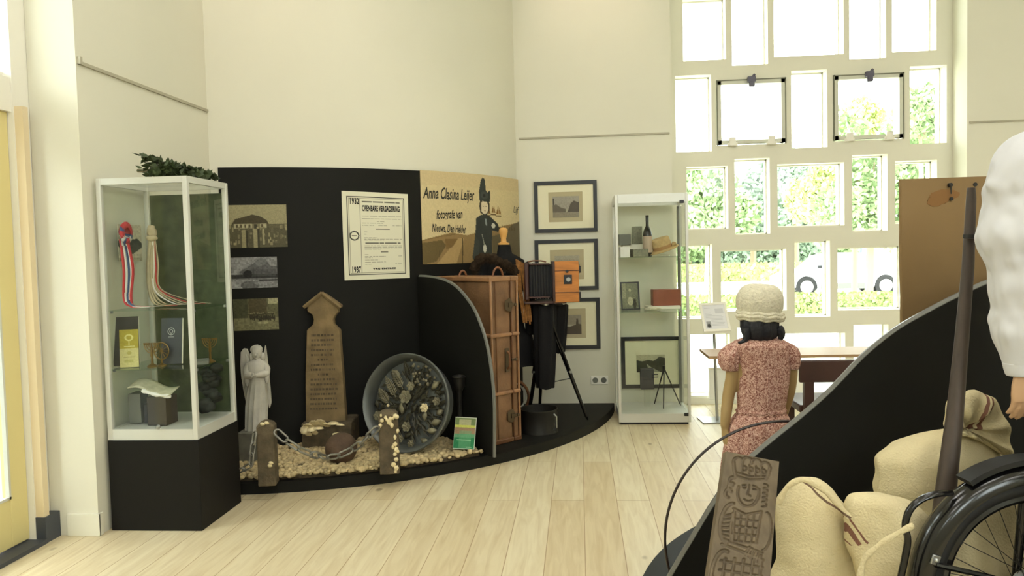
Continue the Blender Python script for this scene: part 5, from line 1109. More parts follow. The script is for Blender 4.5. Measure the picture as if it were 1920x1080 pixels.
# ---- narrow cabinet by the window
g0, g1 = on_z(1160.5, 797, 0), on_z(1296, 796, 0); BX0, BX1, BY0, BY1 = g0.x, g1.x, (g0.y+g1.y)/2, 7.13; zt2 = on_y(1219, 363, BY0).z
t = thing('glass_cabinet', 'narrow aluminium glass cabinet standing between the pictures and the window', 'cabinet', ((BX0+BX1)/2, (BY0+BY1)/2, 0))
b = MB(); b.bx(BX0+.02, BX1-.02, BY0+.02, BY1-.02, 0, .02); b.build('foot_plinth', 'dark', t, smooth=0)
cab_frame(t, BX0, BX1, BY0, BY1, .02, zt2, .024, .075, .075)
b = MB(); b.bx(BX1-.035, BX1-.015, BY1-.05, BY1-.03, .1, zt2-.09); b.build('rear_profile', 'greybox', t, smooth=0)
for px, py in ((1278, 378), (1287, 777)):
    p = on_y(px, py, BY0-.006); b = MB(); b.box(p, (.035, .016, .026)); b.build('door_lock', 'dark', t, bevel=.002)
sa = on_y(1219, 482, BY0).z; sb = on_y(1222, 585.5, BY0).z
for z in (sa, sb):
    b = MB(); b.bx(BX0+.014, BX1-.014, BY0+.014, BY1-.014, z-.007, z); b.build('glass_shelf', 'shelf', t, smooth=0)
    for x in (BX0+.02, BX1-.02):
        for y in (BY0+.07, BY1-.07): b = MB(); b.box((x, y, z-.014), (.012, .012, .014)); b.build('shelf_clip', 'steel', t)
def base(px, Z, z): p = at(px, 480, Z); return Vector((p.x, p.y, z+.001))
o = base(1214.5, 6.85, sa); k_ = 6.85/1450; hb = (at(1214, 404, 6.85).z-sa)
t = thing('wine_bottle', 'dark wine bottle with a pale label beside the straw hat', 'bottle', tuple(o)); b = MB(); rb = 8.3*k_; b.lathe([(.001, .004), (rb*.9, 0), (rb, .01), (rb, hb*.55), (rb*.8, hb*.64), (rb*.36, hb*.74), (rb*.32, hb*.95), (rb*.38, hb*.96), (rb*.38, hb), (.001, hb)], o, 20); b.build('glass_body', 'bottle', t)
b = MB(); b.lathe([(rb+.0012, hb*.1), (rb+.0012, hb*.5)], o, 20); b.build('paper_label', mat('pale_pink_label', S(188, 168, 148), .6), t)
b = MB(); b.lathe([(rb*.36, hb*.84), (rb*.37, hb), (rb*.4, hb+.001), (.001, hb+.002)], o, 14); b.build('capsule', 'dark', t)
# straw hat, tilted
hc = at(1243, 467, 6.86); R = Rax(RGT, FWD, ZUP) @ Matrix.Rotation(-.30, 3, 'Y') @ Matrix.Rotation(.12, 3, 'X'); t = thing('straw_hat', 'tilted straw hat with a flat crown on the upper shelf', 'hat', (hc.x, hc.y, sa+.002))
b = MB(); b.lathe([(.001, .102), (.072, .102), (.08, .095), (.085, .04), (.088, .0), (.135, -.012), (.145, -.006), (.135, -.004), (.082, .006), (.078, .04), (.072, .09), (.001, .094)], hc, 32, R, ey=.8); b.build('crown_and_brim', 'straw', t)
b = MB(); b.lathe([(.089, .004), (.0875, .034)], hc, 32, R, ey=.8); b.build('hat_band', mat('brown_hat_band', S(168, 130, 84), .6), t)
b = MB(); b.ell(hc+R @ Vector((.10, -.04, .02)), (.022, .018, .02), None, 10, 6, .3, 9); b.build('bow', 'straw', t)
b = MB(); b.lathe([(.06, 0), (.06, .012), (.02, .02), (.018, .06)], (hc.x, hc.y, sa+.001), 20); tag(b.build('hat_stand', 'cglass'), 'low clear stand under the straw hat', 'stand')
def small_box(nm, px, py0, py1, wpx, Z, z, d, m_, label, cat_, yaw=0, lean=0):
    o = base(px, Z, z); h = (py1-py0)*Z/1450; w_ = wpx*Z/1450; R = rotz(YAW+yaw) @ Matrix.Rotation(-lean, 3, 'X'); b = MB(); b.box(o+R @ Vector((0, 0, h/2))+ZUP*(d*.5*abs(math.sin(lean))), (w_, d, h), R); return tag(b.build(nm, m_, bevel=.003), label, cat_), o, w_, h, R
gb_ = M['greybox']; dg = mat('grey_green_print', S(124, 124, 104), .7, var=.35, scale=60)
small_box('photo_card', 1195, 418, 456, 20, 7.0, sa+.09, .006, dg, 'small grey portrait card standing behind the books on the upper shelf', 'card')
small_box('photo_box', 1192, 458, 481, 52, 7.0, sa, .12, 'paper', 'long white carton supporting the cards at the back of the upper shelf', 'box')
small_box('book_stack', 1171, 438, 458, 22, 6.95, sa+.108, .10, gb_, 'grey book lying on the white carton at the upper left', 'book')
small_box('white_mug', 1171, 461, 481, 18, 6.72, sa, .08, 'wht', 'short white box at the front left of the upper shelf', 'box')
small_box('open_album', 1198, 466, 481, 30, 6.74, sa, .10, dg, 'grey patterned album lying in front of the wine bottle', 'album', .2)
# second shelf
o = base(1181, 6.83, sb); h = 53*6.83/1450; w_ = 36*6.83/1450; R = rotz(YAW+.1) @ Matrix.Rotation(-.14, 3, 'X'); t = thing('framed_portrait', 'small dark framed photograph leaning on the middle shelf', 'photo frame', tuple(o))
b = MB()
for q in ((0, h-.006, w_, .012), (0, .006, w_, .012), (-w_/2+.006, h/2, .012, h-.02), (w_/2-.006, h/2, .012, h-.02)): b.box(o+R @ Vector((q[0], 0, q[1])), (q[2], .012, q[3]), R)
b.build('frame', 'dark', t, smooth=0)
cv = Canvas(36, 54, sp(120, 122, 100)); cv.rect(0, 0, .25, .6, sp(150, 150, 124)); cv.ell(.5, .28, .07, .06, sp(200, 196, 160)); cv.ell(.5, .7, .16, .16, sp(176, 172, 144)); cv.ell(.75, .8, .1, .2, sp(60, 58, 48)); cv.noise(.25, 2, 7)
sheet('photograph', cv, lambda u, v, d: o+R @ Vector(((u-.5)*(w_-.02), d, .008+(1-v)*(h-.016))), t, .002)
b = MB(); b.box(o+R @ Vector((0, .03, h*.3))-ZUP*.0, (.03, .05, .004), R); b.build('strut', 'dark', t)
small_box('leather_case', 1247, 547, 579, 52, 6.92, sb+.018, .12, 'redbox', 'red-brown leather box on the middle shelf', 'box')
small_box('closed_notebook', 1240, 578, 584, 60, 6.90, sb, .17, 'paper', 'pale notebook lying under the red-brown box', 'notebook', .06)
o = base(1222, 6.76, sb); b = MB(); b.ell(o+Vector((0, 0, .014)), (.07, .035, .013), rotz(.2), 16, 8, .4, 8); tag(b.build('folded_lace', 'knit'), 'small crumpled piece of lace at the front of the middle shelf', 'lace')
# bottom: small box camera on easel and little tripod
zz_ = .02+.075; o = base(1210, 6.86, zz_+.09)
t = thing('box_camera', 'small black box camera on a low stand on the cabinet floor', 'camera', (o.x, o.y, zz_)); k_ = 6.86/1450
b = MB(); ctr = at(1213, 710, 6.86); b.box(ctr, (25*k_, .09, 38*k_), rotz(YAW-.1)); bd = b.build('body', mat('camera_black', S(62, 62, 60), .6), t, bevel=.004)
b = MB(); q = at(1225, 703, 6.86)-FWD*.055; b.tube([q-RGT*.02+Vector((0, 0, -.012)), q+RGT*.03-ZUP*.012, q+RGT*.03+ZUP*.012, q-RGT*.02+ZUP*.012], .005, 6, closed=True); b.build('clasp', 'dark', bd)
b = MB(); b.box(ctr-FWD*.047, (20*k_, .003, 2*k_), rotz(YAW-.1)); b.build('seam', 'dark', bd)
zbt = ctr.z-19*k_; b = MB(); b.box((ctr.x, ctr.y, (zz_+zbt)/2), (.05, .05, zbt-zz_), rotz(YAW)); b.build('clear_stand', 'cglass', t)
tp = at(1245, 690, 6.80); t = thing('miniature_tripod', 'small black three-legged tripod on the cabinet floor', 'tripod', (tp.x, tp.y, zz_))
for px, Zq in ((1227, 6.95), (1244, 6.72), (1276, 6.86)):
    e = at(px, 760, Zq); e.z = zz_+.002; b = MB(); b.tube([tp, e], [.007, .005], 6); b.build('leg', 'iron', t)
b = MB(); b.cyl(tp-ZUP*.01, tp+ZUP*.02, .013); b.build('head', 'iron', t)
# ================================================================ right-hand display
def circ3(a, b_, c_):
    ax, ay, bx_, by, cx, cy = a.x, a.y, b_.x, b_.y, c_.x, c_.y; d = 2*(ax*(by-cy)+bx_*(cy-ay)+cx*(ay-by))
    ux = ((ax*ax+ay*ay)*(by-cy)+(bx_*bx_+by*by)*(cy-ay)+(cx*cx+cy*cy)*(ay-by))/d; uy = ((ax*ax+ay*ay)*(cx-bx_)+(bx_*bx_+by*by)*(ax-cx)+(cx*cx+cy*cy)*(bx_-ax))/d
    return Vector((ux, uy, 0)), math.hypot(ax-ux, ay-uy)
DC, DR = circ3(on_z(1207, 1076, .07), on_z(1246, 1026, .07), on_z(1313, 982, .07)); DR = min(DR, 1.75)
if DR == 1.75: DC = on_z(1246, 1026, .07)+(DC-on_z(1246, 1026, .07)).normalized()*1.75; DC.z = 0
b = MB(); b.prism([(DC.x+DR*math.cos(2*PI*k/96), DC.y+DR*math.sin(2*PI*k/96)) for k in range(96)], .07, Matrix.Identity(4)); tag(b.build('round_platform', 'black', smooth=30), 'low round black platform under the right-hand display', 'platform')
PZ = 2.78
def plane_shape(name, pix, Z, th, m_, parent=None, n=3, close=()):
    o = at(pix[0][0], pix[0][1], Z); P = []
    for q in pix: p = at(q[0], q[1], Z); P.append(((p-o).dot(RGT), p.z-o.z))
    cp_ = [(p.x, p.y) for p in cat(P, n)]; tail = [((at(q[0], q[1], Z)-o).dot(RGT), at(q[0], q[1], Z).z-o.z) for q in close]
    Mx = mat_axes(o, RGT, ZUP, FWD); b = MB(); b.prism(cp_+tail, th, Mx); return b.build(name, m_, parent, smooth=30), [Mx @ Vector((x, y, th/2)) for x, y in cp_]
yb_ = 463+(1.425*1450/PZ)
OUT = [(1214, yb_), (1228, 1140), (1262, 1076), (1302, 1008), (1350, 930), (1400, 870), (1450, 826), (1500, 786), (1560, 733), (1620, 670), (1680, 621), (1740, 586), (1800, 555), (1870, 524), (1960, 496), (2080, 486)]
rp, ed = plane_shape('curved_partition', OUT, PZ, .022, 'black', None, 3, [(2080, yb_-25), ]); tag(rp, 'large black curved partition behind the sacks on the right', 'partition')
b = MB(); b.tube(ed, .0125, 6); b.build('edge_band', 'blackedge', rp)
# brown board behind it
BZ = 2.98; tl, tr, br = at(1690, 336, BZ), at(1886, 331, BZ), None
t = thing('brown_board', 'tall plain brown board with a rusty nail stain behind the black partition', 'board', (tl.x, tl.y, .07))
b = MB(); n = 26; rs = random.Random(4); w_ = (tr-tl).dot(RGT); h = tl.z-.07
P = [(0+(rs.uniform(0, .004) if 0 < k < n else 0), h*(1-k/n)) for k in range(n+1)]+[(w_, 0), (w_, h+.004)]
b.prism(P, .02, mat_axes(Vector((tl.x, tl.y, .07))-RGT*.0, RGT, ZUP, FWD)); b.build('panel', 'board', t, smooth=0)
b = MB(); p = at(1780, 347, BZ-.002); b.cyl(p, p-FWD*.012, .008, seg=10); b.tube([p-FWD*.01, p-FWD*.012-ZUP*.035], [.003, .002], 6); p = at(1783, 373, BZ-.002); b.cyl(p, p-FWD*.006, .007, seg=10); b.build('nail', 'iron', t)
b = MB(); b.cyl(at(1828, 346, BZ), at(1828, 346, BZ)-FWD*.004, .008, seg=10); b.build('nail_head', 'iron', t)
b = MB(); rs = random.Random(5)
for k in range(3):
    c = at(1772-k*9, 366+k*5, BZ-.0012); b.ell(c, (.055-.012*k, .0008, .022), Rax(RGT, FWD, ZUP), 20, 8, .4, 7, k)
b.build('rust_stain', mat('rust_stain', S(136, 98, 54), .8), t)
# two hoops standing behind the partition
def hoop(cx, cy, rpx, Z, label, rr, m_):
    c = at(cx, cy, Z); r = rpx*Z/1450; b = MB(); b.tube([c+RGT*(r*math.cos(a))+ZUP*(r*math.sin(a)) for a in [2*PI*k/96 for k in range(96)]], rr, 8, closed=True); tag(b.build('toy_hoop', m_), label, 'hoop')
hm = mat('dark_bent_wood', S(50, 38, 32), .4)
hoop(1467, 1008, 224, 2.94, 'large thin dark wooden hoop curving out from behind the partition', .0055, hm)
hoop(1478, 1010, 156, 2.90, 'smaller thin hoop mostly hidden behind the partition and the carved mould', .005, 'iron')
# carved mould
def mould():
    TLc, TRc, BLc, BRc = at(1361.5, 846.5, 2.22), at(1461, 865.5, 2.22), at(1327, 1080, 2.07), at(1444, 1083, 2.07)
    dn = ((BLc-TLc)+(BRc-TRc))/2; k_ = TLc.z/max(.01, (TLc.z-BLc.z)); k_ = (TLc.z-.02)/(TLc.z-BLc.z)
    BL2 = TLc+(BLc-TLc)*k_; BR2 = TRc+(BRc-TRc)*k_; VV = 1/k_
    BR2 = TRc+(BR2-TRc)
    nn = (TRc-TLc).cross(BLc-TLc).normalized(); nn = nn if nn.dot(FWD) > 0 else -nn
    cv = Canvas(150, 1000, (0, 0, 0)); H = (TLc-BLc).length; asp_ = .155/(H*k_); G = (1, 1, 1)
    # drawing in units of the visible piece: x 0..1, y 0..1 (=visible height), aspect .155/H
    A = (.155)/H
    def L(P, w=.010, al=1): cv.line([(x, y*VV) for x, y in P], w*VV*1.0, G, al, asp=A*VV)
    def arc(x, y, rx, ry, a0, a1, w=.009, n=14): L([(x+rx*math.cos(a0+(a1-a0)*i/n), y+ry*math.sin(a0+(a1-a0)*i/n)) for i in range(n+1)], w)
    for off in (0, 1.55):
        o = lambda x, y: (x, y+off)
        def LL(P, w=.009): L([o(*p) for p in P], w)
        def AA(x, y, rx, ry, a0, a1, w=.009): arc(x, y+off, rx, ry, a0, a1, w)
        # crown
        for x, y in ((.25, .07), (.42, .055), (.58, .055), (.75, .07)): AA(x, y, .085, .04, PI*1.0, PI*2.05, .009)
        LL([(.17, .08), (.2, .14), (.24, .19)], .012); LL([(.84, .07), (.82, .14), (.78, .18)], .012); LL([(.24, .19), (.5, .205), (.78, .18)]); LL([(.26, .16), (.5, .175), (.76, .155)], .006)
        for x in (.34, .46, .58, .7): LL([(x, .08), (x+.01, .16)], .006); AA(x+.04, .115, .035, .02, 0, 6.28, .006)
        # hair curls and face
        for y, x in ((.24, .2), (.29, .2), (.34, .16)): AA(x, y, .06, .035, PI*.5, PI*1.6, .011)
        for y in (.24, .28, .32, .36, .40): AA(.78, y, .05, .018, -PI*.6, PI*.6, .007)
        AA(.5, .31, .19, .12, -.3, PI+.3, .009); LL([(.5, .25), (.49, .33), (.54, .34)], .007); LL([(.38, .26), (.44, .255)], .007); LL([(.57, .25), (.64, .26)], .007); AA(.51, .37, .07, .015, .2, PI-.2, .007); LL([(.4, .28), (.44, .28)], .006); LL([(.58, .28), (.62, .28)], .006)
        # collar and chest grid
        LL([(.28, .46), (.5, .5), (.76, .46)]); LL([(.3, .47), (.34, .72)], .008); LL([(.76, .47), (.72, .72)], .008)
        for x in (.42, .53, .64): LL([(x, .49), (x, .73)], .007)
        for y in (.54, .60, .66, .72): LL([(.33, y), (.73, y+.005)], .007)
        # sleeves with hatching
        AA(.26, .58, .17, .16, PI*.55, PI*1.5, .013); AA(.84, .62, .12, .16, -PI*.45, PI*.5, .008)
        for k in range(7): LL([(.12+.008*k, .53+.03*k), (.25, .51+.035*k)], .008)
        LL([(.28, .5), (.27, .62), (.31, .71)], .009)
        LL([(.16, .75), (.5, .80), (.86, .86)]); LL([(.2, .72), (.6, .77), (.84, .8)], .007)
        for k in range(6): LL([(.62+.04*k, .76+.012*k), (.56+.05*k, .82+.015*k)], .008)
        AA(.22, .98, .16, .18, PI*.9, PI*1.6, .013)
        for x in (.25, .4, .55, .7, .84): LL([(x, .86), (x-.02, 1.3)], .009)
        for y in (.88, .95, 1.02, 1.1, 1.2): LL([(.18, y), (.86, y+.04)], .008)
    Hh = cv.a[..., 0]
    for _ in range(2): Hh = (Hh+np.roll(Hh, 1, 0)+np.roll(Hh, -1, 0)+np.roll(Hh, 1, 1)+np.roll(Hh, -1, 1))/5
    NU, NV = 149, 999
    def fn(u, v, d=0):
        a = TLc.lerp(BL2, v); b_ = TRc.lerp(BR2, v); return a.lerp(b_, u)+nn*d
    t = thing('carved_mould', 'long carved wooden cookie mould with a crowned figure leaning by the sacks', 'mould', tuple((BL2+BR2)/2))
    vs = [fn(i/NU, j/NV, float(Hh[j, i])*.0065 if 1 < i < NU-1 and 2 < j < NV-2 else 0) for j in range(NV+1) for i in range(NU+1)]; W1 = NU+1
    fs = [(j*W1+i, (j+1)*W1+i, (j+1)*W1+i+1, j*W1+i+1) for j in range(NV) for i in range(NU)]
    k0 = len(vs); th = .028; vs += [fn(0, 0, th), fn(1, 0, th), fn(1, 1, th), fn(0, 1, th)]
    c0, c1, c2, c3 = 0, NU, NV*W1+NU, NV*W1
    fs += [(k0, k0+1, k0+2, k0+3), tuple(range(0, W1))+(k0+1, k0), tuple(range(c2, c3-1, -1))+(k0+3, k0+2), tuple(j*W1+NU for j in range(NV+1))+(k0+2, k0+1), tuple(j*W1 for j in range(NV, -1, -1))+(k0, k0+3)]
    me = bpy.data.meshes.new('mould'); me.from_pydata([tuple(v) for v in vs], [], fs); me.update(); link_mesh(me, 'carved_plank', 'mould', t, 35)
mould()
# ---- lofted cloth bodies from rows (py, left px, right px)
def sil(rows, Z, dep=.8, n=72, fold=.0, nf=7, lump=.0, seed=0, sub=5, sq=1.0, dz=None, lscale=6):
    P = cat([tuple(r) for r in rows] if False else [Vector((r[0], r[1], r[2])) for r in rows], sub); rg = []
    for i, q in enumerate(P):
        f = i/(len(P)-1); Zi = Z+(dz(f) if dz else 0); c = at((q.y+q.z)/2, q.x, Zi); r = abs(q.z-q.y)/2*Zi/1450; ring = []
        for k in range(n):
            a = 2*PI*k/n; ca, sa_ = math.cos(a), math.sin(a); e = 2/ (1+sq); ca2 = math.copysign(abs(ca)**e, ca); sa2 = math.copysign(abs(sa_)**e, sa_)
            v = RGT*(ca2*r)+FWD*(sa2*r*dep); pos = c+v; m_ = 1+fold*math.sin(nf*a+seed+2.2*noise.noise(Vector((f*2.2, seed, 0))))
            if lump: m_ += lump*noise.noise(pos*lscale+Vector((seed, seed, 0)))+lump*.45*noise.noise(pos*lscale*3+Vector((seed, 3, 1)))
            ring.append(c+v*m_)
        rg.append(ring)
    return rg
def cloth_stripes(name, base_, stripe, lines, Z):
    """woven stripes: planes through two points of the sack running into depth"""
    m = base_.copy(); m.name = name; nt = m.node_tree; N = nt.nodes; L = nt.links; b = N['Principled BSDF']
    src = b.inputs['Base Color'].links[0].from_socket; g_ = N.new('ShaderNodeNewGeometry'); nz_ = N.new('ShaderNodeTexNoise'); nz_.inputs['Scale'].default_value = 7
    L.new(g_.outputs['Position'], nz_.inputs['Vector']); cur = src
    for (p, q, wd, *rest) in lines:
        A, B = at(*p, Z), at(*q, Z); nn = (B-A).cross(FWD).normalized(); d = A.dot(nn); dirn = (B-A).normalized()
        dp = N.new('ShaderNodeVectorMath'); dp.operation = 'DOT_PRODUCT'; L.new(g_.outputs['Position'], dp.inputs[0]); dp.inputs[1].default_value = nn
        s1 = N.new('ShaderNodeMath'); s1.operation = 'SUBTRACT'; L.new(dp.outputs['Value'], s1.inputs[0]); s1.inputs[1].default_value = d
        s2 = N.new('ShaderNodeMath'); s2.operation = 'MULTIPLY_ADD'; L.new(nz_.outputs['Fac'], s2.inputs[0]); s2.inputs[1].default_value = .05; L.new(s1.outputs[0], s2.inputs[2])
        s3 = N.new('ShaderNodeMath'); s3.operation = 'SUBTRACT'; L.new(s2.outputs[0], s3.inputs[0]); s3.inputs[1].default_value = .025
        ab = N.new('ShaderNodeMath'); ab.operation = 'ABSOLUTE'; L.new(s3.outputs[0], ab.inputs[0]); lt = N.new('ShaderNodeMath'); lt.operation = 'LESS_THAN'; L.new(ab.outputs[0], lt.inputs[0]); lt.inputs[1].default_value = wd
        # limited to the length of the line
        d2 = N.new('ShaderNodeVectorMath'); d2.operation = 'DOT_PRODUCT'; L.new(g_.outputs['Position'], d2.inputs[0]); d2.inputs[1].default_value = dirn
        m0 = (A.dot(dirn)+B.dot(dirn))/2; hl = (B-A).length/2*(rest[0] if rest else 1.15)
        s4 = N.new('ShaderNodeMath'); s4.operation = 'SUBTRACT'; L.new(d2.outputs['Value'], s4.inputs[0]); s4.inputs[1].default_value = m0; a4 = N.new('ShaderNodeMath'); a4.operation = 'ABSOLUTE'; L.new(s4.outputs[0], a4.inputs[0]); l4 = N.new('ShaderNodeMath'); l4.operation = 'LESS_THAN'; L.new(a4.outputs[0], l4.inputs[0]); l4.inputs[1].default_value = hl
        mu = N.new('ShaderNodeMath'); mu.operation = 'MULTIPLY'; L.new(lt.outputs[0], mu.inputs[0]); L.new(l4.outputs[0], mu.inputs[1]); m8 = N.new('ShaderNodeMath'); m8.operation = 'MULTIPLY'; m8.inputs[1].default_value = .85; L.new(mu.outputs[0], m8.inputs[0])
        mx = N.new('ShaderNodeMixRGB'); L.new(m8.outputs[0], mx.inputs[0]); L.new(cur, mx.inputs[1]); mx.inputs[2].default_value = stripe; cur = mx.outputs[0]
    L.new(cur, b.inputs['Base Color']); return m
SR = S(110, 48, 50)
# tied sack
SZ = 2.36
t = thing('tied_sack', 'full linen sack tied at the neck with a flared mouth, behind the pole', 'sack', tuple(at(1780, 1300, SZ))[:2]+(.07,))
b = MB(); b.loft(sil([(799, 1795, 1812), (803, 1786, 1820), (810, 1748, 1836), (822, 1704, 1852), (842, 1664, 1868), (868, 1645, 1884), (920, 1643, 1905), (980, 1645, 1925), (1080, 1640, 1940), (1200, 1650, 1930), (1285, 1690, 1900)], SZ, .55, 96, .03, 9, .14, 3, 6, 1.15)); b.build('bag', 'burlap', t, smooth=80)
mfl = cloth_stripes('linen_red_double_stripe', M['burlap'], SR, [((1842, 742), (1818, 800), .0035), ((1849, 746), (1826, 800), .0035)], SZ-.06)
OL = [(1768, 800), (1764, 776), (1778, 746), (1808, 731), (1840, 735), (1864, 757), (1880, 795), (1886, 830), (1880, 852), (1858, 842), (1832, 826), (1806, 816), (1784, 812)]
oc = cat([tuple(q) for q in OL+[OL[0]]], 6)[:-1]; b = MB(); nk = (1802, 800); rg = []
for f, dd in ((.05, 0), (.12, -.02), (.3, -.045), (.55, -.06), (.8, -.055), (.95, -.04), (1, -.025), (.97, -.01), (.8, .0), (.5, .005), (.15, .01)):
    ring = []
    for k, q in enumerate(oc):
        a = k/len(oc)*2*PI; ff = f*(1+.03*math.sin(a*9)*f); px = nk[0]+(q.x-nk[0])*ff; py = nk[1]+(q.y-nk[1])*ff
        ring.append(at(px, py, SZ-.04)+FWD*(dd*1.0+.014*math.sin(a*8+1)*min(1, f*2)*(1.4-f)+.01*math.sin(a*15)*f*(1-f)*2))
    rg.append(ring)
b.loft(rg); b.build('flared_mouth', mfl, t, smooth=80)
b = MB(); cn = at(1803, 801, SZ-.02); b.tube([cn+RGT*(.022*math.cos(a))+FWD*(.022*math.sin(a))+ZUP*(.004*math.sin(a*2)+.006*(k/12-1)) for k, a in enumerate([2*PI*k/12 for k in range(25)])], .005, 6); b.tube([cn-FWD*.02, at(1812, 812, SZ-.07), at(1820, 806, SZ-.08)], .004, 6); b.build('tie_cord', 'beige', t)
# left sack with folded rim
S3 = 2.24; mC = cloth_stripes('linen_edge_stripe', M['burlap'], S(84, 50, 46), [((1500, 903), (1586, 966), .0035, 1.05), ((1470, 925), (1503, 899), .004, 1.1), ((1454, 1080), (1459, 955), .003, 1.6)], S3-.05)
t = thing('open_sack', 'leftmost linen sack with a dark stripe along its folded rim', 'sack', tuple(at(1520, 1300, S3))[:2]+(.07,))
b = MB(); b.loft(sil([(897, 1496, 1524), (900, 1486, 1540), (912, 1474, 1558), (930, 1462, 1574), (950, 1456, 1588), (980, 1454, 1600), (1030, 1452, 1612), (1080, 1447, 1622), (1200, 1440, 1630), (1290, 1460, 1600)], S3, .7, 96, .05, 5, .13, 11, 6, 1.1, lscale=8)); b.build('bag', mC, t, smooth=80)
def roll(P, Z, r, m_, parent, nm='folded_rim', flat=.55):
    b = MB(); c_ = cat([tuple(at(x, y, Z+dz)) for x, y, dz in P], 8); b.tube(c_, [r*(1+.18*math.sin(i*.7)) for i in range(len(c_))], 10, flat=flat, up=FWD); return b.build(nm, m_, parent, smooth=80)
roll([(1460, 945, -.10), (1478, 912, -.12), (1508, 900, -.13), (1545, 920, -.15), (1576, 950, -.16), (1592, 972, -.16)], S3, .008, mC, t)
for k, P in enumerate([] and ([(1562, 960, -.165), (1552, 1010, -.18), (1556, 1080, -.19)], [(1582, 985, -.165), (1576, 1030, -.175), (1584, 1080, -.18)], [(1520, 960, -.17), (1512, 1000, -.185), (1508, 1060, -.19)])):
    b = MB(); b.tube(cat([tuple(at(x, y, S3+dz*.93)) for x, y, dz in P], 6), [.004]+[.010]*11+[.004], 10, flat=.5, up=FWD); b.build('crease_fold', 'burlap', t, smooth=80)
# middle sack, lying open in front
S2 = 2.12; mB = cloth_stripes('linen_three_stripes', M['burlap'], SR, [((1583, 967), (1646, 1026), .0028, 1.1), ((1588, 990), (1632, 1034), .0075, 1.1), ((1590, 1018), (1616, 1046), .0045, 1.2)], S2-.1)
t = thing('slumped_sack', 'middle linen sack with three red stripes slumped before the tied sack', 'sack', tuple(at(1650, 1300, S2))[:2]+(.07,))
b = MB(); b.loft(sil([(926, 1606, 1652), (930, 1594, 1676), (940, 1588, 1706), (960, 1585, 1728), (990, 1587, 1742), (1030, 1593, 1748), (1080, 1602, 1750), (1200, 1610, 1750), (1285, 1630, 1740)], S2, .6, 96, .04, 5, .16, 21, 6, 1.1, lscale=7)); b.build('bag', mB, t, smooth=80)
roll([(1612, 1085, -.20), (1620, 1050, -.20), (1645, 1025, -.20), (1680, 1002, -.2), (1712, 985, -.19)], S2, .008, 'burlap', t)
# pole
t = thing('wooden_pole', 'dark worn wooden pole leaning upright in front of the tied sack', 'pole', tuple(at(1770, 930, 2.08)))
P = [(1821, 352, 2.28), (1821, 372, 2.28), (1815, 500, 2.25), (1803, 640, 2.22), (1790, 780, 2.18), (1777, 890, 2.15), (1770, 950, 2.135)]
e = at(1770, 950, 2.135); d = (e-at(1790, 780, 2.18)).normalized(); ext = e+d*(e.z/-d.z*-1 if False else (e.z-.09)/-d.z)
b = MB(); pts = [at(*q) for q in P]; pts.append(ext); rr = [.011, .0135, .0165, .019, .0225, .026, .028, .028]; b.tube(pts, rr, 12, flat=1.0); b.build('shaft', 'pole', t, smooth=50)
b = MB(); b.tube([at(1817.5, 440, 2.235), at(1817, 447, 2.235)], .0165, 12); b.build('worn_band', 'iron', t)
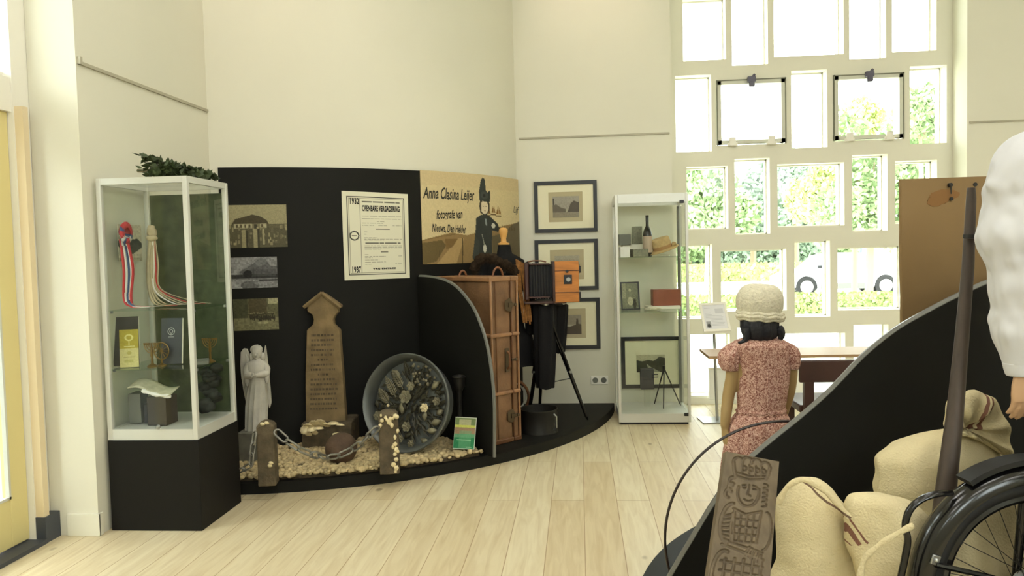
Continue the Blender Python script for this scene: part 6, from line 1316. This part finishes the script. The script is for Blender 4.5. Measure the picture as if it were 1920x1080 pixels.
# ---- bicycle: only the front wheel reaches into the picture
def bicycle():
    Z = 2.0; c = at(1932, 1098, Z); k_ = Z/1450; t = thing('bicycle', 'old black bicycle whose front wheel and mudguard stand before the sacks', 'bicycle', (c.x, c.y, c.z-.34))
    R = rotz(YAW+.04); X_ = R @ Vector((1, 0, 0)); Y_ = R @ Vector((0, 1, 0))
    circ = lambda r, n=72, a0=0, a1=2*PI, y=0: [c+X_*(r*math.cos(a0+(a1-a0)*i/n))+ZUP*(r*math.sin(a0+(a1-a0)*i/n))+Y_*y for i in range(n if a1-a0 > 6.2 else n+1)]
    wh = None
    b = MB(); b.tube(circ(.262), .021, 12, closed=True); wh = b.build('tyre', 'rubber', t)
    b = MB(); b.tube(circ(.236), .013, 8, closed=True); b.build('rim', 'gloss', t)
    b = MB(); b.cyl(c-Y_*.045, c+Y_*.045, .016); b.cyl(c-Y_*.03, c-Y_*.026, .03); b.cyl(c+Y_*.03, c+Y_*.026, .03); b.build('hub', 'steel', t)
    for k in range(32):
        a = 2*PI*k/32; sg = 1 if k % 2 else -1; a2 = a+(.9 if (k//2) % 2 else -.9); b = MB(); b.tube([c+X_*(.026*math.cos(a2))+ZUP*(.026*math.sin(a2))+Y_*.027*sg, c+X_*(.228*math.cos(a))+ZUP*(.228*math.sin(a))], .0011, 4, caps=False); b.build('spoke', 'iron', t)
    # mudguard: curved channel section
    b = MB(); rg = []; a0, a1 = math.radians(48), math.radians(215); n = 70
    for i in range(n+1):
        a = a0+(a1-a0)*i/n; ring = []
        sec = [(-.038, -.036), (-.036, -.014), (-.022, .002), (0, .009), (.022, .002), (.036, -.014), (.038, -.036), (.033, -.034), (.031, -.015), (.019, -.003), (0, .004), (-.019, -.003), (-.031, -.015), (-.033, -.034)]
        for y, dr in sec: r = .320+dr; ring.append(c+X_*(r*math.cos(a))+ZUP*(r*math.sin(a))+Y_*y)
        rg.append(ring)
    b.loft(rg); mg = b.build('mudguard', 'gloss', t, smooth=50)
    a = math.radians(161); pc = c+X_*(.298*math.cos(a))+ZUP*(.298*math.sin(a))-Y_*.042; b = MB(); b.box(pc, (.026, .006, .022), R @ Matrix.Rotation(-(a-PI/2), 3, 'Y')); b.build('stay_clip', 'steel', mg, bevel=.002); b = MB(); b.ell(pc-Y_*.005, (.0065, .004, .0065), None, 10, 6); b.build('bolt', 'steel', mg)
    b = MB(); b.tube([pc+ZUP*-.012, pc.lerp(c-Y_*.05, .5), c-Y_*.05], .0075, 8); b.build('mudguard_stay', 'gloss', t)
    # raised second blade on top of the guard
    b = MB(); rg = []; 
    for i in range(31):
        a = math.radians(60+(122-60)*i/30); rg.append([c+X_*((.336+dr)*math.cos(a))+ZUP*((.336+dr)*math.sin(a))+Y_*y for y, dr in ((-.03, -.004), (-.03, .010), (.03, .010), (.03, -.004))])
    b.loft(rg); b.build('guard_blade', 'rubber', t, smooth=0)
    # curved stand bracket
    b = MB(); b.tube(cat([tuple(at(*q)) for q in ((1782, 924, 1.98), (1758, 926, 1.955), (1728, 936, 1.95), (1706, 956, 1.95), (1697, 985, 1.95), (1702, 1012, 1.95), (1696, 1050, 1.95), (1688, 1090, 1.95), (1684, 1150, 1.95))], 6), .0105, 10, flat=.8); b.build('bent_bracket', 'gloss', t)
    # fork, head tube, bars and the rest of the frame to the right of the picture
    hd = c+X_*.10+ZUP*.55; c_w = c; FDn = (RGT*.5-FWD*.87).normalized(); Yf = ZUP.cross(FDn)
    for sg in (-1, 1): b = MB(); b.tube([c+Y_*.055*sg, c+Y_*.055*sg+X_*.02+ZUP*.2, hd-ZUP*.18+Y_*.045*sg, hd-ZUP*.16+Y_*.01*sg], [.011, .013, .016, .016], 10); b.build('fork_blade', 'gloss', t)
    sh_ = hd+FDn*.06+ZUP*.18; sb_ = c+FDn*.72+ZUP*.50; bbk = c+FDn*.60-ZUP*.03; rw = c+FDn*1.05; X_, Y_ = FDn, Yf
    for nm, a_, b_, r in (('head_tube', hd-ZUP*.17, sh_, .02), ('top_tube', sh_-ZUP*.05, sb_, .015), ('down_tube', hd-ZUP*.1, bbk, .017), ('seat_tube', bbk, sb_+ZUP*.12+X_*.02, .015), ('chain_stay', bbk, rw, .011), ('seat_stay', sb_, rw, .009)):
        b = MB(); b.cyl(a_, b_, r, seg=12); b.build(nm, 'gloss', t)
    b = MB(); s_ = sb_+ZUP*.14+X_*.02; b.loft([[s_+X_*x+Y_*(w_*math.cos(q))+ZUP*(.03*math.sin(q)) for q in [2*PI*k/12 for k in range(12)]] for x, w_ in ((-.13, .015), (-.08, .025), (.0, .05), (.08, .1), (.13, .08))]); b.build('saddle', 'leatherd', t)
    b = MB(); b.tube([sh_, sh_+ZUP*.06, sh_+ZUP*.08-Y_*.12-X_*.02, sh_+ZUP*.09-Y_*.24+X_*.06, sh_+ZUP*.08-Y_*.26+X_*.2], .011, 8); b.build('handlebar', 'steel', t)
    c2 = rw; b = MB(); b.tube([c2+X_*(.262*math.cos(a))+ZUP*(.262*math.sin(a)) for a in [2*PI*k/60 for k in range(60)]], .021, 10, closed=True); b.build('rear_tyre', 'rubber', t)
    b = MB(); b.cyl(bbk-Y_*.03, bbk-Y_*.026, .09, seg=24); b.build('chainwheel', 'gloss', t)
    st = c.z-.285
    return c, st
bc, st = bicycle()
# low black bench carrying bicycle
p = bc+RGT*.62-FWD*.46; b = MB(); b.box((p.x, p.y, (st+.072)/2), (1.5, 1.36, st-.072), rotz(YAW)); tag(b.build('display_bench', 'black', smooth=0), 'long black bench carrying the bicycle and the adult mannequin below the picture edge', 'bench')
# ================================================================ people-shaped mannequins
def hand(b, wr_, dn, side, fw, ln=.17, curl=.35, s=1.0, thumb=None):
    """palm and five fingers; dn = direction of the fingers, side = across the palm (towards the little finger), fw = palm-facing direction"""
    dn, side, fw = dn.normalized(), side.normalized(), fw.normalized(); pl = .085*s
    rg = []
    for f, w_, th in ((-.1, .026, .020), (.15, .030, .018), (.5, .038, .016), (.85, .041, .0145), (1.05, .038, .012)):
        c = wr_+dn*(pl*f); rg.append([c+side*(w_*s*math.cos(a))+fw*(th*s*math.sin(a)) for a in [2*PI*k/16 for k in range(16)]])
    b.loft(rg)
    for k, (off, L_, r) in enumerate(((-.029, .068, .0088), (-.0098, .077, .0092), (.0098, .071, .0088), (.028, .055, .0078))):
        o = wr_+dn*(pl*.92)+side*off*s; p = o; pts = [o-dn*.02*s, o]; d = (dn+side*off*1.2).normalized()
        for j, sg in enumerate((.42, .32, .26)):
            d = (d*math.cos(curl*(.5+.3*j))+fw*math.sin(curl*(.5+.3*j))).normalized(); p = p+d*(L_*s*sg*1.05); pts.append(p)
        b.tube(pts, [r*s, r*s*1.05, r*s*.98, r*s*.92, r*s*.66], 10)
    o = wr_+dn*(pl*.30)-side*.028*s; td = (dn*.75-side*.62+fw*.35).normalized(); b.tube([o+side*.012*s, o+td*.03*s, o+td*.03*s+(dn*.9-side*.25+fw*.3).normalized()*.028*s, o+td*.03*s+(dn*.95-side*.05+fw*.4).normalized()*.052*s], [.014*s, .012*s, .0098*s, .007*s], 10)
def head_shape(b, c, r, fr, sd):
    """c centre, r head half-height, fr = facing, sd = towards its own right"""
    rg = []
    for z, w_, f0, bk in ((-1.0, .18, .50, -.05), (-.92, .36, .66, .10), (-.75, .50, .74, .35), (-.5, .60, .76, .62), (-.2, .68, .77, .84), (.1, .72, .78, .93), (.4, .72, .76, .94), (.7, .58, .60, .78), (.9, .36, .35, .48), (1.0, .1, .1, .14)):
        rg.append([c+ZUP*(z*r)+sd*(w_*r*math.cos(a))+fr*((f0 if math.sin(a) > 0 else bk)*r*math.sin(a)) for a in [2*PI*k/24 for k in range(24)]])
    b.loft(rg); b.tube([c+fr*(.72*r)+ZUP*(.12*r), c+fr*(.93*r)-ZUP*(.22*r), c+fr*(.76*r)-ZUP*(.28*r)], [.06*r, .11*r, .09*r], 8)
    for y, w_ in ((-.50, .17), (-.58, .15)): b.ell(c+fr*(.74*r)+ZUP*(y*r), (w_*r, .07*r, .05*r), None, 12, 6)
    for s_ in (-1, 1):
        b.ell(c+sd*(.72*s_*r)-fr*.06*r-ZUP*.08*r, (.07*r, .14*r, .2*r), None, 10, 8); b.ell(c+sd*(.27*s_*r)+fr*(.72*r)+ZUP*(.16*r), (.14*r, .06*r, .04*r), None, 10, 6)
def eyes(c, r, fr, sd, parent):
    for s_ in (-1, 1):
        b = MB(); b.ell(c+sd*(.27*s_*r)+fr*(.735*r)+ZUP*(.02*r), (.10*r, .06*r, .055*r), None, 12, 8); e = b.build('eye', 'wht', parent)
        b = MB(); b.ell(c+sd*(.27*s_*r)+fr*(.785*r)+ZUP*(.02*r), (.045*r, .02*r, .045*r), None, 10, 6); b.build('iris', 'dark', e)
def girl():
    Z = 3.6; q = lambda px, py, d=0: at(px, py, Z)+FWD*d; base = q(1425, 900); z0 = .07; cx, cy = base.x, base.y
    t = thing('child_mannequin', 'child mannequin in a pink floral dress and cream crocheted hat, seen from behind', 'mannequin', (cx, cy, z0))
    fr = (FWD+RGT*.05).normalized(); sd = RGT
    hc = q(1425, 578, .0); r = .104; b = MB(); head_shape(b, hc+ZUP*.012, r, fr, sd)
    nk = q(1425, 625); sh = q(1425, 645); 
    b.tube([hc-ZUP*.05, nk-ZUP*.02, q(1425, 650)], [.042, .04, .05], 14)
    def tor(px, py, w_, d): c_ = at(px, py, Z); return [c_+RGT*(w_*math.cos(a))+FWD*(d*math.sin(a)) for a in [2*PI*k/24 for k in range(24)]]
    b.loft([tor(1425, 640, .05, .04), tor(1425, 650, .11, .06), tor(1425, 670, .125, .075), tor(1426, 720, .108, .072), tor(1426, 770, .10, .07), tor(1425, 820, .12, .085), tor(1425, 860, .115, .08)])
    for s_ in (-1, 1):
        hp = at(1425+s_*23, 855, Z); kn = Vector((hp.x+RGT.x*s_*.0, hp.y, z0+.38)); an = Vector((hp.x, hp.y, z0+.07))
        b.tube([hp+ZUP*.03, hp.lerp(kn, .5), kn, kn.lerp(an, .35), an, an-ZUP*.03], [.068, .06, .044, .046, .03, .032], 14); b.tube([an-ZUP*.03-FWD*.02, an-ZUP*.045+FWD*.06, an-ZUP*.055+FWD*.12], [.03, .03, .02], 10, flat=.8)
    la = [q(1372, 655), q(1374, 700, .0), q(1367, 742, .01), q(1361, 780, .0), q(1359, 800, -.0)]
    b.tube(cat([tuple(v) for v in la], 4), [.036+(.021-.036)*i/16 for i in range(17)], 14); hand(b, q(1359, 803), (q(1364, 850)-q(1359, 803)), -FWD*.9+RGT*.3, RGT, s=.74, curl=.3)
    ra = [q(1480, 655), q(1484, 695, .01), q(1484, 735, .03), q(1478, 775, .06), q(1476, 795, .07)]
    b.tube(cat([tuple(v) for v in ra], 4), [.036+(.021-.036)*i/16 for i in range(17)], 14); hand(b, q(1476, 798, .07), Vector((0, 0, -1))-RGT*.1, -FWD, -RGT, s=.74, curl=.3)
    body = remeshed(b, 'body', 'skin2', t, .0052, 3); eyes(hc+ZUP*.012, r, fr, sd, t)
    # hair: bob with a tuft to the left
    b = MB(); rg = []
    for py, l, rr, dd in ((590, 1392, 1453, .070), (600, 1388, 1456, .078), (612, 1388, 1456, .080), (624, 1391, 1457, .078), (634, 1397, 1450, .062), (640, 1405, 1440, .04)):
        c_ = at((l+rr)/2, py, Z)-FWD*.015; w_ = (rr-l)/2*Z/1450; rg.append([c_+RGT*(w_*math.cos(a)*(1+.05*math.sin(a*13)))+FWD*(dd*math.sin(a)*(1+.05*math.sin(a*13))) for a in [2*PI*k/52 for k in range(52)]])
    b.loft(rg); b.build('hair', 'hair', t, smooth=70)
    for P in ([(1393, 612), (1394, 628), (1388, 638), (1378, 640)], [(1452, 612), (1458, 625), (1456, 634)]):
        b = MB(); b.tube(cat([tuple(q(x, y, -.05)) for x, y in P], 4), [.020, .022, .022, .020, .018, .016, .014, .012, .010, .008, .007, .006, .004][:4*(len(P)-1)+1], 10); b.build('hair_lock', 'hair', t, smooth=70)
    # crocheted hat
    b = MB(); rg = sil([(532, 1414, 1438), (533.5, 1403, 1450), (539, 1393, 1459), (550, 1385, 1465), (562, 1381.5, 1467), (576, 1382, 1466), (588, 1386, 1462)], Z, .95, 80, .012, 20, .02, 1, 4)
    sl = lambda P: P+ZUP*(-(P-hc).dot(RGT)*.06)
    b.loft([[sl(p) for p in r_] for r_ in rg]); ht = b.build('crocheted_hat', 'knit', t, smooth=80)
    for k, (dy, rad, ww) in enumerate(((-.022, .0085, .1025), (-.036, .0095, .106), (-.049, .008, .101))):
        b = MB(); cz = hc+ZUP*(dy); b.tube([sl(cz+RGT*((ww)*math.cos(a))+FWD*(ww*.95*math.sin(a))+ZUP*(.003*math.sin(a*9))) for a in [2*PI*i/60 for i in range(60)]], rad, 8, closed=True); b.build('hat_brim_roll', 'knit', ht)
    # dress
    b = MB(); rg = sil([(631, 1404, 1446), (634, 1392, 1458), (639, 1378, 1470), (648, 1370, 1478), (665, 1375, 1479), (690, 1381, 1480), (715, 1383, 1478), (745, 1383, 1474), (764, 1384, 1471), (770, 1381, 1473), (774, 1383, 1471), (782, 1376, 1476), (800, 1367, 1483), (830, 1361, 1488), (860, 1356, 1492), (886, 1353, 1496), (905, 1352, 1497)], Z, .72, 120, .0, 9, .0, 2, 5)
    out = []
    for i, r_ in enumerate(rg):
        f = i/(len(rg)-1); c_ = sum(r_, Vector())/len(r_); amp = .012+(.05*max(0, f-.55)/.45)+.022*math.exp(-((f-.6)/.07)**2)
        if f < .15: amp = .004
        out.append([c_+(p-c_)*(1+amp*math.sin(17*2*PI*k/len(r_)+2*noise.noise(Vector((f*3, 0, 0))))+amp*.6*math.sin(7*2*PI*k/len(r_)+f*3)) for k, p in enumerate(r_)])
    b.loft(out, caps=False); b.build('dress', 'dress', t, smooth=80, solid=.004)
    for P, ws in (([(1388, 641), (1376, 650), (1368, 665), (1367, 682), (1370, 694)], [.034, .050, .062, .058, .044]), ([(1466, 641), (1478, 650), (1483, 665), (1484, 680), (1484, 691)], [.030, .044, .050, .046, .038])):
        b = MB(); c_ = cat([tuple(q(x, y)) for x, y in P], 4); n_ = len(c_); w2 = np.interp(np.linspace(0, 1, n_), np.linspace(0, 1, len(ws)), ws); rgs = []
        for i, p in enumerate(c_): rgs.append([p+RGT*(w2[i]*.82*math.cos(a)*(1+.05*math.sin(a*12)))+FWD*(w2[i]*math.sin(a)*(1+.05*math.sin(a*12))) for a in [2*PI*k/60 for k in range(60)]])
        b.loft(rgs); b.build('puff_sleeve', 'dress', t, smooth=80)
    b = MB(); b.tube([q(1427, 634, -.055), q(1427, 690, -.095), q(1427, 766, -.092)], .003, 6); b.build('back_seam', 'dress', t)
    for py in (769, 773): b = MB(); c_ = at(1427, py, Z); b.tube([c_+RGT*(.108*math.cos(a))+FWD*(.08*math.sin(a))+ZUP*.004*math.sin(a*24) for a in [2*PI*k/96 for k in range(96)]], .0045, 6, closed=True); b.build('waist_gather', 'dress', t)
    for s_ in (-1, 1):
        hp = at(1425+s_*23, 855, Z); b = MB(); b.ell((hp.x+FWD.x*.05, hp.y+FWD.y*.05, z0+.028), (.042, .10, .032), rotz(YAW), 16, 8); b.build('shoe', 'leatherd', t)
        b = MB(); b.tube([(hp.x, hp.y, z0+.05), (hp.x, hp.y, z0+.2)], [.036, .042], 16); b.build('sock', 'wht', t)
girl()
def adult():
    Z = 2.04; q = lambda px, py, d=0: at(px, py, Z)+FWD*d; fr = FWD; sd = RGT; z0 = st
    c0 = q(2078, 500); cx, cy = c0.x, c0.y; P = lambda x, y, z: Vector((cx, cy, 0))+RGT*x+FWD*y+ZUP*z
    t = thing('adult_mannequin', 'adult mannequin in a loose white shirt at the right picture edge', 'mannequin', (cx, cy, z0))
    zs = q(2078, 265).z; hc = P(0, -.01, zs+.26); r = .118
    b = MB(); head_shape(b, hc, r, fr, sd); b.tube([hc-ZUP*.08, P(0, 0, zs+.08), P(0, 0, zs+.0)], [.055, .055, .07], 16)
    def tor(z, w_, d): return [P(w_*math.cos(a), d*math.sin(a), z) for a in [2*PI*k/28 for k in range(28)]]
    b.loft([tor(zs+.06, .06, .05), tor(zs+.02, .15, .08), tor(zs-.05, .19, .10), tor(zs-.2, .17, .115), tor(zs-.40, .135, .10), tor(zs-.52, .15, .105), tor(zs-.64, .175, .12), tor(zs-.72, .16, .11)])
    for s_ in (-1, 1):
        hp = P(s_*.09, 0, zs-.66); kn = P(s_*.10, -.01, z0+.46); an = P(s_*.10, .02, z0+.08)
        b.tube([hp, hp.lerp(kn, .5), kn, kn.lerp(an, .35), an, an-ZUP*.03], [.09, .08, .058, .058, .038, .04], 16); b.tube([an-ZUP*.035, an-ZUP*.05+FWD*.07, an-ZUP*.06+FWD*.12], [.04, .035, .025], 10)
    L = [q(1955, 275), q(1932, 330), q(1918, 470, .01), q(1917, 560, .0), q(1918, 640), q(1919, 690)]
    b.tube(cat([tuple(v) for v in L], 4), [.052+(.026-.052)*(i/20)**.9 for i in range(21)], 16)
    hand(b, q(1920, 693), (q(1917, 800)-q(1920, 693)), -RGT*.95-FWD*.2, (FWD*.95-RGT*.2), s=.95, curl=.42)
    Lr = [P(.20, 0, zs-.03), P(.25, .0, zs-.15), P(.27, .0, zs-.32), P(.26, -.02, zs-.45), P(.25, -.05, zs-.58)]
    b.tube(cat([tuple(v) for v in Lr], 4), [.052+(.026-.052)*(i/16) for i in range(17)], 16); hand(b, P(.25, -.06, zs-.60), Vector((0, 0, -1)), -RGT*.5-FWD*.6, -RGT, s=1, curl=.35)
    remeshed(b, 'body', 'skin', t, .0048, 3); eyes(hc, r, fr, sd, t)
    b = MB(); b.ell(hc+ZUP*.03-FWD*.02, (.098, .108, .105), None, 20, 14, .1, 9); b.build('hair', 'dwood', t)
    # shirt body
    b = MB(); rg = []
    for z, w_, d in ((zs+.07, .075, .07), (zs+.045, .13, .09), (zs+.0, .19, .12), (zs-.08, .205, .135), (zs-.25, .20, .145), (zs-.42, .185, .14), (zs-.55, .19, .145), (zs-.70, .21, .15)):
        rg.append([P(w_*math.cos(a)*(1+.02*math.sin(a*9+z*9)), d*math.sin(a)*(1+.03*math.sin(a*9+z*9)), z) for a in [2*PI*k/60 for k in range(60)]])
    b.loft(rg, caps=False); b.build('shirt', 'shirt', t, smooth=80, solid=.004)
    b = MB(); b.tube([P(.07*math.cos(a), .065*math.sin(a), zs+.08) for a in [2*PI*k/24 for k in range(24)]], .014, 8, closed=True); b.build('collar', 'shirt', t)
    # visible sleeve
    rows = [(243, 1930, 1985), (256, 1902, 1992), (272, 1884, 1996), (300, 1867, 1996), (330, 1855, 1992), (352, 1848, 1988), (375, 1850, 1984), (400, 1848, 1980), (430, 1841, 1976), (460, 1840, 1972), (485, 1848, 1968), (510, 1860, 1964), (545, 1861, 1962), (575, 1863, 1960), (600, 1861, 1958), (625, 1865, 1955), (650, 1874, 1950), (672, 1881, 1946), (684, 1885, 1943)]
    rg = sil(rows, Z, .85, 110, .012, 5, .0, 2, 6); out = []
    for i, r_ in enumerate(rg):
        f = i/(len(rg)-1); c_ = sum(r_, Vector())/len(r_); env = min(1, f*4)*min(1, (1-f)*6)
        out.append([c_+(p-c_)*(1+env*(.16*noise.noise(Vector((math.cos(2*PI*k/len(r_))*1.3, math.sin(2*PI*k/len(r_))*1.3, f*7+.8*math.cos(2*PI*k/len(r_)-.6))))+.10*noise.noise(Vector((math.cos(2*PI*k/len(r_))*3, math.sin(2*PI*k/len(r_))*3, f*16))))) for k, p in enumerate(r_)])
    b = MB(); b.loft(out, caps=False); b.build('sleeve', 'shirt', t, smooth=80, solid=.003)
    b = MB(); b.loft(sil([(680, 1884, 1942), (690, 1886, 1940), (700, 1889, 1939), (703, 1891, 1938)], Z, .85, 48), caps=False); b.build('cuff', 'shirt', t, smooth=50, solid=.005)
    b = MB(); c_ = cat([tuple(v) for v in Lr], 4); b.tube(c_, [.075-.035*(i/(len(c_)-1)) for i in range(len(c_))], 20); b.build('sleeve', 'shirt', t, smooth=80)
    for s_ in (-1, 1):
        b = MB(); b.tube([P(s_*.095, 0, zs-.62), P(s_*.10, 0, z0+.5), P(s_*.105, .01, z0+.07)], [.105, .085, .075], 24); b.build('trouser_leg', 'cloth', t)
        b = MB(); b.ell(P(s_*.105, .03, z0+.035), (.05, .14, .04), Rax(RGT, FWD, ZUP), 18, 8); b.build('shoe', 'leatherd', t)
adult()
# ================================================================ by the window: sign, table, chair, radiator
def sign():
    f = on_z(1345, 789, .0); Z = (f-EYE).dot(FWD); q = lambda px, py: at(px, py, Z); t = thing('sign_stand', 'slim steel stand holding a tilted white framed notice by the window', 'sign', (f.x, f.y, 0))
    b = MB(); b.box((f.x, f.y, .006), (.30, .24, .012), rotz(YAW)); b.build('base_plate', 'steel', t, bevel=.003)
    tp = q(1339, 626); b = MB(); b.cyl((f.x, f.y, .01), (tp.x, tp.y, tp.z), .013); b.build('pole', 'steel', t)
    b = MB(); m_ = q(1340, 668); b.box((f.x, f.y, m_.z), (.035, .035, .03), rotz(YAW)); b.build('collar', 'steel', t)
    TL, TR, BL, BR = at(1311, 569, Z+.05), at(1361, 567, Z+.05), at(1319, 623, Z-.10), at(1370, 620, Z-.10); u = (TR-TL+BR-BL)/2; v = (BL-TL+BR-TR)/2; c = (TL+TR+BL+BR)/4; U, V_ = u.normalized(), v.normalized(); N_ = U.cross(V_).normalized(); N_ = N_ if N_.dot(FWD) > 0 else -N_; V_ = N_.cross(U) if N_.cross(U).dot(v) > 0 else -N_.cross(U); w_, h = u.length, v.length; R = Rax(U, N_, -V_); fw = .022
    b = MB()
    for x, y, a_, b_ in ((0, h/2-fw/2, w_, fw), (0, -h/2+fw/2, w_, fw), (-w_/2+fw/2, 0, fw, h-2*fw), (w_/2-fw/2, 0, fw, h-2*fw)): b.box(c+R @ Vector((x, 0, y)), (a_, .014, b_), R)
    b.build('frame', 'white', t, smooth=0, bevel=.002); b = MB(); b.box(c+R @ Vector((0, .008, 0)), (w_-.01, .004, h-.01), R); b.build('back_plate', 'greybox', t, smooth=0)
    cv = Canvas(60, 72, sp(222, 222, 224)); rs = random.Random(2)
    for k in range(14):
        y = .12+k*.055; x1 = .92 if y > .42 or y < .1 else .5
        cv.rect(.32 if y > .6 else .10, y, x1-.15*rs.random(), y+.012, sp(176, 176, 182))
    cv.rect(.55, .16, .92, .36, sp(200, 200, 204)); cv.rect(.08, .66, .28, .92, sp(150, 150, 150)); cv.ell(.18, .84, .07, .08, sp(60, 60, 62))
    sheet('notice', cv, lambda uu, vv, d: c+R @ Vector(((uu-.5)*(w_-2*fw+.004), -.002+d, (.5-vv)*(h-2*fw+.004))), t, .003)
sign()
def win_table():
    Z = 5.75; l, r = at(1329, 668, Z), at(1625, 661, Z); z = l.z; t = thing('window_table', 'long narrow table with a brown top and white legs before the window', 'table', tuple((l+r)/2)[:2]+(0,)); R = rotz(YAW*0)
    yy = l.y; b = MB(); b.bx(l.x, r.x+.3, yy, yy+.45, z-.022, z); b.build('table_top', mat('brown_table_top', S(160, 128, 90), .5), t, smooth=0)
    for x in (l.x+.42, r.x+.2):
        for y in (yy+.06, yy+.40): b = MB(); b.bx(x-.02, x+.02, y-.02, y+.02, 0, z-.02); b.build('leg', 'white', t, smooth=0)
win_table()
# radiator on the window wall
a0, a1 = on_y(1329, 692, YW-.12), on_y(1510, 748, YW-.12); t = thing('radiator', 'white panel radiator under the window behind the girl', 'radiator', ((a0.x+a1.x)/2, YW-.08, a1.z))
b = MB(); b.bx(a0.x, a1.x, YW-.13, YW-.05, a1.z, a0.z); b.build('panel', 'rad', t, smooth=0, bevel=.006); b = MB(); b.bx(a0.x-.004, a1.x+.004, YW-.135, YW-.045, a0.z-.002, a0.z+.012); b.build('top_grille', 'white', t, smooth=0)
for x in (a0.x+.2, a1.x-.2): b = MB(); b.bx(x-.02, x+.02, YW-.06, YW-.002, a1.z+.05, a0.z-.05); b.build('bracket', 'white', t, smooth=0); b = MB(); b.cyl((x, YW-.09, 0), (x, YW-.09, a1.z), .01); b.build('pipe', 'white', t)
def chair():
    Z = 4.9; l = at(1499, 676, Z); z = l.z; wd = (1640-1499)*Z/1450; t = thing('dark_chair', 'dark mahogany chair with a broad back rail half hidden by the partition', 'chair', (l.x+wd/2, l.y+.25, 0)); zl = at(1499, 718, Z).z
    b = MB(); b.bx(l.x, l.x+wd, l.y, l.y+.03, zl, z); b.build('backrest', 'dwood', t, bevel=.008)
    for x in (l.x+.03, l.x+wd-.09): b = MB(); b.bx(x, x+.06, l.y+.002, l.y+.042, 0, zl+.01); b.build('leg', 'dwood', t, smooth=0)
    for x in (l.x+.03, l.x+wd-.08): b = MB(); b.bx(x, x+.05, l.y+.42, l.y+.47, 0, .43); b.build('leg', 'dwood', t, smooth=0)
    b = MB(); b.bx(l.x+.01, l.x+wd-.01, l.y+.045, l.y+.48, .42, .47); b.build('seat', 'dwood', t, bevel=.008)
chair()
